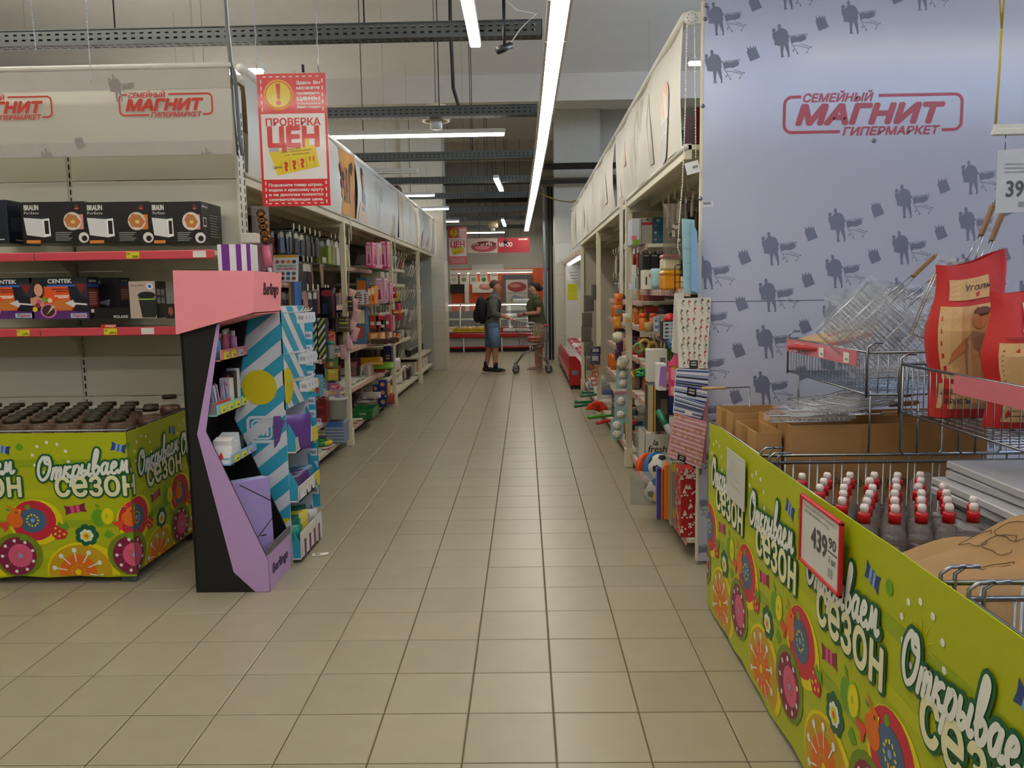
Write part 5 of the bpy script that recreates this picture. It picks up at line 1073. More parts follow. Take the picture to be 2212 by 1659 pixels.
for k, (a, b_, vt, c, lb) in enumerate(((772, 786, 626, '#c8c4c0', 'white game carton on the second shelf'), (787, 797, 630, '#b8b4b4', 'grey game carton on the second shelf'), (797, 803, 622, '#d08038', 'narrow orange carton on the second shelf'), (804, 812, 618, '#d88830', 'bright orange carton beside the doll boxes'), (765, 790, 662, '#40688c', 'blue triangular carton on the third shelf'))): ledge('toy_carton', lb, 'box', a, b_, vt, 9.0 + .05 * k, 1.361 if k < 4 else .901, .2, c, stripes(['#3a3438', '#8a4a60']) if k < 2 else patch('#e8d8b0', '#a84a28'))
ledge('toy_carton', 'teal and orange toy blister box on the second shelf', 'box', 772, 796, 600, 9.4, 1.361, .15, '#2a5a6c', patch('#c86a28', '#3a9ab0'))
# slippers strip by the first post
ss = [(758, 640, '#d8b098'), (763, 660, '#d4a4a8'), (768, 682, '#c89c98'), (762, 700, '#d8b0b0'), (766, 722, '#cfa0a4'), (754, 742, '#d0a8ac'), (742, 760, '#c8a4a8')]
for k, (u, v, c) in enumerate(ss):
    p = PY(u, v, 7.62); mb = MB(Matrix.Translation(p) @ Matrix.Rotation(.35 if k < 5 else -.1, 4, 'Y') @ FY(0, 0, 0)); mb.pillow(-.035, .035, -.07, .07, .04, M(c, .8)); mb.build('slipper', label='pale pink slipper in the string hanging beside the first cream post', cat='slipper', group='pink slippers hanging by the post')
mb = MB(); p, q = PY(745, 700, 7.6), PY(752, 618, 7.6); mb.tube([PY(754, 490, 7.63), PY(753, 620, 7.63), PY(748, 720, 7.62), PY(742, 750, 7.62)], .004, M('#c0b890', .5), 5); mb.build('slipper_string', label='string carrying the pink slippers beside the post', cat='string')
for k, (u, v, w, h, c) in enumerate(((744, 705, .11, .13, '#5a5238'), (742, 690, .1, .08, '#3a3430'), (757, 660, .05, .14, '#2c2624'))): pouch('card_wrap', 'dark printed card wrapped round the hanging slippers', 'card', (PY(u, v, 7.6).x, 7.6, PY(u, v + 12, 7.6).z), w, h, .03, c, 'dark cards on the slipper string', deco=lambda m, w, h: (m.rect(w * .1, w * .9, h * .6, h * .7, M('#b8a838', .5), 1), m.rect(w * .1, w * .9, h * .3, h * .36, M('#a8a098', .5), 1)))
# red ribbon, yellow duck and clip strips by the second post
for k, (u, v, w, h, c, lb) in enumerate(((849, 632, .09, .14, '#b02420', 'red printed pouch hanging on the second post'), (862, 680, .06, .22, '#c83058', 'hot pink pouch hanging by the second post'), (858, 668, .12, .07, '#c8602c', 'orange starburst card above the hot pink pouch'), (862, 724, .05, .10, '#d86a50', 'coral sponge pack hanging by the second post'))): pouch('hanging_pouch', lb, 'pouch', (PY(u, v, 10.3).x, 10.3 - .03 * k, PY(u, v + 12, 10.3).z), w, h, .03, c, None, deco=lambda m, w, h: m.rect(w * .2, w * .8, h * .4, h * .6, M('#e8d8c8', .4), 1))
mb = MB(); p = PY(851, 725, 10.25); mb.ball(p, .035, M('#c8b428', .4), 10, 8, (.8, .8, 1.1)); mb.ball(p + Vector((0, 0, .05)), .02, M('#6a4420', .5), 8, 6); mb.build('bath_duck', label='small yellow bath toy hanging on the second post', cat='toy')
for u, v0, v1, lb in ((757, 490, 520, 'bead chain of the first roller banner'), (852, 520, 640, 'bead chain of the second roller banner'), (905, 540, 580, 'bead chain of the third roller banner')):
    y = 1.72 * FPX / (1133 - u); mb = MB(); a, b_ = PX(u, v0, -1.70), PX(u, v1, -1.70)
    for dx in (0, .03): mb.tube([(a.x, a.y + dx, 2.3), (a.x, a.y + dx, b_.z)], .004, M('#cfc8b0', .5), 5)
    mb.build('bead_chain', label=lb, cat='chain')
# third and fourth shelves of bay 1
for k in range(5): pouch('sweet_pack', 'gold and brown crinkled pack in the carton on the third shelf', 'pack', (PY(806 + 6 * k, 712, 9.3).x, 9.3 + .05 * k, .93), .12, .1, .04, ('#a8702c', '#b88430', '#c8a890', '#8a5a28', '#b0a098')[k], 'gold packs on the third shelf', rz=.4 * (-1) ** k, tilt=-.4)
mb = MB(); p = PY(800, 715, 9.25); mb.box(p.x, p.x + .28, 9.25, 9.3, .901, .955, M('#4a3020', .6)); mb.box(p.x, p.x + .28, 9.5, 9.55, .901, .955, M('#4a3020', .6)); mb.box(p.x, p.x + .28, 9.25, 9.55, .901, .908, M('#4a3020', .6)); mb.build('open_carton', label='low brown open carton holding the gold packs', cat='carton')
for a, b_, vt, c, lb in ((798, 818, 682, '#b04a28', 'orange flat box leaning on the third shelf'), (822, 832, 690, '#3a5a3c', 'green bottle-shaped box on the third shelf'), (833, 845, 680, '#b83a60', 'pink carton by the post on the third shelf'), (812, 828, 682, '#c83828', 'red lidded box on the third shelf')): ledge('toy_carton', lb, 'box', a, b_, vt, 9.7, .901, .15, c, stripes(['#d8d0c0', '#5a3a30'], 3))
for k in range(26):
    mb = MB(); u = 752 + (k % 5) * 10; y = 8.0 + .25 * (k % 5) * 1.0; z = .511 + .008 * (k // 5); mb.X = Matrix.Translation((-1.98, y, z)) @ Matrix.Rotation(random.uniform(-.15, .15), 4, 'Z'); mb.box(-.12, .14, -.1, .1, 0, .007, M(random.choice(('#d4d2ca', '#c8c4b8', '#b8b8b4', '#8a9494', '#cfcabc')), .5), .0015); mb.build('exercise_book', label='thin exercise book in the piles on the fourth shelf', cat='exercise book', group='exercise book piles on the fourth shelf')
for k in range(9):
    mb = MB(); y = 8.0 + .24 * (k % 3) * 1.2; mb.X = Matrix.Translation((-1.97, y, .901 + .007 * (k // 3))) @ Matrix.Rotation(random.uniform(-.2, .2), 4, 'Z'); mb.box(-.12, .09, -.1, .1, 0, .006, M(random.choice(('#b8b4ac', '#c8c8c4', '#8a9890', '#5a6a60')), .5)); mb.build('drawing_pad', label='thin drawing pad lying on the third shelf near the slippers', cat='pad', group='drawing pads on the third shelf')
for k in range(10):
    u = 770 + 3.4 * k; y = 9.0 + .04 * k; x = PY(u, 795, y).x; mb = MB(Matrix.Translation((x, y, .512)) @ Matrix.Rotation(random.uniform(-.1, .1), 4, 'Y')); mb.box(0, .012, 0, .15, 0, .13 + .02 * random.random(), M(random.choice(('#8a8478', '#5a544a', '#a89c88', '#3c3832', '#c0b8a8')), .45)); mb.build('notebook', label='small notebook standing in the row on the fourth shelf', cat='notebook', group='notebooks standing on the fourth shelf')
for k, (u, v, w, h, c, lb) in enumerate(((805, 770, .26, .12, '#c89018', 'yellow crinkled party pack on the fourth shelf'), (822, 785, .30, .10, '#6a9a1c', 'lime green party pack on the fourth shelf'), (815, 797, .16, .08, '#a82c2c', 'red party pack on the fourth shelf'))): pouch('party_pack', lb, 'pack', (PY(u, v, 9.5).x, 9.45 + .05 * k, .53 + .05 * (2 - k)), w, h, .05, c, None, rz=.3 - .2 * k, tilt=-.7)
for a, b_, vt, y in ((826, 843, 748, 10.1), (820, 830, 756, 10.2)): ledge('navy_carton', 'navy carton with yellow print at the back of the fourth shelf', 'box', a, b_, vt, y, .512, .15, '#231c48', lambda m, W, Hh: (m.rect(W * .3, W * .8, Hh * .45, Hh * .52, M('#c8a028', .4), 1), m.rect(W * .3, W * .8, Hh * .58, Hh * .62, M('#c8c0b0', .4), 1)), 'navy cartons on the fourth shelf')
# base shelf of bay 1
def bluebag(m, W, Hh):
    for a, b_ in ((.5, .85), (.5, .55), (.5, .2)): m.disc(W * a, Hh * b_, W * .3, M('#b88a50', .45), 1, Hh * .08, 12)
    m.disc(W * .85, Hh * .42, W * .1, M('#d8d8d4', .45), 2, n=10)
for k, (a, b_, vt, y) in enumerate(((800, 812, 832, 9.35), (813, 830, 822, 9.4))): ledge('blue_gift_bag', 'dark blue gift bag with tan prints on the base shelf', 'bag', a, b_, vt, y, .131, .1, '#16246a', bluebag, 'blue gift bags on the base shelf')
for k, (u, c, lb) in enumerate(((834, '#d0a020', 'yellow ducky pack behind the blue gift bags'), (842, '#9a3a30', 'red and white pack beside the blue gift bags'))): pouch('small_pack', lb, 'pack', (PY(u, 850, 9.7).x, 9.65, .131), .13, .26 if k == 0 else .14, .08, c, None)
gb = MB(); p = PY(760, 893, 8.5); x1 = PY(803, 880, 8.5).x
for (a, b_, c, d, e_, f_) in ((p.x, x1, 8.5, 8.504, .131, .235), (p.x, x1, 8.9, 8.904, .131, .235), (p.x, p.x + .004, 8.5, 8.9, .131, .235), (x1 - .004, x1, 8.5, 8.9, .131, .235), (p.x, x1, 8.5, 8.9, .131, .135)): gb.box(a, b_, c, d, e_, f_, M('#0f6a30', .4))
gb.box(p.x - .006, x1 + .006, 8.494, 8.51, .215, .238, M('#0f6a30', .4)); e = gb.build('green_basket', label='dark green plastic basket on the base shelf of the doll bay', cat='basket')
m = MB(FY(p.x, 8.4993, .131)); m.text('Smiles', .08, .05, .022, DW, 1, .02); m.build('lettering', e)
for k in range(9):
    mb = MB(Matrix.Translation((-1.93 + .05 * (k % 3), 7.95 + .06 * k, .131 + .006 * (k % 3))) @ Matrix.Rotation(random.uniform(-.6, .6), 4, 'Z')); mb.box(-.09, .07, -.05, .05, 0, .006, M(random.choice(('#c8c060', '#bdb85a', '#c89888', '#d0ccb8')), .5)); mb.build('sticky_pad', label='pale yellow note pad scattered on the base shelf by the green basket', cat='note pad', group='note pads by the green basket')
for k in range(12): pouch('clear_pack', 'grey crinkled clear pack heaped on the base shelf behind the basket', 'pack', (PY(775 + 2.4 * k, 850, 9.1).x, 9.1 + .03 * (k % 3), .14 + .045 * (k // 3)), .2, .1, .03, random.choice(('#8a8078', '#a09890', '#6a6460', '#b09088')), 'clear packs heaped behind the basket', rz=random.uniform(-.5, .5), tilt=-.9)
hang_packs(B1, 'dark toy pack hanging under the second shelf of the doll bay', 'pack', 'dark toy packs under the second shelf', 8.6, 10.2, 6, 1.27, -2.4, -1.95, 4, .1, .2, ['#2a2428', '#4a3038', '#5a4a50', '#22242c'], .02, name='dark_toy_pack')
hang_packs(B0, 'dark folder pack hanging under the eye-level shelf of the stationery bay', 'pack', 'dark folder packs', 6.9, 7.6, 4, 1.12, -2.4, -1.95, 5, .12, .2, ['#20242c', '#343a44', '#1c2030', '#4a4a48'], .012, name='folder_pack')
def fill(shelves, face, label, group, cols, hmax=.2, rear=(.10, .2)):
    for z, xf, y0, y1 in shelves:
        y = y0 + .03
        while y < y1 - .08:
            w, h, d = random.uniform(.05, .15), random.uniform(.45, 1) * hmax, random.uniform(.08, .14); x = xf - face * random.uniform(*rear); c = random.choice(cols)
            if random.random() < .3: pouch('assorted_pack', label, 'pack', (x, y + w / 2, z), w * 1.4, h, .05, c, group, rz=random.uniform(-.5, .5))
            else:
                mb = MB(); mb.box(x, x - face * d, y, y + w, z + .001, z + h, M(c, .45), .003); m = MB(FY(min(x, x - face * d), y - .0006, z)); m.rect(.01, d - .01, h * .3, h * .7, M(random.choice(cols), .45), 1); e = mb.build('assorted_carton', label=label, cat='carton', group=group); m.build('printed_face', e)
            y += w + random.uniform(.005, .05)
PAL = ['#3a3438', '#5a4a44', '#8a7a6c', '#a89c8c', '#2c3440', '#6a2c34', '#b08a50', '#48566a', '#7a5a78', '#b8b0a4', '#2a2426', '#94502c']
fill([(.36, -1.80, 6.2, 7.0), (.60, -1.84, 6.2, 7.0), (.86, -1.88, 6.2, 7.0), (.90, -1.84, 7.3, 7.6), (1.22, -1.9, 6.7, 7.6)], 1, 'assorted small carton or pack filling the stationery bay shelves', 'assorted goods in the stationery bay', PAL, .19)
fill([(.13, -1.78, 7.8, 10.3), (.51, -1.80, 7.8, 10.3), (.90, -1.86, 7.8, 10.3), (1.36, -1.90, 7.8, 10.3)], 1, 'assorted small toy carton or pack filling the doll bay shelves', 'assorted goods in the doll bay', PAL + ['#a84a6a', '#c8788c'], .2, (.2, .32))
fill([(.78, -1.88, 10.6, 12.9), (1.22, -1.92, 10.6, 12.9)], 1, 'assorted grey carton or pack on the shelves past the second post', 'assorted goods past the second post', ['#8a8478', '#6a645a', '#b0aaa0', '#4a4640'], .15, (.05, .15))
# ---- bay 2 and 3: fans of grey hanging cards on hooks
for z, n_, per, h, cols in ((2.03, 9, 3, .2, ['#6a6460', '#8a8078', '#8a3a34', '#b8b0a8']), (1.52, 8, 3, .16, ['#7a746c', '#c4bdb0', '#b0a038']), (1.19, 8, 6, .24, ['#6a665e', '#8c887e', '#a8a49a', '#54504a']), (.74, 7, 6, .26, ['#6e6a62', '#8f8b80', '#a09c90', '#5a564e'])):
    hang_packs(B2, 'grey card pack fanned out on the hooks past the second post', 'pack', 'grey card packs past the second post', 10.6, 12.9, n_, z, -2.4, -1.88, per, .14, h, cols, .012, tilt=.25, name='card_pack')
for z in (1.95, 1.55, 1.2, .85): hang_packs(B3, 'pale card pack on the hooks before the end panel', 'pack', 'pale card packs before the end panel', 13.2, 14.6, 5, z, -2.4, -1.86, 4, .12, .2, ['#a8a49a', '#c0bcb0', '#8a857a'], .012, tilt=.35, name='pale_card_pack')
for k, (y, z, c) in enumerate(((10.9, 1.851, '#c0b8aa'), (11.3, 1.851, '#b8b4ac'), (11.0, 1.621, '#bcb6a6'), (11.5, 1.621, '#c4bfb4'), (12.1, 1.621, '#b4aea0'))):
    mb = MB(); mb.box(-2.25, -1.97, y, y + .28, z, z + .16, M(c, .5), .004); mb.build('white_carton', label='plain off-white carton on the upper shelves past the second post', cat='carton', group='off-white cartons past the second post')
for k in range(14): pouch('folded_textile', 'folded monochrome textile on the lower shelves past the second post', 'textile', (-1.95 + .03 * (k % 3), 10.6 + .17 * k, .352 if k < 7 else .131), .24, .2, .09, ('#d0ccc4', '#1c1a1c', '#a89c8c', '#c8a880', '#2a2624', '#c4beb4', '#8a6a48')[k % 7], 'folded textiles on the low shelves', rz=1.3 + .2 * (-1) ** k)
for k in range(8):
    mb = MB(); y = 13.15 + .22 * k; mb.box(-2.3, -1.84, y, y + .19, .151, .151 + .19, M(('#c4beb0', '#b8793c', '#cfcac0', '#d0ccc0', '#a88a60', '#c8c4b8', '#bcb8b0', '#d0c8b8')[k], .5), .004); mb.build('file_box', label='upright file box in the row on the lowest shelf by the end panel', cat='file box', group='file boxes by the end panel')
for k in range(5): pouch('black_bag', 'black folded bag on the shelf above the file boxes', 'bag', (-1.95, 13.3 + .35 * k, .422), .26, .14, .1, '#1a1a1e', 'black bags above the file boxes', rz=1.4)
# ================================================================== ROLLER BANNERS OF THE PENCIL SIDE
def banner(name, label, x, y0, y1, z0, z1, face, deco, bulge=.02, tubeend=False):
    e = empty(name, (x, (y0 + y1) / 2, z0), label, 'banner'); cm = M('#c9c8bd', .6, nz=.04, scale=3, bump=.08)
    def fn(a, b): return (x + face * (bulge * math.sin(math.pi * b) * (.6 + .4 * math.sin(7 * a + y0)) + .008 * math.sin(17 * a + 3 * b)), y0 + (y1 - y0) * a, z0 + (z1 - z0) * b)
    mb = MB(); mb.grid(fn, 24, 8, cm); mb.build('cloth', e)
    # print follows the cloth
    m = MB(); m.w = .001; deco(m, y1 - y0, z1 - z0)
    vv = []
    for (a, b, w) in m.v:
        A, Bq = max(0, min(1, a / (y1 - y0))), max(0, min(1, b / (z1 - z0))); q = fn(A, Bq); vv.append((q[0] + face * (.004 + w), q[1], q[2]))
    m.v = vv
    if m.f: m.build('print', e)
    for z, r in ((z1 + .02, .028), (z0 - .005, .014)):
        mb = MB(); mb.tube([(x - face * .01, y0 - .02, z), (x - face * .01, y1 + .01, z)], r, WHITE, 10); mb.build('roller' if r > .02 else 'bottom_tube', e)
    return e
def d_truck(m, L, Hh):
    a = L * .80
    for i in range(8): m.rect(a + (L - a) * i / 8, a + (L - a) * (i + 1) / 8, 0, Hh, M('#b8823c' if i < 5 else '#a8743c', .5, nz=.15), 1)
    for k in range(14): m.disc(a + (L - a) * random.random(), Hh * (.3 + .6 * random.random()), .05, M(random.choice(('#7a3a18', '#3a241c', '#8a1c1c', '#2a2420', '#c8803c')), .5), 2 + k % 3, .05, 10)
    for k in range(10): m.line(a + .1 + .03 * k, Hh * .2, a + .14 + .03 * k, Hh * .75, .012, M(random.choice(('#2a2018', '#8a1818', '#c8c0b0')), .5), 6)
INK = M('#9a948c', .6); SKT = M('#b0a89e', .6)
def sketch(m, cx, cy, r, n=3, mat=None):
    for k in range(n):
        q = [(cx + r * (1 - .2 * k) * math.cos(t) * .6, cy + r * (1 - .2 * k) * math.sin(t)) for t in [2 * math.pi * j / 18 for j in range(19)]]
        for a, b in zip(q, q[1:]): m.line(a[0], a[1], b[0], b[1], .008, mat or INK, 2)
def d_woman(m, L, Hh):
    x = L * .13; m.disc(x, Hh * .72, .07, M('#2a221e', .5), 2, .14, 14); m.disc(x + .01, Hh * .68, .05, M('#c89878', .5), 3, .09, 12); m.poly([(x - .12, Hh * .2), (x - .09, Hh * .5), (x, Hh * .58), (x + .11, Hh * .5), (x + .12, Hh * .2)], M('#7a8490', .5), 2); m.poly([(x - .3, 0), (x - .25, Hh * .3), (x - .1, Hh * .34), (x + .25, Hh * .2), (x + .25, 0)], M('#c8b8aa', .5), 2)
    sketch(m, L * .45, Hh * .5, .24, 2, SKT); sketch(m, L * .55, Hh * .7, .09, 2, SKT)
    for k in range(5): m.poly([(L * (.78 + .02 * k), 0), (L * (.80 + .02 * k), Hh * (.5 - .04 * (k % 2))), (L * (.82 + .02 * k), 0)], M('#b0a690', .5), 2)
def d_face(m, L, Hh): m.rect(L * .0, L * .22, 0, Hh, M('#bfae94', .5, nz=.2), 1); sketch(m, L * .5, Hh * .45, .2, 2, SKT); m.poly([(L * .75, 0), (L * .82, Hh * .9), (L * .92, Hh * .8), (L * .95, 0)], M('#a8a094', .5), 2)
def d_dress(m, L, Hh): m.poly([(L * .1, Hh * .1), (L * .3, Hh * .5), (L * .6, Hh * .1), (L * .8, Hh * .4), (L * .9, 0), (L * .1, 0)], M('#c0a49c', .5), 2); sketch(m, L * .5, Hh * .6, .15, 2, SKT)
for k, (a, b, d_, lb) in enumerate(((5.02, 8.16, d_truck, 'roller banner with orange truck print above the stationery bay'), (8.2, 10.9, d_woman, 'white roller banner with a woman and face sketch above the doll bay'), (10.96, 12.98, d_face, 'white roller banner with beige edge print above the grey packs'), (13.03, 14.6, d_dress, 'white roller banner with faint dress drawing near the column'), (14.66, 15.25, d_dress, 'narrow roller banner against the tiled column'))): banner('roller_banner', lb, XL + .035, a, b, 2.225, 2.83, 1, d_)
# ================================================================== SHELVING RUN ON THE HOUSEHOLD SIDE (faces -X)
XR, XRB, ZR = .855, 1.55, 2.19
DKB = '#4a443a'  # dark back panel colour carries the shade between these shelves
A_ = bay('shelving_bay', 'cream shelving bay with blue basin and footballs beside the printed panel', XR, XRB, 4.24, 6.60, ZR, -1, [(.115, .875, 4.27, 6.57, 'p'), (.59, .94, 4.5, 6.05, 'p'), (.60, .93, 6.07, 6.57, 'p'), (.86, .96, 4.5, 6.05, 'p'), (.88, .95, 6.07, 6.57, 'p'), (1.19, .95, 4.6, 6.57, 'p'), (1.475, .95, 4.6, 6.57, 'p'), (1.82, .93, 6.1, 6.57, 'p')], posts=(1,), back=DKB)
C_ = bay('shelving_bay', 'cream shelving bay with mops and dish brushes beyond the puff strip', XR, XRB, 6.62, 9.30, ZR, -1, [(.115, .875, 6.65, 9.27, 'p'), (.60, .93, 6.65, 9.27, 'p'), (.90, .95, 6.65, 9.27, 'p'), (1.17, .96, 6.65, 9.27, 'p'), (1.38, .98, 6.65, 9.27, 'p')], posts=(1,), back=DKB)
D_ = bay('shelving_bay', 'cream shelving bay with grey cloth strips next to the chiller', XR, XRB, 9.32, 11.9, ZR, -1, [(.115, .875, 9.35, 11.85, 'p')], posts=(1,), back='#b5ac98')
mb = MB(); mb.box(.90, XRB, 11.9, 11.93, 0, ZR, M('#b0a898', .6)); mb.build('end_panel', D_)
# ---- printed end panel with silhouettes and logo
YP = 4.17
pn = empty('printed_panel', (2.1, YP, 0), 'tall pale blue end panel with red framed logo and grey shopper silhouettes', 'panel')
mb = MB(); mb.box(.912, 3.6, YP, YP + .012, 1.409, 2.905, M('#b4b8cc', .16, nz=.02, scale=2, spec=.6), .001); mb.build('upper_sheet', pn)
mb = MB(); mb.box(.912, 3.6, YP, YP + .012, .02, 1.406, M('#b4b8cc', .16, nz=.02, scale=2, spec=.6), .001); mb.build('lower_sheet', pn)
mb = MB(); mb.box(.902, .914, YP - .002, YP + .03, .02, 2.9, CREAM, .002); mb.build('edge_trim', pn)
m = MB(FY(0, YP - .0006, 0)); m.w = .0003; m.clip = (.915, 3.55, .05, 2.9)
c4 = lambda x, y: PY(1490 + x / 2.963, y / 2.963, YP)
def place_couple(x, y):
    a = c4(x, y + 222); b = c4(x + 262, y); couple(m, a.x, a.z, b.x - a.x, b.z - a.z, SILG, 1)
def place_bag(x, y):
    a = c4(x, y + 105); b = c4(x + 92, y); grocery_bag(m, a.x, a.z, b.x - a.x, b.z - a.z, SILG, 1)
for i in range(-3, 7):
    for j in range(0, 13):
        place_couple(878 + 425 * i - 18 * j, 1330 - 152 * i + 297 * j); place_bag(878 + 425 * i - 18 * j + 277, 1330 - 152 * i + 297 * j - 40)
for x, y in ((100, 10), (520, 150), (90, 315), (962, 0), (540, -155), (1470, -220), (1400, -150)): place_couple(x, y)
for x, y in ((800, 95), (360, 290), (372, -28), (1278, -75)): place_bag(x, y)
m.clip = None
p, q = PY(1690, 291, YP), PY(2083, 190, YP); logo(m, p.x, q.x, PY(1690, 297, YP).z, PY(1690, 197, YP).z, LOGOR, 2); m.build('print', pn)
for u, v in ((1526, 12), (1523, 41), (1518, 229), (1513, 429), (1888, 304), (1873, 612)):
    p = PY(u, v, YP); mb = MB(); mb.lathe([(.011, 0), (.009, -.004), (0, -.006)], STEEL, (p.x, YP - .0012, p.z), 10, 'y'); mb.build('screw', pn)
p = PY(1513, 448, YP); mb = MB(FY(p.x, YP - .001, p.z)); mb.rect(0, .065, 0, .03, M('#c4c6d4', .5), 1); [mb.rect(.014 + .004 * k, .014 + .004 * k + .0025, .013, .026, M('#4a4a58', .5), 2) for k in range(10)]; mb.build('barcode_label', pn)
# bracket disc and bead chains of the first roller
rb = empty('roller_bracket', (.86, 4.2, 2.8), 'round white perforated roller bracket at the top of the panel edge', 'bracket')
c = PY(1493, 40, 4.2); mb = MB(); mb.lathe([(.0, -.012), (.034, -.012), (.036, -.008), (.036, .0)], WHITE, (c.x, 4.2, c.z), 18, 'y'); mb.box(c.x, .93, 4.19, 4.2, c.z - .028, c.z + .028, WHITE); mb.build('disc', rb)
mb = MB(FY(c.x, 4.2 - .0125, c.z)); [mb.disc(.022 * math.cos(t), .022 * math.sin(t), .003, M('#5a5a5a', .5), 1, n=6) for t in [math.pi * k / 4 for k in range(8)]]; mb.build('hole', rb)
for k, (pts_, lb) in enumerate(((((1484, 55), (1480, 250), (1474, 400), (1467, 480), (1464, 535), (1470, 552)), 'white bead chain looping down beside the printed panel'), (((1500, 55), (1502, 200), (1503, 345)), 'white bead chain hanging straight to a tag by the printed panel'))):
    mb = MB(); P = [PY(u, v, 4.19) for u, v in pts_]; mb.tube(P, .0022, M('#d8d4c8', .4), 5)
    for a, b in zip(P, P[1:]):
        n_ = int((b - a).length / .014)
        for i in range(n_): mb.ball(a + (b - a) * (i / n_), .0042, M('#d8d4c8', .4), 6, 4)
    mb.build('bead_chain', label=lb, cat='chain')
p = PY(1496, 362, 4.15); mb = MB(Matrix.Translation(p) @ Matrix.Rotation(-.25, 4, 'Y') @ FY(0, 0, 0)); mb.box(-.035, .035, -.03, .03, -.001, .001, M('#d6d6d2', .4)); e = mb.build('tag_card', label='white plastic tag card on the bead chain by the panel', cat='tag'); mb2 = MB(mb.X); mb2.w = .002; mb2.rect(.0, .028, -.006, .006, M('#7a7a7a', .5), 1); mb2.build('barcode', e)
# banners
def d_kettle(m, L, Hh):
    x = L * .17
    m.disc(x, Hh * .48, .13, M('#b8b4ac', .4), 2, .16, 18); m.disc(x, Hh * .55, .10, M('#c88a6a', .4), 3, .10, 16); m.poly([(x - .11, Hh * .1), (x + .11, Hh * .1), (x + .13, Hh * .38), (x - .13, Hh * .38)], M('#3c3a3a', .3), 3); m.disc(x, Hh * .1, .11, M('#3c3a3a', .3), 3, .07, 16); m.rect(x - .13, x + .13, Hh * .24, Hh * .27, M('#a8a49c', .4), 4)
    m.poly([(L * .30, Hh * .1), (L * .34, Hh * .1), (L * .355, Hh * .55), (L * .345, Hh * .85), (L * .31, Hh * .5)], M('#aaa69e', .5), 2)
    sketch(m, L * .55, Hh * .6, .17, 2, SKT); sketch(m, L * .6, Hh * .3, .2, 2, M('#c8b0a8', .6)); sketch(m, L * .48, Hh * .75, .1, 2, SKT); m.poly([(L * .72, Hh * .4), (L * .76, Hh * .75), (L * .78, Hh * .4)], M('#c4a894', .5), 2); m.poly([(L * .82, Hh * .02), (L * .9, Hh * .35), (L * .93, Hh * .02)], M('#c8beb0', .5), 2)
def d_faint(m, L, Hh): sketch(m, L * .35, Hh * .5, .2, 2, SKT); sketch(m, L * .7, Hh * .65, .12, 2, SKT); m.poly([(L * .2, Hh * .2), (L * .25, Hh * .7), (L * .28, Hh * .2)], M('#c2bcb2', .5), 2)
for a, b, d_, lb in ((4.25, 7.24, d_kettle, 'white roller banner with a kettle print beside the printed panel'), (7.3, 10.42, d_faint, 'white roller banner with faint sketch past the kettle banner'), (10.48, 12.75, d_faint, 'white roller banner above the grey cloth strips'), (12.8, 13.9, d_faint, 'small white roller banner over the chiller')): banner('roller_banner', lb, XR - .03, a, b, 2.205, 2.82, -1, d_)
# cartons stored above, behind the banners
for y, x0, z, h, c in ((4.3, 1.0, ZR + .026, .28, '#b07a48'), (4.32, 1.02, ZR + .306, .16, '#2a5a7c'), (4.75, 1.0, ZR + .026, .3, '#8a3a34'), (5.2, 1.0, ZR + .026, .26, '#3a6a80'), (5.8, 1.0, ZR + .026, .22, '#a8784a')):
    mb = MB(); mb.box(x0, x0 + .4, y, y + .34, z, z + h, M(c, .6), .004); mb.build('stored_carton', label={'#b07a48': 'light brown carton stored above the household shelves by the panel', '#2a5a7c': 'blue carton topmost above the household shelves', '#8a3a34': 'red carton stored above the household shelves', '#3a6a80': 'teal carton stored above the household shelves', '#a8784a': 'tan carton stored above the household shelves'}[c], cat='carton')
# ---- goods of the first bay
def teal(m, W, Hh):
    m.disc(W * .4, Hh * .88, W * .14, M('#b8c4c8', .4), 1, Hh * .05, 12); m.disc(W * .4, Hh * .88, W * .08, M('#1f4e60', .4), 2, Hh * .025, 10)
    for k in range(3): m.disc(W * .2, Hh * (.68 - .26 * k), W * .1, M(('#5a6a88', '#9ab0b8', '#b86a6a')[k], .4), 1, Hh * .045, 10); m.rect(W * .36, W * .85, Hh * (.67 - .26 * k), Hh * (.69 - .26 * k), M('#3a6a7c', .4), 1)
ledge('kitchen_scale_box', 'white appliance carton with pink and green stickers on the top shelf', 'box', 1364, 1383, 472, 6.25, 1.821, .25, '#b8bcc8', lambda m, W, Hh: (m.rect(W * .0, W * .6, Hh * .2, Hh * .34, M('#c86a78', .4), 1), m.rect(W * .1, W, 0, Hh * .2, M('#7a9a20', .4), 2)))
ledge('grey_kettle_box', 'grey carton with a red band on the top shelf', 'box', 1384, 1409, 470, 6.16, 1.821, .3, '#8a887a', lambda m, W, Hh: (m.rect(0, W, Hh * .72, Hh * .82, M('#8a2030', .4), 1), m.disc(W * .55, Hh * .92, W * .12, M('#2c3a38', .4), 1, Hh * .04, 10), m.rect(0, W * .06, 0, Hh * .95, M('#1f5a6c', .4), 2)))
ledge('teal_box', 'teal carton next to the grey one on the top shelf', 'box', 1410, 1436, 469, 6.15, 1.821, .3, '#1f4e60', teal); ledge('teal_box', 'teal carton farther from the post, behind the clear bag', 'box', 1437.5, 1464, 469, 6.15, 1.821, .3, '#1f4e60', teal)
hang_packs(A_, 'small pack on the top hooks of the household bay', 'pack', 'packs on the household top hooks', 4.9, 6.0, 5, 2.06, 1.5, 1.02, 2, .07, .14, ['#5a5048', '#8a8070', '#c8c0b0'], .012)
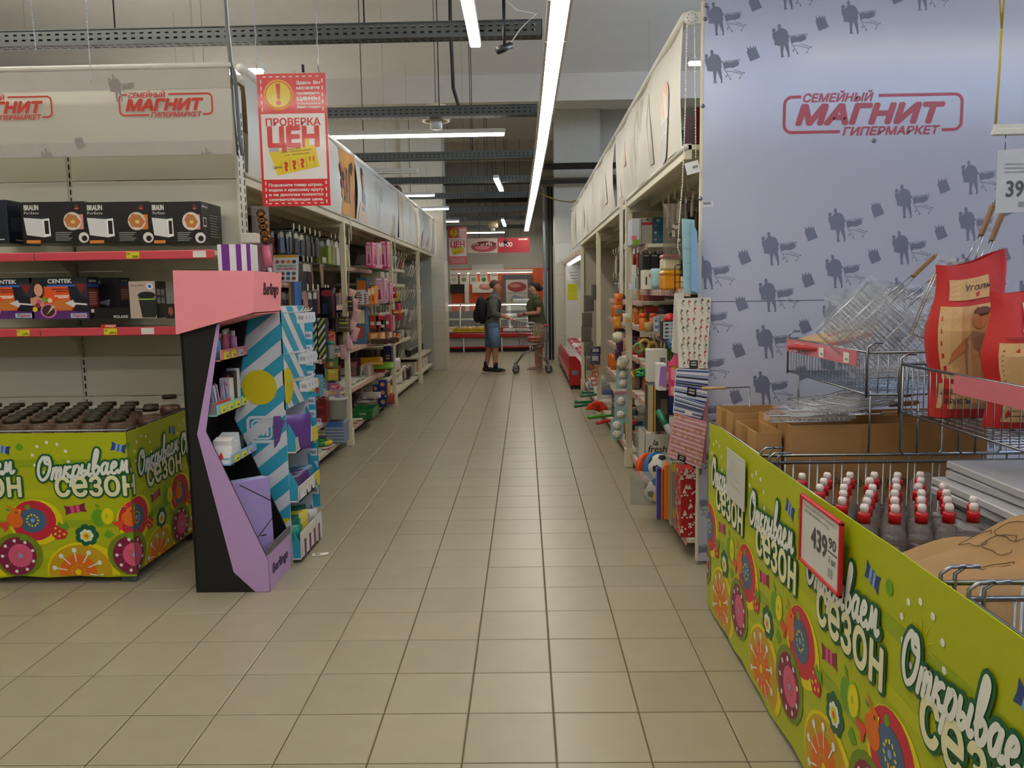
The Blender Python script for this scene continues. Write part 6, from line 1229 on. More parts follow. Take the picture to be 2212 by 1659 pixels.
pouch('clear_bag', 'clear bag of dark kitchen tools hanging before the teal cartons', 'bag', (PY(1455, 560, 4.95).x, 4.95, PY(1455, 562, 4.95).z), .13, .34, .07, '#8a8074', None, rough=.15, deco=lambda m, w, h: [m.disc(w * (.3 + .4 * random.random()), h * (.2 + .4 * random.random()), w * .09, M(random.choice(('#2a2420', '#5a3a34', '#b0a898')), .4), 1 + k % 3, n=8) for k in range(10)])
for k, (u, vt, c) in enumerate(((1361, 612, '#c8ccd4'), (1368, 572, '#cfd0d4'), (1369, 590, '#b8c4c8'))): ledge('tube_carton', 'white narrow carton standing beside the cream post', 'box', u, u + (7 if k < 2 else 6), vt, 6.2 - .12 * k, 1.476, .1, c, lambda m, W, Hh: m.rect(W * .5, W * .9, Hh * .1, Hh * .7, M('#5a8a94', .4), 1), 'narrow white cartons by the post')
for k in range(3): ledge('black_mug_box', 'black mug carton in the row at the back of the eye-level shelf', 'box', 1388 + 17.5 * k, 1404.5 + 17.5 * k, 548, 6.0, 1.476, .2, '#101012', lambda m, W, Hh: (m.rect(W * .1, W * .8, Hh * .93, Hh * .96, M('#8a8a88', .4), 1), m.rect(W * .1, W * .85, Hh * .28, Hh * .48, M('#3a3634', .4), 1)), 'black mug cartons')
ledge('white_lunch_box', 'white lunch box carton before the black mug cartons', 'box', 1389, 1409, 583, 5.3, 1.476, .12, '#cfcab8', lambda m, W, Hh: (m.rect(W * .62, W, Hh * .62, Hh * .8, M('#c85a50', .4), 1), m.rect(W * .25, W * .42, Hh * .25, Hh * .65, M('#3a3a38', .4), 1)))
p = PY(1420, 610, 5.2); mb = MB(Matrix.Translation((p.x, 5.2, 1.476)) @ FY(0, 0, 0)); mb.pillow(-.042, .034, 0, .135, .12, M('#8fb4b8', .6), 8, .002, .25); e = mb.build('cooler_bag', label='pale aqua cooler bag with white piping on the eye-level shelf', cat='bag')
mb2 = MB(mb.X); mb2.tube([(.02 + .012 * math.sin(t), .07 + .06 * math.cos(t), .064 - .02 * abs(math.cos(t))) for t in [2 * math.pi * k / 16 for k in range(16)]], .003, M('#d8e0e0', .5), 5, closed=True); mb2.build('piping', e)
def tub(name, label, u0, u1, v0, v1, y, d, c1, c2):
    p, q = PY(u0, v1, y), PY(u1, v0, y); e = empty(name, ((p.x + q.x) / 2, y + d / 2, p.z), label, 'container'); mb = MB(); h = q.z - p.z
    mb.box(p.x + .004, q.x - .004, y + .004, y + d - .004, p.z, q.z - h * .24, M(c1, .35), .012); mb.build('body', e); mb = MB(); mb.box(p.x, q.x, y, y + d, q.z - h * .26, q.z, M(c2, .35), .014); mb.build('lid', e)
    return p, q
z_t = PY(1450, 617, 5.0).z
p1, q1 = PY(1431, 625, 5.0), PY(1473, 583, 5.0)
tub('food_container', 'yellow lidded food container on the eye-level shelf', 1431, 1473, 583, 627, 5.0, .16, '#cf8c18', '#d69a24'); tub('food_container', 'cream food container with red lid stacked on the yellow one', 1432, 1473, 548.5, 583, 5.0, .16, '#cfc6a4', '#b8524a')
mb = MB(); pr_ = [PY(u, v, 4.9) for u, v in ((1458, 628), (1458, 576), (1462, 572), (1478, 572))]; mb.tube(pr_, .0035, M('#3a3630', .4, .7), 5); mb.tube([PY(1458, 594, 4.9), PY(1478, 592, 4.9)], .0025, M('#3a3630', .4, .7), 5); mb.tube([PY(1458, 610, 4.9), PY(1478, 609, 4.9)], .0025, M('#3a3630', .4, .7), 5); mb.build('wire_rack', label='black wire rack beside the yellow food container', cat='rack')
for k, (u, vt, c, y) in enumerate(((1390, 677, '#d0501a', 5.6), (1412, 677, '#c8521c', 5.75))):
    zb = 1.191; x = PY(u, 690, y).x; h = PY(u, vt, y).z - zb; mb = MB(); mb.lathe([(.024, 0), (.026, .005), (.026, h * .72), (.022, h * .75)], M('#c8661c', .4), (x, y + .03, zb), 12); e = mb.build('thermos', label=['orange thermos standing ahead on the third household shelf', 'orange thermos behind the wooden cup on the third household shelf'][k], cat='thermos'); mb = MB(); mb.lathe([(.026, h * .74), (.026, h * .98), (.02, h), (0, h)], M('#d8501a', .35), (x, y + .03, zb), 12); mb.build('cup_lid', e)
mb = MB(); x = PY(1404, 700, 5.4).x; mb.lathe([(.026, 0), (.034, .065), (.031, .065), (.024, .004), (0, .004)], M('#a08a5c', .6), (x, 5.44, 1.191), 12); mb.build('wooden_cup', label='tan wooden cup between the orange thermoses', cat='cup')
ledge('blue_tubes_pack', 'pale blue and white tube pack on the third household shelf', 'pack', 1414, 1424, 684, 5.35, 1.191, .06, '#8aa4b8', stripes(['#d8d8d8', '#4a6a88'], 4)); ledge('beige_cup_box', 'beige carton of cups at the back of the third household shelf', 'box', 1422, 1440, 680, 5.7, 1.191, .1, '#a89c84')
def cars(m, W, Hh):
    m.rect(W * .05, W * .95, Hh * .06, Hh * .94, M('#a8b4c0', .4), 1)
    for r in range(4):
        for k in range(2): m.disc(W * (.3 + .42 * k), Hh * (.2 + .2 * r), W * .15, M(('#2c5a38', '#a83040', '#3a3c40', '#c82c50', '#2a6a44', '#4a8ab0', '#2c3038', '#8a5ab0')[r * 2 + k], .4), 2, Hh * .05, 10)
ledge('toy_car_box', 'black box printed with rows of toy cars', 'box', 1431, 1462, 693, 5.02, 1.191 - .03, .1, '#1c1c1e', cars)
mb = MB(); c = PY(1445, 688, 5.1); mb.ball((c.x, 5.07, 1.291), .036, M('#c02a2c', .35), 14, 10); mb.build('toy_ball', label='small red ball sitting on the toy car box', cat='ball')
# round blue price topper
mb = MB(); c = PY(1456, 741, 4.75); mb.lathe([(.0, -.002), (.042, -.002), (.042, .0)], M('#2c5a98', .4), (c.x, 4.75, c.z), 20, 'y'); e = mb.build('round_topper', label='round blue price topper on the shelf edge by the clear bag', cat='sign'); m = MB(FY(c.x, 4.7475, c.z)); m.text('МАКС', -.022, .0, .014, M('#d8c030', .4), 1, .04); m.rect(-.024, .02, -.02, -.016, DW, 1); m.build('lettering', e)
ledge('white_open_box', 'white open carton with pink contents on the fourth household shelf', 'box', 1400, 1442, 755, 5.3, .861, .12, '#cfccc0', lambda m, W, Hh: (m.rect(W * .62, W * .9, Hh * .45, Hh * .75, M('#6a6a68', .5), 1), m.rect(W * .35, W * .6, Hh * .05, Hh * .3, M('#c87888', .4), 1)))
ledge('purple_carton', 'lilac and white carton on the fourth household shelf edge', 'box', 1422, 1441, 786, 4.85, .861, .12, '#d4d0d4', lambda m, W, Hh: m.poly([(W * .1, Hh * .2), (W * .3, Hh * .9), (W * .95, Hh * .9), (W * .9, Hh * .1)], M('#9a70b8', .4), 1))
for k, (u, v, r, c) in enumerate(((1393, 745, .035, '#a09048'), (1410, 750, .03, '#a8804c'), (1380, 752, .03, '#5a7a48'))):
    c0 = PY(u, v, 5.6); mb = MB(); mb.tube([c0 + Vector((r * math.cos(t), 0, r * math.sin(t))) for t in [2 * math.pi * j / 16 for j in range(16)]], .012, M(c, .4), 8, closed=True); mb.build('tape_roll', label=['olive tape roll hanging under the third household shelf', 'tan tape roll hanging beside the olive one', 'green tape roll by the cream post'][k], cat='tape')
for k in range(10):
    c0 = PY(1372 + 4 * k, 775, 5.5); mb = MB(); P = [Vector((c0.x + random.uniform(-.05, .05), 5.5 + random.uniform(-.1, .1), .872 + random.uniform(0, .07))) for _ in range(5)]; mb.tube(P, .006, M(random.choice(('#2a9a68', '#48a83c', '#2a8a98', '#c8882c', '#3aa888')), .35), 6); mb.build('coat_hanger', label='green or teal plastic hanger tangled on the fourth household shelf', cat='hanger', group='plastic hangers on the fourth household shelf')
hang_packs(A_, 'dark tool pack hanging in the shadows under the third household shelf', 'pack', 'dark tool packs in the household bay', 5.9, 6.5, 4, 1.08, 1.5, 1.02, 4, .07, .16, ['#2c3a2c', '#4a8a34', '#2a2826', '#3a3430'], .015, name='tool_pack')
for k in range(7): tube_pack('spray_can', 'grey spray can in the row above the blue basin', 'can', (1.06 + .0 * k, 6.45 - .085 * k, .601 if 6.45 - .085 * k > 6.08 else .591), .026, .15, ('#8a2c28', '#5c5e60', '#6a6c6e', '#54585a', '#707274', '#5a5c5e', '#64666a')[k], '#3a3c3e', 'spray cans above the basin')
bs = empty('blue_basin', (1.0, 5.9, .6), 'large blue plastic basin on the household shelf beside the post', 'basin')
p, q = PY(1362, 872, 6.0), PY(1424, 828, 5.6); cx, cy = 1.08, 5.75
mb = MB(); mb.lathe([(.13, 0), (.17, .13), (.185, .14), (.185, .152), (.172, .15), (.16, .14), (.12, .006), (0, .005)], M('#123c90', .35), (1.10, 5.72, .592), 22); mb.build('bowl', bs); mb = MB(); mb.tube([(1.10 + .187 * math.cos(t), 5.72 + .187 * math.sin(t), .738) for t in [2 * math.pi * k / 24 for k in range(24)]], .008, M('#1a4aa4', .35), 6, closed=True); mb.build('rim', bs)
ledge('grill_tool_box', 'black and yellow carton on the household shelf before the basin', 'box', 1400, 1447, 832, 4.95, .591, .13, '#20201e', lambda m, W, Hh: (m.rect(0, W * .25, 0, Hh, M('#a89c7c', .4), 1), m.rect(W * .3, W, Hh * .9, Hh * .96, M('#c8982c', .4), 1), m.rect(W * .3, W * .36, 0, Hh, M('#c8982c', .4), 1), m.rect(W * .6, W * .9, Hh * .35, Hh * .7, M('#5a5248', .4), 1)))
mb = MB(); a, b = PY(1422, 888, 4.7), PY(1440, 920, 4.62); mb.cyl(a, b, .02, M('#146a4c', .4), 12); e = mb.build('rolling_pin', label='green tube with clear end poking out of the shelf', cat='tube'); mb = MB(); mb.cyl(b, b + (b - a) * .55, .021, M('#c8c8c4', .1, nz=0, alpha=.5), 12); mb.build('clear_end', e)
ledge('blue_glass_box', 'blue and yellow glass bowl on the shelf above the footballs', 'bowl', 1428, 1448, 882, 4.8, .47, .1, '#6a88b0', patch('#c8a028', '#3a5a98')) if False else None
# base shelf
for k in range(3):
    mb = MB(); z = .116 + .08 * k; mb.box(.90, 1.2, 6.28, 6.55, z, z + .078, M('#b8bcb8', .12, nz=0, alpha=.4)); mb.build('clear_storage_box', label='clear storage box in the stack at the foot of the cream post', cat='storage box', group='clear storage boxes by the post')
p = PY(1373, 1000, 5.95); x0 = .885
mb = MB(); mb.box(x0, x0 + .30, 5.9, 5.904, .116, .40, M('#cfccc4', .5)); mb.box(x0, x0 + .004, 5.9, 6.24, .116, .40, M('#cfccc4', .5)); mb.box(x0 + .296, x0 + .3, 5.9, 6.24, .116, .40, M('#cfccc4', .5)); mb.box(x0, x0 + .3, 6.236, 6.24, .116, .40, M('#cfccc4', .5)); mb.box(x0, x0 + .3, 5.9, 6.24, .116, .122, M('#cfccc4', .5)); e = mb.build('display_carton', label='white open carton lettered la fresh holding bath puffs', cat='carton')
m = MB(FY(x0, 5.8993, .116)); m.text('la', .06, .2, .045, BLACK, 1, .01, .2); m.text('fresh', .02, .15, .05, BLACK, 1, .01, .2, .14); m.build('lettering', e)
def puff(name, label, c, r, col, group=None):
    mb = MB(); 
    for k in range(7): mb.ball((c[0] + random.uniform(-.3, .3) * r, c[1] + random.uniform(-.3, .3) * r, c[2] + random.uniform(-.3, .3) * r), r * .78, M(col, .9, bump=.6, scale=120), 14, 10, jit=.1)
    return mb.build(name, label=label, cat='bath puff', group=group)
for k in range(4): puff('bath_puff', 'bath puff in clear wrap filling the white open carton', (x0 + .06 + .06 * k, 5.98 + .06 * (k % 2), .40 + .02 * (k % 2)), .05, ('#c8bcae', '#c8c0b4', '#b08088', '#cfc8ba')[k], 'bath puffs in the white carton')
for k, (u, v, r, c, lb, y) in enumerate(((1404, 972, .105, '#d24c18', 'orange frisbee leaning behind the blue one', 5.55), (1423, 975, .115, '#1e6aae', 'blue frisbee leaning against the white carton', 5.48))):
    c0 = PY(u, v, y); X = Matrix.Translation((c0.x, y, .116 + r + .005)) @ Matrix.Rotation(-.2, 4, 'X') @ Matrix.Rotation(.35, 4, 'Z'); mb = MB(X); mb.lathe([(0, -.008), (r * .7, -.008), (r * .92, -.004), (r, .008), (r, .02), (r * .96, .02), (r * .9, .004), (0, -.002)], M(c, .4), (0, 0, 0), 28, 'y'); mb.build('frisbee', label=lb, cat='frisbee')
FBW = M('#cfcdc6', .4); FBK = M('#1a1a1c', .4)
for k, (u, v, r, y) in enumerate(((1428, 968, .085, 5.15), (1416, 985, .075, 5.0))):
    c0 = Vector((PY(u, v, y).x, y, .116 + r + (.12 if k == 0 else .0))); mb = MB(); mb.ball(c0, r, FBW, 20, 14); e = mb.build('football', label=['white and black football lying higher behind the other', 'white and black football resting on the base shelf'][k], cat='football'); mb = MB(); g_ = (1 + 5 ** .5) / 2
    for d_ in [Vector(v_).normalized() for v_ in [(0, a, b * g_) for a in (1, -1) for b in (1, -1)] + [(a, b * g_, 0) for a in (1, -1) for b in (1, -1)] + [(a * g_, 0, b) for a in (1, -1) for b in (1, -1)]]:
        t1 = d_.orthogonal().normalized(); t2 = d_.cross(t1); ring = [(d_ + (t1 * math.cos(q_) + t2 * math.sin(q_)) * .36).normalized() * r * 1.014 + c0 for q_ in [2 * math.pi * j / 5 for j in range(5)]]; cc = d_ * r * 1.04 + c0
        mb.add([tuple(x_) for x_ in ring + [cc]], [(j, (j + 1) % 5, 5) for j in range(5)], FBK, True)
    mb.build('black_panels', e)
mb = MB(); mb.box(1.0, 1.25, 4.95, 5.3, .116, .232, M('#6a6458', .7), .004); mb.build('grey_carton', label='low grey carton beneath the upper football', cat='carton')
pouch('plastic_bag', 'clear plastic bag with blue and yellow contents spilling over the base shelf', 'bag', (PY(1412, 1050, 4.95).x, 4.93, .118), .3, .22, .14, '#9c9c94', None, rz=-.2, rough=.1, deco=lambda m, w, h: (m.disc(w * .7, h * .8, w * .25, M('#4a68a0', .4), 1, h * .12), m.disc(w * .6, h * .35, w * .12, M('#b8a838', .4), 1)))
for k, (u0, u1, vt, c, lb) in enumerate(((1421, 1431, 1010, '#2c3c90', 'navy folded rain cover on the base shelf'), (1429, 1437, 1012, '#c85a20', 'narrow orange folded pack on the base shelf'), (1437, 1452, 1002, '#c8702c', 'wide orange folded pack on the base shelf'))): ledge('folded_pack', lb, 'pack', u0, u1, vt, 4.62 + .0 * k, .116, .05, c, lambda m, W, Hh: m.rect(W * .55, W, 0, Hh * .95, M('#b89048', .3), 1) if W > .03 else None, b=.008, rough=.2)
ledge('framed_board', 'clear-wrapped board pack with yellow label beside the red gift bag', 'pack', 1452, 1476, 998, 4.5, .116, .05, '#8c8472', lambda m, W, Hh: (m.rect(W * .2, W * .8, Hh * .12, Hh * .28, M('#b89c2c', .4), 1), m.rect(W * .1, W * .6, Hh * .85, Hh * .97, M('#b89c2c', .4), 1)), rough=.15)
def xmas(m, W, Hh):
    wv = M('#d8ccc4', .5)
    for k in range(46):
        x, y = W * random.random(), Hh * random.random()
        m.disc(x, y, .006, wv, 1, n=8) if k % 3 else m.poly([(x - .012, y), (x + .012, y), (x, y + .03)], wv, 1)
ledge('gift_bag', 'red christmas gift bag standing at the near end of the base shelf', 'bag', 1474, 1506, 1015, 4.28, .116, .14, '#a8181c', xmas, side=xmas)
# ---- gift bags and pouches hanging at the panel corner
def hung_bag(name, label, quad, y, col, deco, cat='gift bag', th=.02, rough=.4):
    P = [PY(u, v, y) for u, v in quad]; pts_ = [(a.x, a.z) for a in P]
    mb = MB(FY(0, y, 0)); mb.prism(pts_, -th, M(col, rough)); e = mb.build(name, label=label, cat=cat)
    if deco:
        m = MB(FY(0, y - .0008, 0)); a, b, c, d = [Vector(q_) for q_ in pts_]      # a bl, b br, c tr, d tl
        f = lambda s, t: tuple((a * (1 - s) + b * s) * (1 - t) + (d * (1 - s) + c * s) * t); deco(m, f); m.build('printed_face', e)
    return e
def d_birds(m, f):
    for k in range(40):
        s, t = (k % 5 + .3 + .4 * random.random()) / 5.2, (k // 5 + .2 + .5 * random.random()) / 8.2; c = M(random.choice(('#a84a40', '#8a5a40', '#6a5c54', '#a83a38', '#5a544c')), .5); r = .065
        m.poly([f(s, t), f(s + r * 1.6, t + r * .5), f(s + r * .6, t + r * .9)], c, 1); m.line(*f(s, t), *f(s + r * 1.4, t - r * .5), .002, c, 1); m.line(*f(s + r * .5, t), *f(s + r * .8, t - r), .0015, c, 1)
    black_tag(m, f, .36)
def black_tag(m, f, s0, t0=.005, w=.3, h=.11):
    m.poly([f(s0, t0), f(s0 + w, t0), f(s0 + w, t0 + h), f(s0, t0 + h)], BLACK, 3)
    for k in range(2): m.poly([f(s0 + .05, t0 + h * (.62 - .32 * k)), f(s0 + w - .05, t0 + h * (.62 - .32 * k)), f(s0 + w - .05, t0 + h * (.8 - .32 * k)), f(s0 + .05, t0 + h * (.8 - .32 * k))], M('#a8a49c', .5), 4)
def d_blue(tagcol):
    def g_(m, f):
        for k in range(13):
            t = k / 13; c = M(('#2a3a78', '#c8ccd4', '#1c2440', '#8a94b8', '#d4d4d0', '#3a5098', '#20242c')[k % 7], .5); m.poly([f(0, t), f(1, t - .0), f(1, t + .055), f(0, t + .055)], c, 1)
        black_tag(m, f, .38, .12, .28, .3) if tagcol else m.poly([f(.4, .08), f(.65, .08), f(.65, .35), f(.4, .35)], M('#d4d0c8', .5), 3)
    return g_
def d_pinkleaf(m, f):
    for k in range(11): m.poly([f(0, k / 11), f(1, k / 11), f(1, k / 11 + .028), f(0, k / 11 + .028)], M('#d8c0c0', .5), 1)
    for k in range(22):
        s, t = (k % 5 + .2 + .4 * random.random()) / 5, (k // 5 + .2 + .4 * random.random()) / 5; c = M('#b87828', .5)
        for a in (-.9, -.3, .3, .9): m.poly([f(s, t), f(s + .05 * math.sin(a) + .016, t + .055), f(s + .1 * math.sin(a), t + .12 * math.cos(a * .6))], c, 2)
    black_tag(m, f, .28, .0, .24, .13)
hung_bag('gift_bag', 'pale aqua slim gift bag hanging topmost at the panel edge', ((1478, 632), (1506, 636), (1500, 475), (1474, 472)), 4.12, '#8fb6bc', lambda m, f: [m.poly([f(0, .2 * k), f(1, .2 * k), f(1, .2 * k + .01), f(0, .2 * k + .01)], M('#7aa0a8', .5), 1) for k in range(1, 5)])
hung_bag('gift_bag', 'pale blue foil bag hanging beside the aqua one', ((1494, 628), (1513, 634), (1506, 500), (1494, 476)), 4.09, '#7fa6cc', None, rough=.2)
hung_bag('gift_bag', 'white gift bag with red and grey bird print hanging at the panel corner', ((1467, 795), (1528, 796), (1536, 642), (1462, 645)), 4.13, '#d0ccbc', d_birds)
hung_bag('clear_sleeve', 'white hanging strip card behind the bird gift bag', ((1452, 760), (1470, 770), (1478, 632), (1458, 634)), 4.19, '#c8c6c0', None, 'card')
hung_bag('gift_bag', 'blue and white striped gift bag with black tag', ((1456, 855), (1526, 872), (1531, 800), (1462, 797)), 4.10, '#c8ccd4', d_blue(True)); hung_bag('gift_bag', 'blue and white striped gift bag with white tag, lower one', ((1455, 893), (1514, 906), (1524, 873), (1458, 852)), 4.08, '#c8ccd4', d_blue(False))
hung_bag('gift_bag', 'pink striped gift bag with gold leaves hanging lowest', ((1443, 985), (1514, 1012), (1527, 912), (1458, 892)), 4.06, '#c48a90', d_pinkleaf)
hung_bag('gift_bag', 'pink gift bag behind the leaf-print one', ((1515, 1000), (1524, 1002), (1531, 862), (1522, 862)), 4.12, '#c48488', None)
hung_bag('toy_blister', 'hot pink doll accessory pack hanging beside the striped gift bags', ((1446, 855), (1462, 858), (1470, 790), (1444, 780)), 4.2, '#d0386a', lambda m, f: (m.poly([f(.2, .5), f(.8, .5), f(.9, .8), f(.2, .85)], M('#e08aa0', .4), 1), m.poly([f(.3, .82), f(.9, .8), f(.9, .92), f(.3, .95)], M('#d8b030', .4), 2), m.poly([f(.2, .05), f(.7, .05), f(.7, .3), f(.2, .3)], M('#e0a0a8', .4), 1)), 'toy pack')
hung_bag('toy_blister', 'star-shaped top of the hot pink toy pack', ((1446, 790), (1471, 792), (1466, 768), (1460, 762)), 4.19, '#d84a78', None, 'toy pack')
mb = MB(); mb.cyl(PY(1516, 839, 3.98), PY(1568, 838, 3.95), .008, M('#b89a68', .5), 8); e = mb.build('skewer_handle', label='wooden grill handle sticking out past the striped gift bags', cat='handle'); e.name = 'barbecue_fork'; mb = MB(); mb.tube([PY(1568, 838, 3.95), PY(1620, 836, 3.8), (1.0, 3.55, .945)], .003, STEEL, 6); mb.build('rod', e)
fill([(.60, .93, 6.1, 6.5), (.86, .96, 4.6, 6.0), (.88, .95, 6.1, 6.5), (1.19, .95, 4.8, 6.5), (1.475, .95, 5.4, 6.5)], -1, 'assorted small household carton or pack behind the goods beside the printed panel', 'assorted goods beside the printed panel', PAL + ['#2a7a58', '#c0501c'], .17, (.18, .3))
fill([(.115, .9, 6.7, 9.2), (.60, .95, 6.7, 9.2), (.90, .97, 6.7, 9.2), (1.17, .98, 6.7, 9.2), (1.38, .98, 6.7, 9.2)], -1, 'assorted cleaning carton or pack on the shelves before the second household post', 'assorted cleaning goods', PAL + ['#c8a030', '#c0c0b8', '#c86a28', '#b83a2c'], .18, (.02, .08))
# ---- strips hanging on the first cream post of the household side
cs = empty('clip_strip', (XR, 6.55, 1.6), 'white slotted clip strip hanging down the first household post', 'clip strip')
for u0, u1 in ((1338, 1346), (1350, 1353)):
    p, q = PY(u0, 640, 6.52), PY(u1, 440, 6.52); mb = MB(); mb.box(p.x, q.x, 6.52, 6.523, p.z, q.z + .05, WHITE); mb.build('strip', cs)
for k, (u, v, c1, c2, lb) in enumerate(((1336, 647, '#d07828', '#b83a2c', 'orange and red toy pack topmost on the post strip'), (1335, 672, '#c86a30', '#2a8a80', 'orange and teal toy pack second on the post strip'), (1332, 697, '#c88028', '#d09a30', 'orange round toy pack third on the post strip'), (1353, 690, '#c8c4b8', '#d08a28', 'white and orange toy pack on the outer post strip'))):
    p = PY(u, v + 12, 6.5); pouch('toy_pack', lb, 'pack', (p.x, 6.5 - .012 * k, p.z), .07, .095, .02, c1, None, deco=lambda m, w, h, c2=c2: m.disc(w * .55, h * .45, w * .3, M(c2, .4), 1, n=12))
puff('bath_puff', 'upper cream bath puff hanging on the first household post', (PY(1335, 729, 6.46).x, 6.46, PY(1335, 729, 6.46).z), .045, '#d0ccb4'); puff('bath_puff', 'lower cream bath puff with a tag on the first household post', (PY(1345, 782, 6.42).x, 6.42, PY(1345, 782, 6.42).z), .05, '#cfcab2')
mb = MB(Matrix.Translation(PY(1342, 776, 6.35)) @ Matrix.Rotation(.5, 4, 'Y') @ FY(0, 0, 0)); mb.box(-.025, .03, -.018, .018, 0, .001, M('#c4ccbc', .5)); mb.build('tag_card', label='pale card tag pinned to the lower bath puff', cat='tag')
for k, (u0, u1, v0, v1) in enumerate(((1331, 1360, 796, 840), (1327, 1354, 845, 915), (1319, 1346, 905, 950))):
    y = 6.44 - .05 * k; p, q = PY(u0, v1, y), PY(u1, v0, y); mb = MB(); mb.box(p.x, q.x, y, y + .004, p.z, q.z, M('#8aa8a8', .5)); e = mb.build('kitchen_timer_card', label=['blue grey card with spotted bowls just below the puff', 'blue grey card with spotted bowls and pink top edge', 'blue grey card with spotted bowls, lowest on the post'][k], cat='card')
    for j in range(2):
        c0 = PY((u0 + u1) / 2, v0 + (v1 - v0) * (.3 + .42 * j), y); mb = MB(); mb.lathe([(.034, 0), (.032, -.014), (.02, -.024), (0, -.027)], M('#d0ccc4', .4), (c0.x, y, c0.z), 16, 'y'); b_ = mb.build('spotted_bowl', e); m = MB(FY(c0.x, y - .027, c0.z)); [m.disc(.024 * math.cos(t) * r_, .024 * math.sin(t) * r_, .0035, M('#8a2c2c', .5), 1, n=6) for t, r_ in ((0, .8), (1.2, .6), (2.4, .9), (3.6, .7), (4.8, .9), (5.6, .3))]; m.build('spots', b_)
    if k == 1: m = MB(FY(p.x, y - .0006, p.z)); [m.rect((q.x - p.x) * (.14 * j), (q.x - p.x) * (.14 * j + .09), (q.z - p.z) * .88, q.z - p.z, M('#b84a78', .5), 1) for j in range(7)]; m.build('pink_edge', e)
for k, (u, v, c) in enumerate(((1339, 750, '#5a2c5c'), (1336, 768, '#4a2450'))): pouch('purple_sponge', 'purple oval sponge hanging behind the bath puffs', 'sponge', (PY(u, v, 6.56).x, 6.56, PY(u, v + 10, 6.56).z), .05, .09, .03, c, 'purple sponges on the post')
# ---- second household bay (brushes, cloths, bottles, mops)
hang_packs(C_, 'red and black brush pack on the upper hooks past the first household post', 'pack', 'brush packs on the upper hooks', 6.9, 9.1, 9, 1.86, 1.5, 1.0, 3, .09, .2, ['#8a2420', '#3a3632', '#b0a898', '#6a665e'], .016, name='brush_pack')
hang_packs(C_, 'sponge or cloth pack on the lower hooks past the first household post', 'pack', 'sponge packs on the lower hooks', 6.9, 9.1, 8, 1.60, 1.5, 1.0, 3, .09, .17, ['#7a8a58', '#b0b0a0', '#4a6a70', '#c0b8a0'], .02, name='sponge_pack')
for k in range(30):
    y = 6.8 + .42 * (k % 6) + random.uniform(0, .1); z = (1.381, 1.171, .901, .601, .116)[k // 6]; c = random.choice(('#b8b4a8', '#c8a030', '#8a3a28', '#c86a28', '#5a7a80', '#3a3834', '#c8c4bc', '#a88a4c', '#7a5a88')); x = random.uniform(1.0, 1.1); h = random.uniform(.1, .19)
    if k % 3 == 0: tube_pack('cleaner_bottle', 'household cleaner bottle on the shelves past the first household post', 'bottle', (x + .03, y, z), .035, h, c, '#d8d4cc', 'cleaner bottles past the post')
    else:
        mb = MB(); mb.box(x, x + .14, y - .05, y + .07, z, z + h, M(c, .45), .006); e = mb.build('household_carton', label='small household carton on the shelves past the first household post', cat='carton', group='household cartons past the post'); m = MB(FY(x, y - .0508, z)); m.rect(.02, .12, h * .3, h * .7, M(random.choice(('#d8d0c0', '#3a5a80', '#a83028')), .45), 1); m.build('printed_face', e)
for k, (u0, v0, u1, v1, c) in enumerate(((1258, 848, 1292, 849, '#14603c'), (1254, 855, 1292, 852, '#4a7a60'), (1242, 869, 1290, 868, '#14603c'), (1241, 878, 1288, 871, '#176a42'), (1271, 902, 1312, 898, '#3c9a2c'), (1290, 914, 1318, 908, '#c02c28'))):
    yq = (9.9, 9.75, 9.35, 9.2, 8.45, 8.1)[k]; a, b = PY(u0, v0, yq), PY(u1, v1, yq + .1); a.z = max(.03, a.z); b.z = max(.03, b.z); mb = MB(); mb.tube([a, a + (b - a) * .5, b, b + (b - a) * .6], [.02, .018, .014, .012], M(c, .4), 8); mb.build('broom_handle' if False else 'folded_broom', label=['dark green broom handle sticking out lowest shelf, far one', 'grey green broom handle under the far green one', 'dark green broom handle above its twin', 'dark green broom handle below its twin', 'bright green brush handle under the orange mop', 'red brush handle beside the green brush'][k], cat='broom')
mb = MB(); c0 = PY(1295, 888, 8.75); 
for k in range(60):
    a = random.uniform(-1.4, 1.4); b = random.uniform(-1, 1); e1 = c0 + Vector((.12 * math.sin(a) - .03, .06 * b, .11 * math.cos(a))); mb.tube([c0, (c0 + e1) / 2 + Vector((0, 0, .02)), e1], [.012, .013, .01], M('#d23c14', .7), 5)
mb.build('mop_head', label='fluffy orange mop head over the base shelf', cat='mop')
hung = [(1272, 665, .1, .17), (1268, 700, .1, .16), (1266, 730, .1, .16), (1270, 760, .09, .15), (1274, 790, .08, .13), (1285, 640, .09, .16)]
for k, (u, v, w, h) in enumerate(hung): pouch('grey_cloth', 'grey cloth in the hanging strip before the chiller side', 'cloth', (PY(u, v, 11.0).x, 11.0 - .03 * k, PY(u, v + 8, 11).z), w * 1.5, h * 1.3, .025, '#6e6a64', 'grey cloths in the strip', rz=.3)
for u, v, w, h, c, lb in ((1287, 756, .11, .09, '#3a3648', 'dark printed card pack by the second household post'), (1286, 778, .11, .14, '#3c4668', 'navy card pack by the second household post')): pouch('card_pack', lb, 'pack', (PY(u, v, 9.2).x, 9.2, PY(u, v + 9, 9.2).z), w, h, .02, c, None, deco=lambda m, w, h: m.rect(w * .15, w * .8, h * .3, h * .7, M('#b0b0b8', .5), 1))
for k in range(5):
    c0 = PY(1282 + 2 * (k % 3), 790 + 9 * k, 9.2); mb = MB(); mb.tube([c0 + Vector((.035 * math.cos(t), .01 * math.sin(3 * t), .035 * math.sin(t))) for t in [2 * math.pi * j / 12 for j in range(12)]], .006, M('#c8501c', .4), 5, closed=True); mb.build('rope_loop', label='orange rope loop hanging by the second household post', cat='rope', group='orange ropes by the second post')
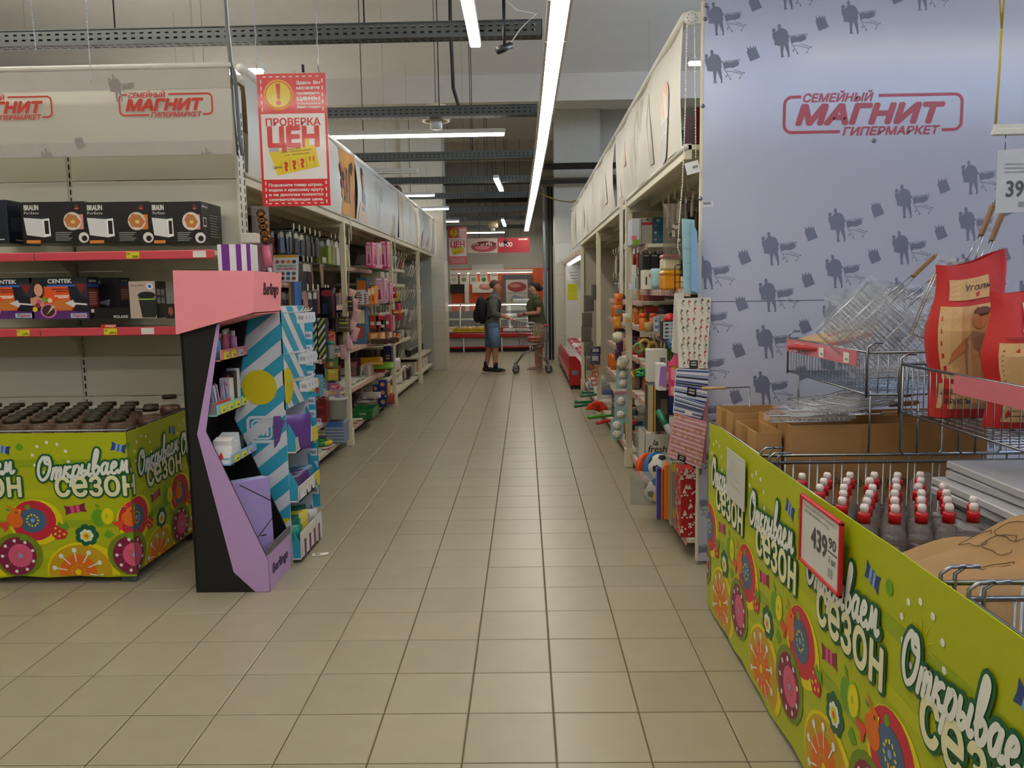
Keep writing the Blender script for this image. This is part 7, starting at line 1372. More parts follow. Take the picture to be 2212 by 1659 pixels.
for k in range(14): pouch('clear_pack', 'crumpled clear pack on the low shelf by the second household post', 'pack', (.93 + .03 * (k % 4), 9.4 + .12 * k, .12 + .05 * (k % 3)), .16, .13, .05, random.choice(('#a8a498', '#b8b4ac', '#8a8a88', '#4a5a78')), 'crumpled clear packs by the second post', rz=random.uniform(-.6, .6), tilt=-.5)
# ================================================================== WIRE CRATES WITH SEASON SIGN (right of the aisle)
XC = .87
c1 = empty('wire_crate', (1.45, 3.34, 0), 'steel wire crate holding the big brown carton before the printed panel', 'crate'); wire_crate(c1, XC, 2.05, 2.93, 3.75, .855, .09, r=.0035)
c2 = empty('wire_crate', (1.45, 2.2, 0), 'steel wire crate holding red-capped bottles', 'crate'); wire_crate(c2, XC, 2.0, 1.64, 2.83, .85, .09, r=.0035)
c3 = empty('wire_crate', (1.45, 1.0, 0), 'steel wire crate next to the kraft bag, mostly out of view', 'crate'); wire_crate(c3, XC + .01, 2.0, .45, 1.55, .85, .09, r=.0035)
for par, y0, y1, z in ((c1, 2.95, 3.73, .34), (c2, 1.66, 2.81, .55), (c3, .47, 1.53, .5)):
    mb = MB(); mb.box(XC + .02, 1.98, y0, y1, z - .012, z, CARD); mb.build('deck_board', par)
def corner_loops(par, y, x):
    for dx in (0, .03): mb = MB(); mb.tube([(x + dx, y, .62), (x + dx, y, .87), (x + dx + .02, y, .885), (x + dx + .05, y, .885)], .005, STEEL, 6); mb.build('corner_loop', par)
corner_loops(c1, 2.93, XC); corner_loops(c2, 2.83, XC); corner_loops(c2, 1.64, XC); corner_loops(c3, 1.55, XC + .01)
XS, YS_ = .826, 3.575
sg = empty('season_sign', (XS, 2.4, 0), 'long lime green printed card sign along the aisle side of the wire crates', 'sign')
L_ = 2.62; rr = random.Random(11)
bot = [(L_ * k / 22, (.02 + rr.uniform(-.012, .02)) if k % 5 else .035) for k in range(23)]; top = [(L_ * k / 16, .885 + rr.uniform(-.004, .004)) for k in range(17)]; top[-1] = (L_, .80); top[0] = (0, .87)
mb = MB(FXm(XS, YS_, 0)); mb.prism(bot + top[::-1], -.003, LIME); mb.build('card', sg)
m = MB(FXm(XS - .0002, YS_, 0)); m.w = .0005; m.clip = (.002, L_ - .002, .05, .865)
for k in range(-1, 5): season_unit(m, .075 + .60 * k, .085)
m.build('print', sg)
# price holders hooked on the sign
pc = empty('price_holder', (.81, 3.08, .64), 'clear faded price holder hung on the lime sign by the brown carton', 'price holder')
mb = MB(); mb.box(.812, .815, 2.935, 3.2, .64, .835, M('#c4c6c0', .15, nz=.04)); mb.build('sleeve', pc); m = MB(FXm(.8115, 3.2, .64)); [m.rect(.05, .2 - .02 * k, .06 + .03 * k, .066 + .03 * k, M('#a8aaa6', .5), 1) for k in range(4)]; m.build('faded_print', pc)
pf = empty('price_holder', (.80, 2.14, .68), 'red framed price holder reading 439 90 hung on the lime sign', 'price holder')
y1, y0, z0, z1 = 2.295, 1.99, .676, .878; t = .012
mb = MB(); [mb.box(.796, .808, a, b, c, d, RED, .003) for a, b, c, d in ((y0, y1, z0, z0 + t), (y0, y1, z1 - t, z1), (y0, y0 + t, z0, z1), (y1 - t, y1, z0, z1))]; mb.build('frame', pf)
mb = MB(); mb.box(.801, .803, y0 + .005, y1 - .005, z0 + .005, z1 - .005, M('#cccec8', .3)); mb.build('card', pf)
m = MB(FXm(.8008, y1, z0)); G9 = M('#4a4c4e', .5); m.text('439', .09, .075, .06, G9, 1, .03, 0, .12); m.text('90', .22, .11, .03, G9, 1, .02, 0, .05); m.rect(.215, .28, .098, .102, G9, 1); m.text('1 шт', .225, .07, .018, G9, 1, .01); m.text('Мангал 400*250 бшт сталь 0.5', .03, .172, .009, M('#8a8c8c', .5), 1, 0, 0, .23); m.text('мм F300 К600(Фиэр Вуд)', .03, .158, .009, M('#8a8c8c', .5), 1, 0, 0, .19); m.rect(.22, .25, .03, .055, M('#9a9c9a', .5), 1); m.build('lettering', pf)
# ---- brown cartons
def rot_carton(name, label, x, y, z0, w, d, h, rz, deco=None, col=CARD):
    X = Matrix.Translation((x, y, z0)) @ Matrix.Rotation(rz, 4, 'Z'); e = empty(name, (x, y, z0), label, 'carton'); k = .004
    for a in ((0, w, 0, k, 0, h), (0, w, d - k, d, 0, h), (0, k, k, d - k, 0, h), (w - k, w, k, d - k, 0, h), (k, w - k, k, d - k, 0, k)): mb = MB(X); mb.box(*a, col); mb.build('carton_wall', e)
    if deco: m = MB(X @ FY(0, -.0006, 0)); deco(m, w, h); m.build('lettering', e)
    m = MB(X @ FXm(-.0006, d, 0)); m.rect(d * .35, d * .6, 0, h, M('#98703c', .5), 1)
    for q in range(6): m.rect(d * .62, d * .95, h * (.3 + .07 * q), h * (.315 + .07 * q), M('#5a4426', .7), 2)
    m.build('tape', e)
INKB = M('#5a4020', .8)
rot_carton('brown_carton', 'large brown carton of grill grates with printed Cyrillic lines', 1.0, 2.99, .341, .76, .36, .615, .05, lambda m, w, h: (m.text('Решетка-гриль универсальная глубокая', .17, .375, .036, INKB, 1, .01, 0, .52), m.text('6 шт/упк', .33, .31, .03, INKB, 1, .01), m.poly([(.47, .31), (.46, .39), (.50, .43), (.55, .42), (.56, .36), (.60, .32), (.56, .29), (.54, .34)], M('#b8b0a0', .7), 2)))
rot_carton('brown_carton', 'narrow brown carton squeezed between the big carton and the lime sign', .885, 3.05, .341, .10, .30, .58, .0); rot_carton('brown_carton', 'torn brown carton behind the narrow one', .885, 3.40, .341, .26, .24, .60, .05)
# ---- grill grates in film
WOOD = M('#8a6a48', .55, nz=.25, scale=40); GW = M('#b8bcc0', .25, 1.0)
def grate_geo(film_=True):
    e = empty('grill_grate', (0, 0, 0), None, 'grill grate'); mb = MB(); W, Hh = .34, .24
    mb.tube([(0, 0, 0), (W, 0, 0), (W, Hh, 0), (0, Hh, 0)], .003, GW, 5, closed=True)
    for k in range(1, 17): mb.tube([(W * k / 17, 0, .002), (W * k / 17, Hh, .002)], .0014, GW, 4)
    for k in range(1, 5): mb.tube([(0, Hh * k / 5, -.001), (W, Hh * k / 5, -.001)], .0014, GW, 4)
    for k in range(1, 9): mb.tube([(W * k / 9, 0, .03), (W * k / 9, Hh, .03)], .0014, GW, 4)
    mb.tube([(0, 0, .03), (W, 0, .03), (W, Hh, .03), (0, Hh, .03)], .0025, GW, 5, closed=True)
    mb.tube([(W, Hh * .42, .01), (W + .16, Hh * .47, .01)], .003, GW, 5); mb.tube([(W, Hh * .58, .01), (W + .16, Hh * .53, .01)], .003, GW, 5); local_build(mb, 'wire_grid', e)
    mb = MB(); mb.box(W + .15, W + .29, Hh * .46, Hh * .54, -.002, .022, WOOD, .004); local_build(mb, 'wooden_handle', e)
    mb = MB(); mb.tube([(W + .29, Hh * .48, .01), (W + .315, Hh * .49, .01), (W + .315, Hh * .51, .01), (W + .29, Hh * .52, .01)], .0025, GW, 5); local_build(mb, 'hanging_loop', e)
    mb = MB(Matrix.Translation((0, 0, .014))); mb.pillow(-.03, W + .03, -.02, Hh + .02, .06, film(), 8, .006); local_build(mb, 'clear_film', e)
    return e
gp = grate_geo(); first = [True]
def grate(label, loc, X, group=None):
    o = gp if first[0] else copy_tree(gp); first[0] = False; tag(o, label, 'grill grate', group)
    if 'group' in o and group is None: del o['group']
    q = X.to_quaternion(); o.rotation_mode = 'QUATERNION'; o.rotation_quaternion = q; o.location = loc; o.scale = (.82,) * 3; return o
Rm = lambda a, ax: Matrix.Rotation(a, 3, ax)
for k in range(5): grate('film-wrapped grill grate lying in the pile on the brown cartons', (.93 + .1 * k, 3.02 + .05 * (k % 3), .965 + .012 * k), Rm(-.3 + .25 * k, 'Z') @ Rm(-.06, 'Y'), 'grates piled on the cartons')
def grate_px(label, u0, v0, u1, v1, y, tilt, group=None):
    a, b = PY(u0, v0, y), PY(u1, v1, y); r = (b - a).normalized(); up = Vector((-r.z, 0, r.x)); up = (Matrix.Rotation(tilt, 3, r) @ up); n = r.cross(up)
    grate(label, a, Matrix(((r.x, up.x, n.x), (r.y, up.y, n.y), (r.z, up.z, n.z))), group)
grate_px('film-wrapped grill grate leaning foremost in the upper wire basket', 1845, 795, 1975, 672, 3.12, -.25)
for k in range(3): grate_px('grill grate with wooden handle leaning behind the foremost one', 1880 + 26 * k, 800, 2000 + 26 * k, 690 - 4 * k, 3.22 + .07 * k, -.15, 'grates leaning in the basket')
grate_px('grill grate lying flat on the floor of the upper wire basket', 1850, 818, 2010, 812, 3.05, -1.2); grate_px('tall grill grate with wooden handle standing at the basket end', 2080, 760, 2150, 590, 2.9, -.1); grate_px('second tall grill grate standing behind the charcoal bags', 2105, 765, 2172, 600, 2.97, -.1)
for k, (u, v, c1_, lb) in enumerate(((1735, 742, '#a82c28', 'flat red and kraft grill pack lying in the upper basket'), (1752, 735, '#b89868', 'flat kraft grill pack lying over the red one'))):
    a = PY(u, v, 3.5 + .06 * k); mb = MB(Matrix.Translation((a.x, a.y, 1.09 + .11 + .025 * k)) @ Matrix.Rotation(-.22, 4, 'Y') @ Matrix.Rotation(.15, 4, 'Z')); mb.box(0, .27, -.12, .14, 0, .018, M(c1_, .5), .004); e = mb.build('grill_pack', label=lb, cat='pack'); m = MB(mb.X @ Matrix.Translation((0, -.12, .0185))); m.rect(.04, .24, .03, .2, M('#c0a070', .5), 1); m.poly([(.06, .06), (.1, .16), (.14, .08)], M('#a82c28', .5), 2); m.poly([(.14, .06), (.18, .17), (.22, .07)], M('#a82c28', .5), 2); m.build('printed_face', e)
for k in range(3): pouch('film_wrap', 'crumpled clear film bundle among the grates in the upper basket', 'film', (PY(1830 + 34 * k, 690, 3.55).x, 3.55, 1.27 + .03 * k), .2, .17, .12, '#a8b0bc', 'clear film bundles', rough=.1, rz=.4 * k)
# ---- upper wire baskets
def basket(label, x0, x1, y0, y1, zb, zr, step):
    e = empty('wire_basket', ((x0 + x1) / 2, (y0 + y1) / 2, zb), label, 'wire basket')
    mb = MB(); [mb.tube([(x0, y0, z), (x1, y0, z), (x1, y1, z), (x0, y1, z)], r, STEEL, 6, closed=True) for z, r in ((zr, .005), (zb, .004))]; mb.build('rim_wire', e)
    mb = MB(); ny = int((y1 - y0) / step); nx = int((x1 - x0) / step)
    for j in range(ny + 1): y = y0 + (y1 - y0) * j / ny; mb.tube([(x0, y, zr), (x0, y, zb), (x1, y, zb), (x1, y, zr)], .0022, STEEL, 4)
    for i in range(nx + 1): x = x0 + (x1 - x0) * i / nx; mb.tube([(x, y0, zr), (x, y0, zb), (x, y1, zb), (x, y1, zr)], .0022, STEEL, 4)
    mb.build('wire_mesh', e, kind='stuff')
    for y, s_ in ((y0, 1), (y1, -1)):
        mb = MB(); mb.tube([(x0 - .004, y, zb - .01), (x0 - .004, y, zr + .02), (x0 + .02, y, zr + .035), (x0 + .05, y, zr + .035)], .005, STEEL, 6); mb.build('corner_loop', e)
    return e
bf = basket('wire basket of film-wrapped grill grates above the brown carton', 1.25, 1.95, 2.92, 3.80, 1.08, 1.235, .035); bn = basket('wire basket of charcoal bags above the bottles', 1.33, 1.95, 1.70, 2.83, 1.03, 1.20, .04)
PR_ = M('#c8707c', .35)
for par, x, ya, yb_, z in ((bf, 1.235, 3.78, 2.98, 1.225), (bn, 1.315, 2.45, 1.75, 1.19)):
    mb = MB(FXm(x, ya, z)); mb.prism([(0, -.045), (ya - yb_, -.045), (ya - yb_, .012), (0, .012)], .004, PR_); rl = mb.build('price_rail', par)
    if par is bf:
        for s_ in (.12, .19, .42, .68): m = MB(FXm(x - .0045, ya - s_, z - .04)); m.rect(0, .055, 0, .04, TAGW, 1); m.rect(.02, .045, .01, .018, M('#8a8a88', .5), 2); m.build('price_tag', rl)
for par, y, us in ((bn, 2.88, (1.36, 1.57)), (bf, 2.905, ())):
    for x in us:
        mb = MB(); mb.tube([(x, y, 1.2), (x, y, .88), (x + .012, y, .865), (x + .138, y, .865), (x + .15, y, .88), (x + .15, y, 1.06)], .005, STEEL, 6); mb.build('support_leg', par)
        mb = MB(); mb.tube([(x + .06, y, 1.05), (x + .06, y, .865)], .004, STEEL, 6); mb.build('support_leg', par)
for x, y in ((1.28, 3.74), (1.9, 3.74), (1.9, 2.96), (1.28, 2.96)):
    mb = MB(); mb.tube([(x, y, .85), (x, y, 1.09)], .004, STEEL, 6); mb.build('support_leg', bf)
for x, y in ((1.9, 2.8), (1.9, 1.72), (1.36, 1.72)): mb = MB(); mb.tube([(x, y, .85), (x, y, 1.04)], .004, STEEL, 6); mb.build('support_leg', bn)
# ---- charcoal bags
CR = M('#b8201c', .6, bump=.25, scale=20); KR = M('#caa674', .75, bump=.2, scale=20)
def coal_bag(label, x0, x1, y, z0, z1, rz, front):
    e = empty('charcoal_bag', ((x0 + x1) / 2, y, z0), label, 'bag'); W, Hh = x1 - x0, z1 - z0
    X = Matrix.Translation(((x0 + x1) / 2, y, z0)) @ Matrix.Rotation(rz, 4, 'Z') @ FY(0, 0, 0); rr2 = random.Random(int(x0 * 1000))
    def prof(a, b, s_):
        e_ = max(0, 1 - abs(2 * a - 1) ** 4) ** .6; th = .075 * e_ * (1 - .75 * max(0, b - .55) / .45) * (1 - .3 * max(0, .1 - b) / .1); return (-W / 2 + W * a + .01 * math.sin(9 * b), Hh * b * (1 - .06 * math.sin(3 * a + 1) * b), s_ * th + .006 * math.sin(13 * a + 7 * b) * e_)
    mb = MB(X); mb.grid(lambda a, b: prof(a, b, 1), 14, 18, CR); mb.grid(lambda a, b: prof(a, b, -1), 14, 18, CR); mb.build('sack', e)
    m = MB(); front(m, W, Hh); m.w = 1
    vv = []
    for (a, b, w) in m.v: q = prof(max(.02, min(.98, a / W)), max(.0, min(1, b / Hh)), 1); vv.append(tuple(X @ Vector((q[0], q[1], q[2] + .003 + w * 2.0))))
    m.v = vv; m.build('print', e); return e
def gridrect(m, x0, x1, y0, y1, mat, lay, n=6):
    for i in range(n):
        for j in range(n): m.rect(x0 + (x1 - x0) * i / n, x0 + (x1 - x0) * (i + 1) / n, y0 + (y1 - y0) * j / n, y0 + (y1 - y0) * (j + 1) / n, mat, lay)
SK = M('#b8774c', .6); SHIRT = M('#a08468', .6)
def f_man(m, W, Hh):
    gridrect(m, W * .04, W * .7, Hh * .25, Hh * .72, KR, 1); gridrect(m, W * .1, W * .62, Hh * .76, Hh * .9, KR, 1, 4); gridrect(m, W * .0, W * .62, Hh * .06, Hh * .22, KR, 1, 4)
    for k in range(5): m.poly([(W * .06, Hh * (.3 + .08 * k)), (W * .5, Hh * (.38 + .1 * k)), (W * .5, Hh * (.41 + .1 * k)), (W * .06, Hh * (.33 + .08 * k))], CR, 2)
    m.poly([(W * .3, Hh * .24), (W * .28, Hh * .5), (W * .42, Hh * .56), (W * .66, Hh * .53), (W * .68, Hh * .24)], SHIRT, 3); m.poly([(W * .1, Hh * .34), (W * .16, Hh * .42), (W * .3, Hh * .52), (W * .3, Hh * .44)], SK, 3); m.disc(W * .52, Hh * .63, W * .11, SK, 4, Hh * .065, 14); m.disc(W * .54, Hh * .675, W * .11, M('#5a3418', .6), 5, Hh * .03, 12)
    m.text('ДРЕВЕСНО-УГОЛЬНЫЕ', W * .03, Hh * .155, Hh * .032, M('#2a2018', .6), 3, .015, 0, W * .56); m.text('БРИКЕТЫ', W * .06, Hh * .095, Hh * .032, M('#2a2018', .6), 3, .015, 0, W * .3); m.text('Уголь', W * .3, Hh * .82, Hh * .04, M('#2a2018', .6), 3, .01, .2)
def f_text(m, W, Hh):
    gridrect(m, W * .1, W * .78, Hh * .05, Hh * .62, KR, 1); gridrect(m, W * .3, W * .8, Hh * .7, Hh * .92, M('#cfcac4', .6), 1, 4); m.poly([(W * .32, Hh * .74), (W * .5, Hh * .74), (W * .5, Hh * .88), (W * .32, Hh * .84)], M('#a8a8a4', .6), 2)
    for k in range(14): m.rect(W * .13, W * (.74 - .06 * (k % 3)), Hh * (.09 + .036 * k), Hh * (.099 + .036 * k), M('#6a4a2c', .6), 2)
    m.text('ЭКСПЕРТ', W * .14, Hh * .64, Hh * .025, M('#7a1410', .6), 2, .02)
coal_bag('red and kraft charcoal bag printed with a man, in the wire basket', 1.355, 1.60, 2.70, 1.036, 1.57, .1, f_man); coal_bag('red and kraft charcoal bag turned to its text side, in the wire basket', 1.42, 1.68, 2.47, 1.036, 1.475, -.12, f_text); coal_bag('charcoal bag at the far side of the wire basket by the tall handles', 1.66, 1.92, 2.66, 1.036, 1.56, .0, f_man); coal_bag('charcoal bag nearest the price rail end of the wire basket', 1.56, 1.84, 2.1, 1.036, 1.42, .1, f_man)
# ---- red-capped bottles
BOT = M('#b8b4b0', .06, nz=0, alpha=.16, spec=.9); LIQ = M('#3a2c26', .2, nz=.1)
bt_ = empty('lighter_fluid_bottle', (0, 0, 0), 'clear bottle with red cap and white spout in the wire crate', 'bottle', 'red-capped bottles in the wire crate')
mb = MB(); mb.lathe([(.032, 0), (.036, .006), (.036, .19), (.030, .22), (.014, .245), (.013, .25)], BOT, (0, 0, 0), 14); local_build(mb, 'bottle_body', bt_)
mb = MB(); mb.lathe([(.03, .004), (.034, .01), (.034, .185), (0, .187)], LIQ, (0, 0, 0), 12); local_build(mb, 'liquid', bt_)
mb = MB(); mb.lathe([(.0175, .245), (.0175, .272), (.015, .276), (0, .276)], M('#b8141c', .35), (0, 0, 0), 14); local_build(mb, 'red_cap', bt_)
mb = MB(); mb.lathe([(.011, .274), (.0125, .292), (.009, .3), (0, .3)], M('#d8d0cc', .4), (0, 0, 0), 12); local_build(mb, 'white_spout', bt_)
n = 0
for j in range(6):
    for i in range(6):
        x, y = .935 + .078 * i + (.039 if j % 2 else 0), 2.66 - .08 * j
        if x > 1.33: continue
        o = bt_ if n == 0 else copy_tree(bt_); o.location = (x + random.uniform(-.006, .006), y + random.uniform(-.006, .006), .551); o.rotation_euler[2] = random.uniform(0, 6); n += 1
for k in range(11):
    mb = MB(Matrix.Translation((1.40 + .02 * (k * 7 % 4), 2.2 + .015 * (k % 3), .551 + .03 * k)) @ Matrix.Rotation(.06 * (k % 2), 4, 'Z')); mb.box(0, .5, 0, .5, 0, .026, M('#b4b6ba', .35, nz=.05), .004); mb.build('foil_pack', label='flat grey white boxed pack in the stack beside the bottles', cat='pack', group='grey white packs beside the bottles')
kb = empty('kraft_bag', (1.15, 1.86, .55), 'crumpled brown kraft paper bag slumped over the wire crate edge', 'bag'); KP = M('#9c7a50', .8, nz=.12, bump=.5, scale=9)
def kf(a, b):
    x = .93 + .62 * a; y = 1.66 + .44 * b; h = .20 + .10 * math.sin(math.pi * min(1, a * 1.1)) * math.sin(math.pi * b) + .06 * a + .03 * math.sin(9 * a + 4 * b) + .022 * math.sin(15 * b - 6 * a) - (.10 * max(0, .3 - b) / .3)
    return (x, y + .02 * math.sin(8 * a), .55 + h)
mb = MB(); mb.grid(kf, 26, 20, KP); mb.grid(lambda a, b: (kf(a, 0)[0], 1.655 + .004 * math.sin(20 * a), .551 + (kf(a, 0)[2] - .551) * b), 26, 4, KP); mb.grid(lambda a, b: (.925, 1.66 + .44 * a, .551 + (kf(0, a)[2] - .551) * b), 20, 4, KP); mb.build('paper', kb)
m = MB()
for (a, b, t_) in ((.3, .62, 1), (.36, .55, 1), (.42, .6, 1), (.7, .8, 2), (.75, .72, 2), (.3, .4, 1)):
    P = [Vector(kf(a + .05 * math.cos(q_) * (1 + .4 * math.sin(3 * q_)), b + .05 * math.sin(q_))) + Vector((0, 0, .004)) for q_ in [j * .5 for j in range(12)]]; m.tube(P, .0009, M('#3c2a18', .8), 4)
m.build('ink_drawing', kb)
# ---- hanging price rail 399 90
ph = empty('hanging_price_sign', (1.55, 2.6, 1.7), 'white hanging price sign reading 399 90 on a yellow cord', 'price sign')
a = PY(2143, 293, 2.6); mb = MB(); mb.box(a.x, a.x + .5, 2.59, 2.61, a.z, a.z + .02, WHITE, .003); mb.box(a.x + .004, a.x + .5, 2.595, 2.605, a.z + .02, a.z + .034, WHITE); mb.build('rail', ph)
b = PY(2160, 325, 2.6); c = PY(2150, 461, 2.6); mb = MB(FY(0, 2.598, 0)); mb.prism([(c.x, c.z), (c.x + .3, c.z + .01), (b.x + .3, b.z + .02), (b.x - .004, b.z), (c.x - .001, b.z - .025)], -.003, M('#c6cbd0', .25)); mb.build('card', ph)
m = MB(FY(c.x, 2.5972, c.z)); m.text('399', .028, .052, .05, M('#4a5258', .5), 1, .02, 0, .085); m.text('90', .118, .078, .024, M('#4a5258', .5), 1, .02, 0, .035); m.rect(.116, .16, .07, .073, M('#4a5258', .5), 1); m.rect(.07, .1, .02, .035, M('#8a9298', .5), 1); [m.rect(.02, .2 - .03 * k, .15 - .012 * k, .154 - .012 * k, M('#9aa0a6', .5), 1) for k in range(3)]; m.build('lettering', ph)
mb = MB(); P = [PY(2150, 278, 2.6), PY(2158, 170, 2.6), PY(2164, 62, 2.6)]; mb.tube(P, .004, M('#b8a03c', .6), 5); mb.tube([P[2], PY(2158, -30, 2.6), (P[2].x - .1, 2.6, 5)], .003, M('#b8a03c', .6), 5); mb.tube([P[2], PY(2172, -30, 2.6), (P[2].x + .12, 2.6, 5)], .003, M('#b8a03c', .6), 5); mb.build('cord', ph)
mb = MB(); mb.cyl((c.x + .02, 2.6, b.z), (c.x + .02, 2.6, a.z + .005), .002, STEEL, 4); mb.build('clip', ph)
# ================================================================== CHILLER AT THE AISLE END
ch = empty('open_chiller', (1.15, 13.9, 0), 'white open multideck chiller with red bumper and yellow notice', 'chiller'); CW = M('#d4d2c8', .35)
Y0c, Y1c = 11.97, 15.85
mb = MB(); mb.box(1.35, 1.5, Y0c, Y1c, 0, 2.05, CW); mb.build('back_wall', ch)
mb = MB(); mb.box(.80, 1.35, Y1c - .05, Y1c, .0, 2.0, CW, .01); mb.build('end_wall', ch)
mb = MB(); mb.box(.86, 1.35, Y0c, Y0c + .04, .0, 2.0, M('#9c9c98', .4), .006); mb.build('end_wall', ch)
mb = MB(FY(0, Y1c, 0)); mb.prism([(.76, 2.0), (1.4, 2.0), (1.4, 2.12), (.9, 2.12), (.76, 2.06)], Y1c - Y0c, M('#c8b8a8', .4)); mb.build('canopy', ch)
mb = MB(); mb.box(.84, .90, Y0c + .1, Y1c - .1, 1.975, 1.995, M('#f4f6ff', .4, nz=0, emit=3.0)); mb.build('canopy_lamp', ch)
mb = MB(FY(0, Y1c, 0)); mb.prism([(.72, .1), (1.35, .1), (1.35, .52), (.86, .34), (.72, .42)], Y1c - Y0c - .05, M('#bcbcb8', .3)); mb.build('well', ch)
mb = MB(FY(0, Y1c, 0)); mb.prism([(.655, .12), (.72, .1), (.72, .43), (.69, .44), (.655, .36)], Y1c - Y0c, M('#a81a20', .3)); bp = mb.build('bumper', ch)
mb = MB(); mb.box(.64, .655, Y0c + .02, Y1c, .19, .25, M('#c86a6c', .25), .004); mb.build('bumper_strip', bp)
mb = MB(FY(0, Y0c, 0)); mb.prism([(.65, .06), (.83, .06), (.84, .3), (.82, .42), (.75, .5), (.65, .5)], .03, M('#a8141c', .35)); cp = mb.build('end_cap', ch); mb = MB(); mb.box(.69, .79, Y0c - .034, Y0c - .03, .22, .29, STEEL); mb.build('badge', cp)
for x in (.69, .8):
    mb = MB(); mb.cyl((x, Y0c - .01, 0), (x, Y0c - .01, .08), .012, BLACK, 6); mb.build('foot', ch)
for k in range(6): mb = MB(); mb.box(.70, .78, Y0c + .4 + .6 * k, Y0c + .43 + .6 * k, 0, .12, BLACK); mb.build('foot', ch)
m = MB(FY(0, Y1c - .0506, 0)); p, q = PY(1226, 648, Y1c - .05), PY(1247, 613, Y1c - .05); m.rect(p.x, q.x, p.z, q.z, M('#c8c81c', .5), 1); [m.rect(p.x + .02, q.x - .03, q.z - .05 - .03 * k, q.z - .043 - .03 * k, M('#8a8a18', .5), 2) for k in range(4)]; m.build('yellow_notice', ch)
m = MB(FY(0, Y1c - .0506, 0)); p, q = PY(1225, 606, Y1c - .05), PY(1250, 584, Y1c - .05); m.rect(p.x, q.x, p.z, q.z, PAPER, 1); [m.rect(p.x + .06, q.x - .02, q.z - .04 - .06 * k, q.z - .03 - .06 * k, M('#5a5a6a', .5), 2) for k in range(3)]; m.build('white_notice', ch)
for k in range(9): pouch('meat_pack', 'red and white meat pack lying in the chiller well', 'meat pack', (.96 + .1 * (k % 2), 12.3 + .38 * k, .46 + .03 * (k % 2)), .22, .2, .09, ('#a85058', '#c8b0b0', '#9a3c44')[k % 3], 'meat packs in the chiller', rz=.3 * (-1) ** k, tilt=-1.1)
# ================================================================== MEAT SECTION
mc = empty('meat_counter', (-.75, 20.2, 0), 'glass meat display counter with red bumpers and white base', 'counter'); X0, X1, YC = -2.3, .30, 19.75
mb = MB(); mb.box(X0, X1, YC + .1, YC + .95, .12, .50, M('#a8a8a8', .35), .01); mb.build('base', mc); mb = MB(); mb.box(X0, X1, YC + .16, YC + .9, 0, .12, BLACK); mb.build('kick_plate', mc)
for z0, z1, y in ((.36, .47, YC), (.085, .135, YC + .05)): mb = MB(); mb.box(X0, X1, y, y + .06, z0, z1, M('#b01820', .3), .02); mb.build('bumper', mc)
for x in (-1.55, -.6, .1): mb = MB(); mb.box(x, x + .03, YC + .02, YC + .1, 0, .4, CW); mb.build('foot', mc)
mb = MB(); mb.box(X0, X1, YC + .06, YC + .95, .5, .56, CW, .006); mb.build('display_deck', mc)
mb = MB(); mb.add([(X0, YC + .08, .60), (X1, YC + .08, .60), (X1, YC + .35, 1.18), (X0, YC + .35, 1.18)], [(0, 1, 2, 3)], M('#d0dce0', .05, nz=0, alpha=.15, spec=.9)); mb.build('glass_front', mc)
mb = MB(); mb.box(X0, X1, YC + .33, YC + .75, 1.17, 1.20, CW, .004); mb.box(X0, X1, YC + .3, YC + .34, .79, .83, CW); mb.build('glass_top', mc)
mb = MB(); mb.box(X0, X1, YC + .9, YC + .95, .55, 1.0, M('#4a4a4c', .4)); mb.build('back_panel', mc)
mb = MB(); mb.box(X0 + .1, X1 - .1, YC + .4, YC + .44, 1.15, 1.17, M('#fff0dc', .5, nz=0, emit=5.0)); mb.build('display_lamp', mc)
for x in (X0, -1.62, -.62, X1): mb = MB(); mb.tube([(x, YC + .08, .56), (x, YC + .22, .95), (x, YC + .36, 1.18)], .02, CW, 8); mb.build('glass_bracket', mc)
m = MB(FY(0, YC + .055, 0)); m.rect(-1.8, -.98, .5, .595, M('#d0b010', .4), 1); m.rect(-.98, -.55, .5, .595, M('#b8181c', .4), 1); m.text('ВЕЧЕРНИЕ СКИДКИ', -1.76, .525, .045, M('#6a3c08', .5), 2, .02, .15, .74); m.text('с 20:00', -.92, .525, .045, DW, 2, .03, .1, .3); m.build('promo_strip', mc)
for k in range(34):
    x = X0 + .15 + .075 * k; c = random.choice(('#c8a860', '#d8c498', '#b88a54', '#d0b880')) if x < -.9 else random.choice(('#8a4a50', '#a8606a', '#c8c0c0', '#d0c8c8', '#7a3a44')); mb = MB(); mb.ball((x, YC + .4 + .14 * (k % 3), .59), .055, M(c, .5), 8, 6, (1, 1, .55), .08); mb.build('meat_cut', label='cut of meat or cheese on the display counter deck', cat='meat', group='cuts on the display deck')
for k, x in enumerate((-.35, -.15, .05)): pouch('bag_roll', 'white plastic bag bundle on the counter top', 'bag', (x, YC + .55, 1.2 if k else .83), .3, .1, .12, '#c8ccd0', 'white bags on the counter', rough=.3)
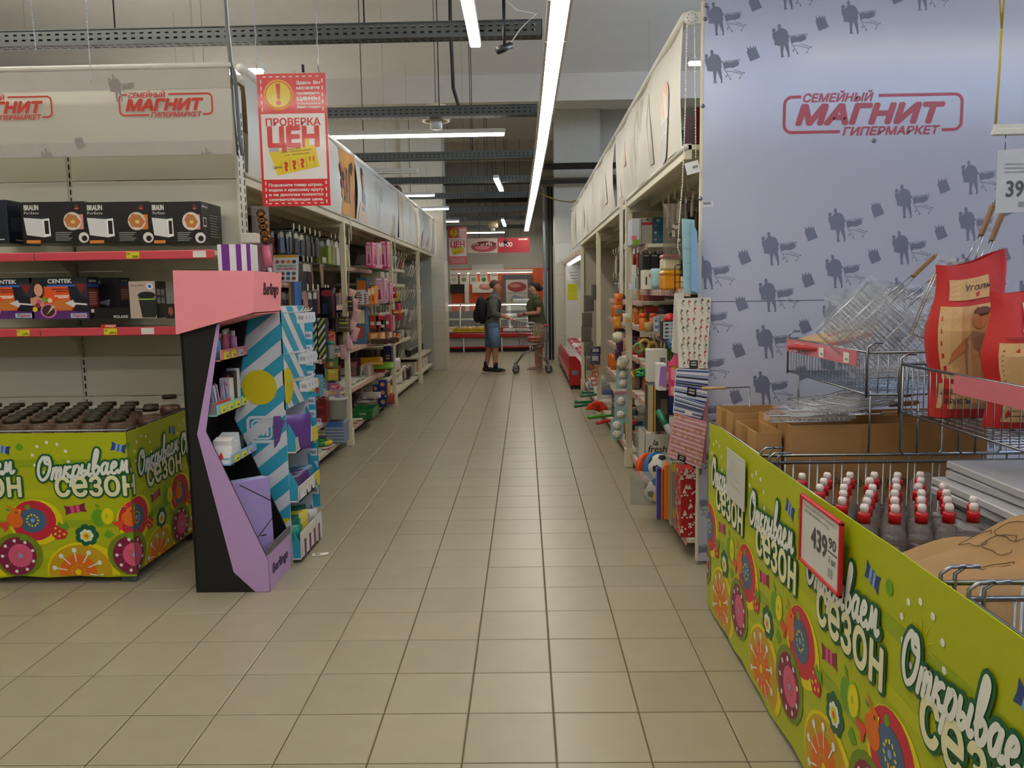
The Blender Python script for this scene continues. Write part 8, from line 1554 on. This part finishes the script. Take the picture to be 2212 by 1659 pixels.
# valance with leaflets, tv, pictures, tall fridge poster
va = empty('leaflet_valance', (-.8, 20.9, 2.0), 'long white valance light above the orange tiles', 'light'); mb = MB(); mb.box(-1.95, .22, 20.9, 21.0, 1.98, 2.06, CW, .01); mb.build('housing', va); mb = MB(); mb.box(-1.9, .2, 20.92, 20.98, 1.968, 1.98, M('#fff0dc', .5, nz=0, emit=4)); mb.build('diffuser', va)
for x in (-1.6, -.2): mb = MB(); mb.box(x, x + .03, 20.95, 21.3, 2.0, 2.03, CW); mb.build('bracket', va)
for k, u in enumerate((973, 994, 1015, 1037, 1059)):
    p, q = PY(u, 614, 20.85), PY(u + 16, 589, 20.85); mb = MB(); mb.box(p.x, q.x, 20.85, 20.853, p.z, q.z, PAPER); e = mb.build('leaflet', label=f'{["cream", "white and green", "pale", "green fruit", "plain white"][k]} leaflet hanging from the valance above the counter', cat='leaflet'); W, Hh = q.x - p.x, q.z - p.z; m = MB(FY(p.x, 20.849, p.z)); m.rect(W * .1, W * .9, Hh * .75, Hh * .82, M('#b0706a', .5), 1)
    if k < 4: m.disc(W * .5, Hh * .4, W * .3, M(('#c8c0a0', '#7a9a58', '#a8b080', '#5a8a40')[k], .5), 1, Hh * .2, 12)
    m.build('printed_face', e)
    mb = MB(); mb.cyl((p.x + W / 2, 20.852, q.z), (p.x + W / 2, 20.93, 1.985), .003, STEEL, 4); mb.build('hanger', e)
p, q = PY(973, 633, 21.2), PY(1003, 614, 21.2); mb = MB(); mb.box(p.x, q.x, 21.2, 21.26, p.z, q.z, BLACK, .008); e = mb.build('television', label='small black wall television on the orange tiles', cat='television'); mb = MB(); mb.box((p.x + q.x) / 2 - .04, (p.x + q.x) / 2 + .04, 21.24, 21.3, q.z - .02, 2.0, BLACK); mb.build('wall_arm', e)
p, q = PY(1020, 633, 21.2), PY(1068, 608, 21.2); mb = MB(); mb.box(p.x, q.x, 21.2, 21.29, p.z, q.z, CW, .004); e = mb.build('picture_board', label='white board with a raw meat picture on the orange tiles', cat='picture'); m = MB(FY(p.x, 21.199, p.z)); W, Hh = q.x - p.x, q.z - p.z; m.disc(W * .6, Hh * .55, W * .3, M('#b8786c', .5), 1, Hh * .3, 16); m.disc(W * .6, Hh * .6, W * .2, M('#c89a90', .5), 2, Hh * .15, 14); m.build('printed_face', e)
mb = MB(); p, q = PY(1004, 660, 21.1), PY(1012, 590, 21.1); mb.box(p.x, q.x, 21.1, 21.29, .9, q.z, CW, .01); mb.build('wall_post', label='white vertical service post on the orange tiles', cat='post')
mb = MB(); p, q = PY(1019, 589, 21.2), PY(1088, 571, 21.2); mb.box(p.x, q.x, 21.12, 21.3, p.z, q.z, M('#c4c4bc', .4), .01); mb.build('wall_unit', label='white boxy wall unit above the leaflets', cat='cabinet')
tf = empty('tall_fridge', (-.35, 20.95, 0), 'tall grey framed fridge with meat posters on its door', 'fridge'); p, q = PY(1086, 690, 20.9), PY(1147, 592, 20.9)
mb = MB(); mb.box(p.x, q.x, 20.9, 21.28, 0, q.z, M('#5c5c5e', .4), .01); mb.build('cabinet', tf); W, Hh = q.x - p.x, q.z - .0
m = MB(FY(p.x, 20.899, 0)); mx = lambda u: PY(u, 640, 20.9).x - p.x; mz = lambda v: PY(1115, v, 20.9).z
m.rect(mx(1093), mx(1140), mz(632), mz(604), M('#c8c0b8', .4), 1); m.disc(mx(1117), mz(620), .25, M('#9a3a40', .5), 2, .13, 18); m.disc(mx(1113), mz(617), .16, M('#c07a78', .5), 3, .05, 14); m.rect(mx(1093), mx(1140), mz(653), mz(633), M('#b8b4a8', .4), 1); m.poly([(mx(1100), mz(650)), (mx(1110), mz(636)), (mx(1138), mz(646)), (mx(1136), mz(652))], M('#8a9098', .4), 2); m.rect(mx(1104), mx(1138), mz(652), mz(649), M('#c8b030', .4), 3); m.rect(mx(1093), mx(1140), mz(672), mz(660), M('#c8c8c8', .4), 1); m.build('poster', tf)
ms = empty('meat_sign', (-.9, 19.0, 2.4), 'wide red hanging sign reading МЯСО with a meat photo', 'sign'); p, q = PY(1009, 547, 19), PY(1143, 513, 19); mid = PY(1075, 530, 19).x
mb = MB(); mb.box(p.x, q.x, 19, 19.02, p.z, q.z, M('#c8c4c0', .4)); mb.build('board', ms); m = MB(FY(p.x, 18.9992, p.z)); W, Hh, md = q.x - p.x, q.z - p.z, mid - p.x
m.rect(md, W, 0, Hh, M('#b01a2c', .3), 1); m.text('МЯСО', md + .03, Hh * .42, .09, DW, 2, .05, 0, .32); m.rect(W * .83, W * .97, Hh * .84, Hh * .94, DW, 2); m.text('МАГНИТ', W * .84, Hh * .86, .022, M('#b01a2c', .4), 3, .02); m.rect(0, md, 0, Hh, M('#c0b0a4', .4), 1); m.disc(md * .55, Hh * .42, md * .42, M('#a03c4c', .5), 2, Hh * .36, 20); m.disc(md * .6, Hh * .6, md * .36, M('#6a2430', .5), 3, Hh * .2, 18); m.disc(md * .5, Hh * .36, md * .25, M('#c8707c', .5), 4, Hh * .14, 14)
for k in range(14): m.disc(md * random.uniform(.25, .85), Hh * random.uniform(.5, .75), .02, M('#c8b8a4', .5), 5, n=6)
m.build('print', ms)
for x in (p.x + .3, mid + .25, q.x - .2): mb = MB(); mb.cyl((x, 19.01, q.z), (x, 19.01, 5), .004, BLACK, 4); mb.build('hanger_wire', ms)
mb = MB(); c = PY(1092, 522, 18.9); mb.ball(c, .05, BLACK, 8, 6); mb.tube([c + Vector((0, .1, 0)), (c.x, c.y + .1, 5.0)], .006, BLACK, 5); mb.build('track_spot', label='small black spotlight hanging before the meat sign', cat='lamp')
# ================================================================== PEOPLE
def skin_geo(J, E, sub=2):
    names = list(J); me = bpy.data.meshes.new('s'); me.from_pydata([J[n][0] for n in names], [(names.index(a), names.index(b)) for a, b in E], []); o = bpy.data.objects.new('s', me); COL.objects.link(o)
    o.modifiers.new('k', 'SKIN'); sd = o.modifiers.new('d', 'SUBSURF'); sd.levels = sub
    for i, n in enumerate(names):
        r = J[n][1]; me.skin_vertices[0].data[i].radius = r if isinstance(r, tuple) else (r, r); me.skin_vertices[0].data[i].use_root = (i == 0)
    dg = bpy.context.evaluated_depsgraph_get(); ev = o.evaluated_get(dg); m2 = bpy.data.meshes.new_from_object(ev)
    V = [tuple(v.co) for v in m2.vertices]; F_ = [tuple(p.vertices) for p in m2.polygons]
    bpy.data.objects.remove(o); bpy.data.meshes.remove(me); bpy.data.meshes.remove(m2); return V, F_
def hand(J, E, wrist, base, d, side, r=.0085):
    """palm and five fingers from wrist along d (unit), thumb on the inner side; fingers curl downward"""
    d = Vector(d).normalized(); up = Vector((0, 0, 1)); lat = d.cross(up).normalized(); b = Vector(base)
    J[wrist + '_palm'] = (tuple(b + d * .05), (.03, .018)); E.append((wrist, wrist + '_palm'))
    for k, L in enumerate((.06, .07, .066, .05)):
        o_ = b + d * .08 + lat * (.028 - .019 * k); n1, n2, n3 = [f'{wrist}_f{k}{i}' for i in range(3)]
        J[n1] = (tuple(o_), r + .002); J[n2] = (tuple(o_ + d * L * .55 - up * L * .15), r); J[n3] = (tuple(o_ + d * L * .7 - up * L * .65), r * .85)
        E += [(wrist + '_palm', n1), (n1, n2), (n2, n3)]
    t1, t2 = wrist + '_t0', wrist + '_t1'; J[t1] = (tuple(b + d * .045 + lat * side * .035 - up * .005), r + .003); J[t2] = (tuple(b + d * .085 + lat * side * .045 - up * .03), r); E += [(wrist + '_palm', t1), (t1, t2)]
def loft(mb, rings, mat, n=20):
    vs, fs = [], []
    for (x, z, rx, ry) in rings:
        for k in range(n): t = 2 * math.pi * k / n; vs.append((x + rx * math.cos(t), ry * math.sin(t), z + .006 * math.sin(3 * t + 9 * z)))
    for i in range(len(rings) - 1):
        for k in range(n): fs.append((i * n + k, i * n + (k + 1) % n, (i + 1) * n + (k + 1) % n, (i + 1) * n + k))
    mb.add(vs, fs, mat, True); return mb
def person(label, loc, rz, J, E, sk, clothes, head, extras, scale=1.0):
    e = empty('person', (0, 0, 0), label, 'person'); V, F_ = skin_geo(J, E); mb = MB(); mb.add(V, F_, sk, True)
    hx, hy, hz = head
    for s_ in (1, -1):
        mb.ball((hx + .064, s_ * .03, hz + .012), .011, M('#d8d4cc', .3), 8, 6); mb.ball((hx + .072, s_ * .03, hz + .012), .006, M('#2a1c14', .3), 6, 5); mb.ball((hx - .008, s_ * .068, hz - .005), .026, sk, 10, 6, (.7, .35, 1.2)); mb.ball((hx + .068, s_ * .03, hz + .032), .018, M('#3c2a1e', .7), 8, 5, (.4, 1, .3))
    mb.ball((hx + .078, 0, hz - .014), .02, sk, 10, 8, (1, .7, 1.3)); mb.ball((hx + .066, 0, hz - .052), .02, M('#8a4a42', .5), 10, 5, (.4, 1.1, .3)); local_build(mb, 'body', e)
    for nm, mb in clothes: local_build(mb, nm, e)
    for nm, mb in extras: local_build(mb, nm, e)
    e.location = loc; e.rotation_euler[2] = rz; e.scale = (scale,) * 3; return e
def base_body(lean, arms, hz=1.53):
    J = {'pelvis': ((0, 0, .90), (.115, .14)), 'belly': ((lean * .3, 0, 1.06), (.11, .135)), 'chest': ((lean * .7, 0, 1.26), (.11, .15)), 'neckb': ((lean * .95, 0, 1.40), (.06, .08)), 'neck': ((lean * 1.1, 0, 1.44), .06), 'jaw': ((lean * 1.2 + .018, 0, hz - .045), (.078, .07)), 'head': ((lean * 1.2 + .01, 0, hz + .02), (.098, .085)), 'crown': ((lean * 1.2 + .0, 0, hz + .085), (.08, .072))}
    E = [('pelvis', 'belly'), ('belly', 'chest'), ('chest', 'neckb'), ('neckb', 'neck'), ('neck', 'jaw'), ('jaw', 'head'), ('head', 'crown')]
    for s_, n in ((1, 'l'), (-1, 'r')):
        sh, el, wr = arms[n]; J['sh' + n] = (sh, .062); J['el' + n] = (el, .044); J['fo' + n] = (tuple((Vector(el) * .55 + Vector(wr) * .45)), .042); J['wr' + n] = (wr, .027); E += [('chest', 'sh' + n), ('sh' + n, 'el' + n), ('el' + n, 'fo' + n), ('fo' + n, 'wr' + n)]
        hand(J, E, 'wr' + n, wr, Vector(wr) - Vector(el), -s_)
    return J, E
def legs(J, E, pts_, r=(.085, .062, .056, .036)):
    for n, (hip, kn, an, toe) in pts_.items():
        cf = Vector(kn) * .68 + Vector(an) * .32; J['hip' + n] = (hip, r[0]); J['kn' + n] = (kn, r[1]); J['cf' + n] = (tuple(cf + Vector((-.012, 0, 0))), r[2]); J['an' + n] = (an, r[3]); J['heel' + n] = ((an[0] - .02, an[1], .035), .033); J['toe' + n] = (toe, .03); E += [('pelvis', 'hip' + n), ('hip' + n, 'kn' + n), ('kn' + n, 'cf' + n), ('cf' + n, 'an' + n), ('an' + n, 'heel' + n), ('heel' + n, 'toe' + n)]
# --- man, faces +X
am = {'l': ((.03, .19, 1.34), (.05, .25, 1.08), (.30, .17, .985)), 'r': ((.03, -.19, 1.34), (.03, -.25, 1.08), (.29, -.16, .985))}
J, E = base_body(.06, am, 1.525); legs(J, E, {'l': ((-.02, .09, .84), (-.05, .10, .47), (-.13, .10, .09), (.03, .11, .03)), 'r': ((.01, -.09, .84), (.06, -.10, .47), (.05, -.10, .09), (.22, -.11, .03))})
MANS = M('#b47f62', .6, nz=.12, scale=25); DENIM = M('#5a7a98', .85, nz=.25, scale=16); PLAID = M('#5c5e5c', .9, nz=.3, scale=60)
def garment(J, rings, mat, arms, rad, upto):
    mb = loft(MB(), rings, mat)
    for n in arms: P = [J[q + n][0] for q in upto[:2]]; P = [tuple(Vector(P[0]) * (1 - t) + Vector(P[1]) * t) for t in (0, .5, 1)][:len(rad)] + ([J[upto[2] + n][0]] if len(upto) > 2 else []); mb.tube(P, rad[:len(P)], mat, 12); mb.ball(P[0], rad[0] * 1.04, mat, 12, 8)
    return mb
cl = [('shirt', garment(J, [(0, .77, .14, .185), (0, .84, .138, .18), (.0, .92, .132, .175), (.018, 1.06, .13, .168), (.035, 1.2, .135, .18), (.045, 1.3, .125, .19), (.05, 1.36, .1, .17), (.06, 1.41, .075, .1), (.064, 1.45, .062, .066)], PLAID, 'lr', [.078, .07, .062, .052], ('sh', 'el', 'fo'))),
      ('shorts', garment(J, [(0, .93, .125, .165), (0, .82, .132, .175), (0, .74, .11, .16)], DENIM, 'lr', [.108, .104, .094], ('hip', 'kn')))]
hd_ = (J['head'][0][0], 0, J['head'][0][2]); ex = []
mb = MB(); mb.ball((hd_[0] - .032, 0, hd_[2] + .04), .093, M('#5c4432', .85, bump=.3, scale=90), 16, 10, (1, .88, .86)); ex.append(('hair', mb))
mb = MB()
for s_ in (1, -1): mb.tube([(hd_[0] + .086 + .002 * math.cos(t), s_ * .036 + .026 * math.cos(t), hd_[2] + .012 + .018 * math.sin(t)) for t in [2 * math.pi * k / 10 for k in range(10)]], .0025, BLACK, 4, closed=True); mb.tube([(hd_[0] + .086, s_ * .06, hd_[2] + .015), (hd_[0] - .01, s_ * .074, hd_[2] + .015)], .0025, BLACK, 4)
ex.append(('glasses', mb))
for n, dx in (('l', -.03), ('r', .03)):
    a = J['an' + n][0]; mb = MB(); mb.ball((a[0] + .055, a[1], .055), .05, M('#16151a', .7), 12, 8, (2.5, .85, .9)); mb.ball((a[0] - .015, a[1], .075), .05, M('#16151a', .7), 10, 8, (1, .85, 1)); mb.box(a[0] - .075, a[0] + .18, a[1] - .04, a[1] + .04, 0, .018, M('#c8c0b4', .6), .008); mb.lathe([(.042, .09), (.042, .2)], M('#1c1a1e', .9), (a[0], a[1], 0), 10); ex.append(('shoe', mb))
man = person('person in grey checked shirt and denim shorts pushing the trolley', (-.60, 14.55, 0), .0, J, E, MANS, cl, hd_, ex, 1.02)
bk = empty('backpack', (-.78, 14.55, .98), 'black backpack worn by the person in the checked shirt', 'backpack'); mb = MB(Matrix.Translation((-.785, 14.55, 1.15)) @ Matrix.Rotation(-.05, 4, 'Y')); mb.ball((0, 0, 0), .24, M('#121214', .75, bump=.2, scale=40), 18, 14, (.5, .72, 1.05)); mb.build('main_pouch', bk)
mb = MB(Matrix.Translation((-.88, 14.55, 1.06))); mb.ball((0, 0, 0), .15, M('#18181a', .75), 14, 10, (.45, .8, .9)); mb.build('front_pocket', bk)
for s_ in (1, -1): mb = MB(); mb.tube([(-.70, 14.55 + s_ * .12, 1.33), (-.58, 14.55 + s_ * .14, 1.42), (-.44, 14.55 + s_ * .15, 1.30), (-.46, 14.55 + s_ * .17, 1.12), (-.68, 14.55 + s_ * .15, 1.0)], .018, M('#1a1a1c', .8), 6); mb.build('strap', bk)
# --- woman, faces -X (built facing +X, turned)
aw = {'l': ((.02, .18, 1.33), (-.02, .24, 1.08), (.26, .08, 1.06)), 'r': ((.02, -.18, 1.33), (-.02, -.24, 1.08), (.25, -.06, 1.05))}
J, E = base_body(.05, aw, 1.515); J['belly'] = ((.035, 0, 1.05), (.135, .155)); J['chest'] = ((.06, 0, 1.25), (.135, .155)); J['pelvis'] = ((0, 0, .90), (.15, .17)); legs(J, E, {'l': ((.0, .09, .82), (.02, .09, .46), (.03, .08, .08), (.19, .09, .025)), 'r': ((-.01, -.09, .82), (-.01, -.09, .46), (-.05, -.08, .08), (.10, -.09, .025))}, (.105, .066, .06, .036))
OLIVE = M('#4a4c34', .9, nz=.1); BEIGE = M('#a08058', .9, nz=.1, scale=8)
for n in 'lr': J['up' + n] = (tuple(Vector(J['sh' + n][0]) * .42 + Vector(J['el' + n][0]) * .58), .05); k_ = J['kn' + n][0]; J['cuff' + n] = ((k_[0], k_[1], k_[2] - .05), .05)
cl = [('t_shirt', garment(J, [(0, .79, .178, .2), (.002, .88, .178, .2), (.02, .98, .165, .185), (.035, 1.08, .158, .178), (.055, 1.2, .17, .182), (.055, 1.28, .145, .185), (.05, 1.35, .1, .165), (.052, 1.4, .075, .1), (.055, 1.43, .06, .066)], OLIVE, 'lr', [.08, .076, .078], ('sh', 'up'))), ('trousers', garment(J, [(0, .93, .15, .175), (0, .82, .17, .19), (0, .72, .14, .17)], BEIGE, 'lr', [.128, .118, .095], ('hip', 'cuff')))]
for n in 'lr': del J['up' + n], J['cuff' + n]
hd_ = (J['head'][0][0], 0, J['head'][0][2]); ex = []; HAIR = M('#1c1412', .7, bump=.3, scale=80)
mb = MB(); mb.ball((hd_[0] - .04, 0, hd_[2] + .035), .098, HAIR, 16, 10, (1, .9, .92)); mb.ball((hd_[0] - .12, 0, hd_[2] + .0), .06, HAIR, 12, 8); ex.append(('hair', mb))
mb = MB(); [mb.ball((hd_[0] + .05, s_ * .038, hd_[2] + .1), .028, BLACK, 10, 6, (.5, 1, .7)) for s_ in (1, -1)]; ex.append(('sunglasses', mb))
for n in 'lr':
    a = J['an' + n][0]; mb = MB(); mb.box(a[0] - .06, a[0] + .19, a[1] - .042, a[1] + .042, 0, .02, M('#b8a894', .7), .01); mb.tube([(a[0] + .12, a[1] - .045, .015), (a[0] + .11, a[1], .062), (a[0] + .12, a[1] + .045, .015)], .012, M('#d0c8bc', .6), 6); mb.tube([(a[0] + .02, a[1] - .042, .06), (a[0] - .05, a[1], .09), (a[0] + .02, a[1] + .042, .06)], .008, M('#d0c8bc', .6), 5); ex.append(('sandal', mb))
wv = Vector(J['wrl'][0]); dv = (wv - Vector(J['ell'][0])).normalized(); mb = MB(); mb.cyl(wv - dv * .03, wv - dv * .008, .034, BLACK, 10); ex.append(('watch', mb))
person('person in olive t-shirt and beige knee-length trousers facing the trolley', (.24, 15.2, 0), math.pi, J, E, M('#c08a6e', .6, nz=.06), cl, hd_, ex, 1.0)
# ================================================================== TROLLEY
tr = empty('shopping_trolley', (0, 14.6, 0), 'steel shopping trolley with red handle holding an orange pack', 'trolley'); ch_ = M('#a8acb0', .25, 1.0); w = .25; yc = 14.6
# basket corners (x, z): handle end tall at the man's side
xa, xb_, za0, za1, zb0, zb1 = -.20, .42, .50, .96, .56, .86
def B(s, t, side):  # s along length, t height 0..1
    x = xa + (xb_ - xa) * s + (.10 * (1 - t) if s < .5 else 0) * (1 - s); z0 = za0 + (zb0 - za0) * s; z1 = za1 + (zb1 - za1) * s; ww = w * (1 - .18 * s) * (.82 + .18 * t); return Vector((x, yc + side * ww, z0 + (z1 - z0) * t))
mb = MB(); mb.tube([B(0, 1, 1), B(1, 1, 1), B(1, 1, -1), B(0, 1, -1)], .007, ch_, 6, closed=True); mb.tube([B(0, 0, 1), B(1, 0, 1), B(1, 0, -1), B(0, 0, -1)], .006, ch_, 6, closed=True); mb.build('basket_rim', tr)
mb = MB()
for k in range(1, 6):
    t = k / 6
    for s_ in (1, -1): mb.tube([B(0, t, s_), B(1, t, s_)], .003, ch_, 4)
    mb.tube([B(0, t, 1), B(0, t, -1)], .003, ch_, 4); mb.tube([B(1, t, 1), B(1, t, -1)], .003, ch_, 4)
for k in range(13):
    s = k / 12
    for s_ in (1, -1): mb.tube([B(s, 0, s_), B(s, 1, s_)], .0025, ch_, 4)
    mb.tube([B(s, 0, 1), B(s, 0, -1)], .0025, ch_, 4)
for k in range(1, 9):
    y_ = 1 - 2 * k / 9
    for s in (0, 1): mb.tube([B(s, 0, y_), B(s, 1, y_)], .0025, ch_, 4)
mb.build('basket_mesh', tr, kind='stuff')
mb = MB(); mb.tube([(xa - .10, yc - .27, 1.0), (xa - .10, yc + .27, 1.0)], .015, RED, 10); mb.build('handle', tr); mb = MB(); [mb.tube([(xa - .10, yc + s_ * .26, 1.0), B(0, 1, s_)], .01, ch_, 6) for s_ in (1, -1)]; mb.build('handle_arm', tr)
mb = MB(); mb.tube([(xb_ - .1, yc - .2, zb1 + .01), (xb_ + .01, yc - .2, zb1 + .01)], .014, RED, 8); mb.build('front_grip', tr)
mb = MB(); mb.grid(lambda a, b: (xa + .1 + .02 * b, yc - .18 + .36 * a, .62 + .25 * b), 2, 2, M('#6a6e72', .4, nz=.1)); mb.build('child_seat', tr)
for s_ in (1, -1):
    mb = MB(); mb.tube([(xa + .02, yc + s_ * .2, .16), (xa + .16, yc + s_ * .2, .34), (xa + .34, yc + s_ * .18, .44), (xa + .3, yc + s_ * .18, .52)], .011, ch_, 6); mb.tube([(xb_ - .12, yc + s_ * .2, .50), (xa + .34, yc + s_ * .18, .44), (xb_ - .1, yc + s_ * .2, .26), (xb_ + .0, yc + s_ * .2, .16)], .011, ch_, 6); mb.build('frame', tr)
    for x in (xa + .02, xb_ + .0):
        wh = empty('wheel', (x, yc + s_ * .2, 0)); wh.parent = tr; wh.location = Vector((x, yc + s_ * .2, 0)) - tr.location
        mb = MB(); mb.tube([(x + .05 * math.cos(t), yc + s_ * .2, .065 + .05 * math.sin(t)) for t in [2 * math.pi * k / 14 for k in range(14)]], .015, M('#3a3c3c', .6), 8, closed=True); mb.build('tyre', wh); mb = MB(); mb.cyl((x, yc + s_ * .2 - .012, .065), (x, yc + s_ * .2 + .012, .065), .04, M('#8a8e90', .4), 12); mb.build('hub', wh); mb = MB(); mb.box(x - .045, x + .03, yc + s_ * .2 - .026, yc + s_ * .2 + .026, .09, .17, M('#7a7e80', .4), .01); mb.build('fork', wh)
mb = MB(Matrix.Translation((xa + .36, yc, .555))); mb.box(-.12, .12, -.13, .13, 0, .11, M('#a84420', .4, nz=.3, scale=30), .02); mb.build('orange_pack', label='orange food pack lying in the trolley basket', cat='pack')
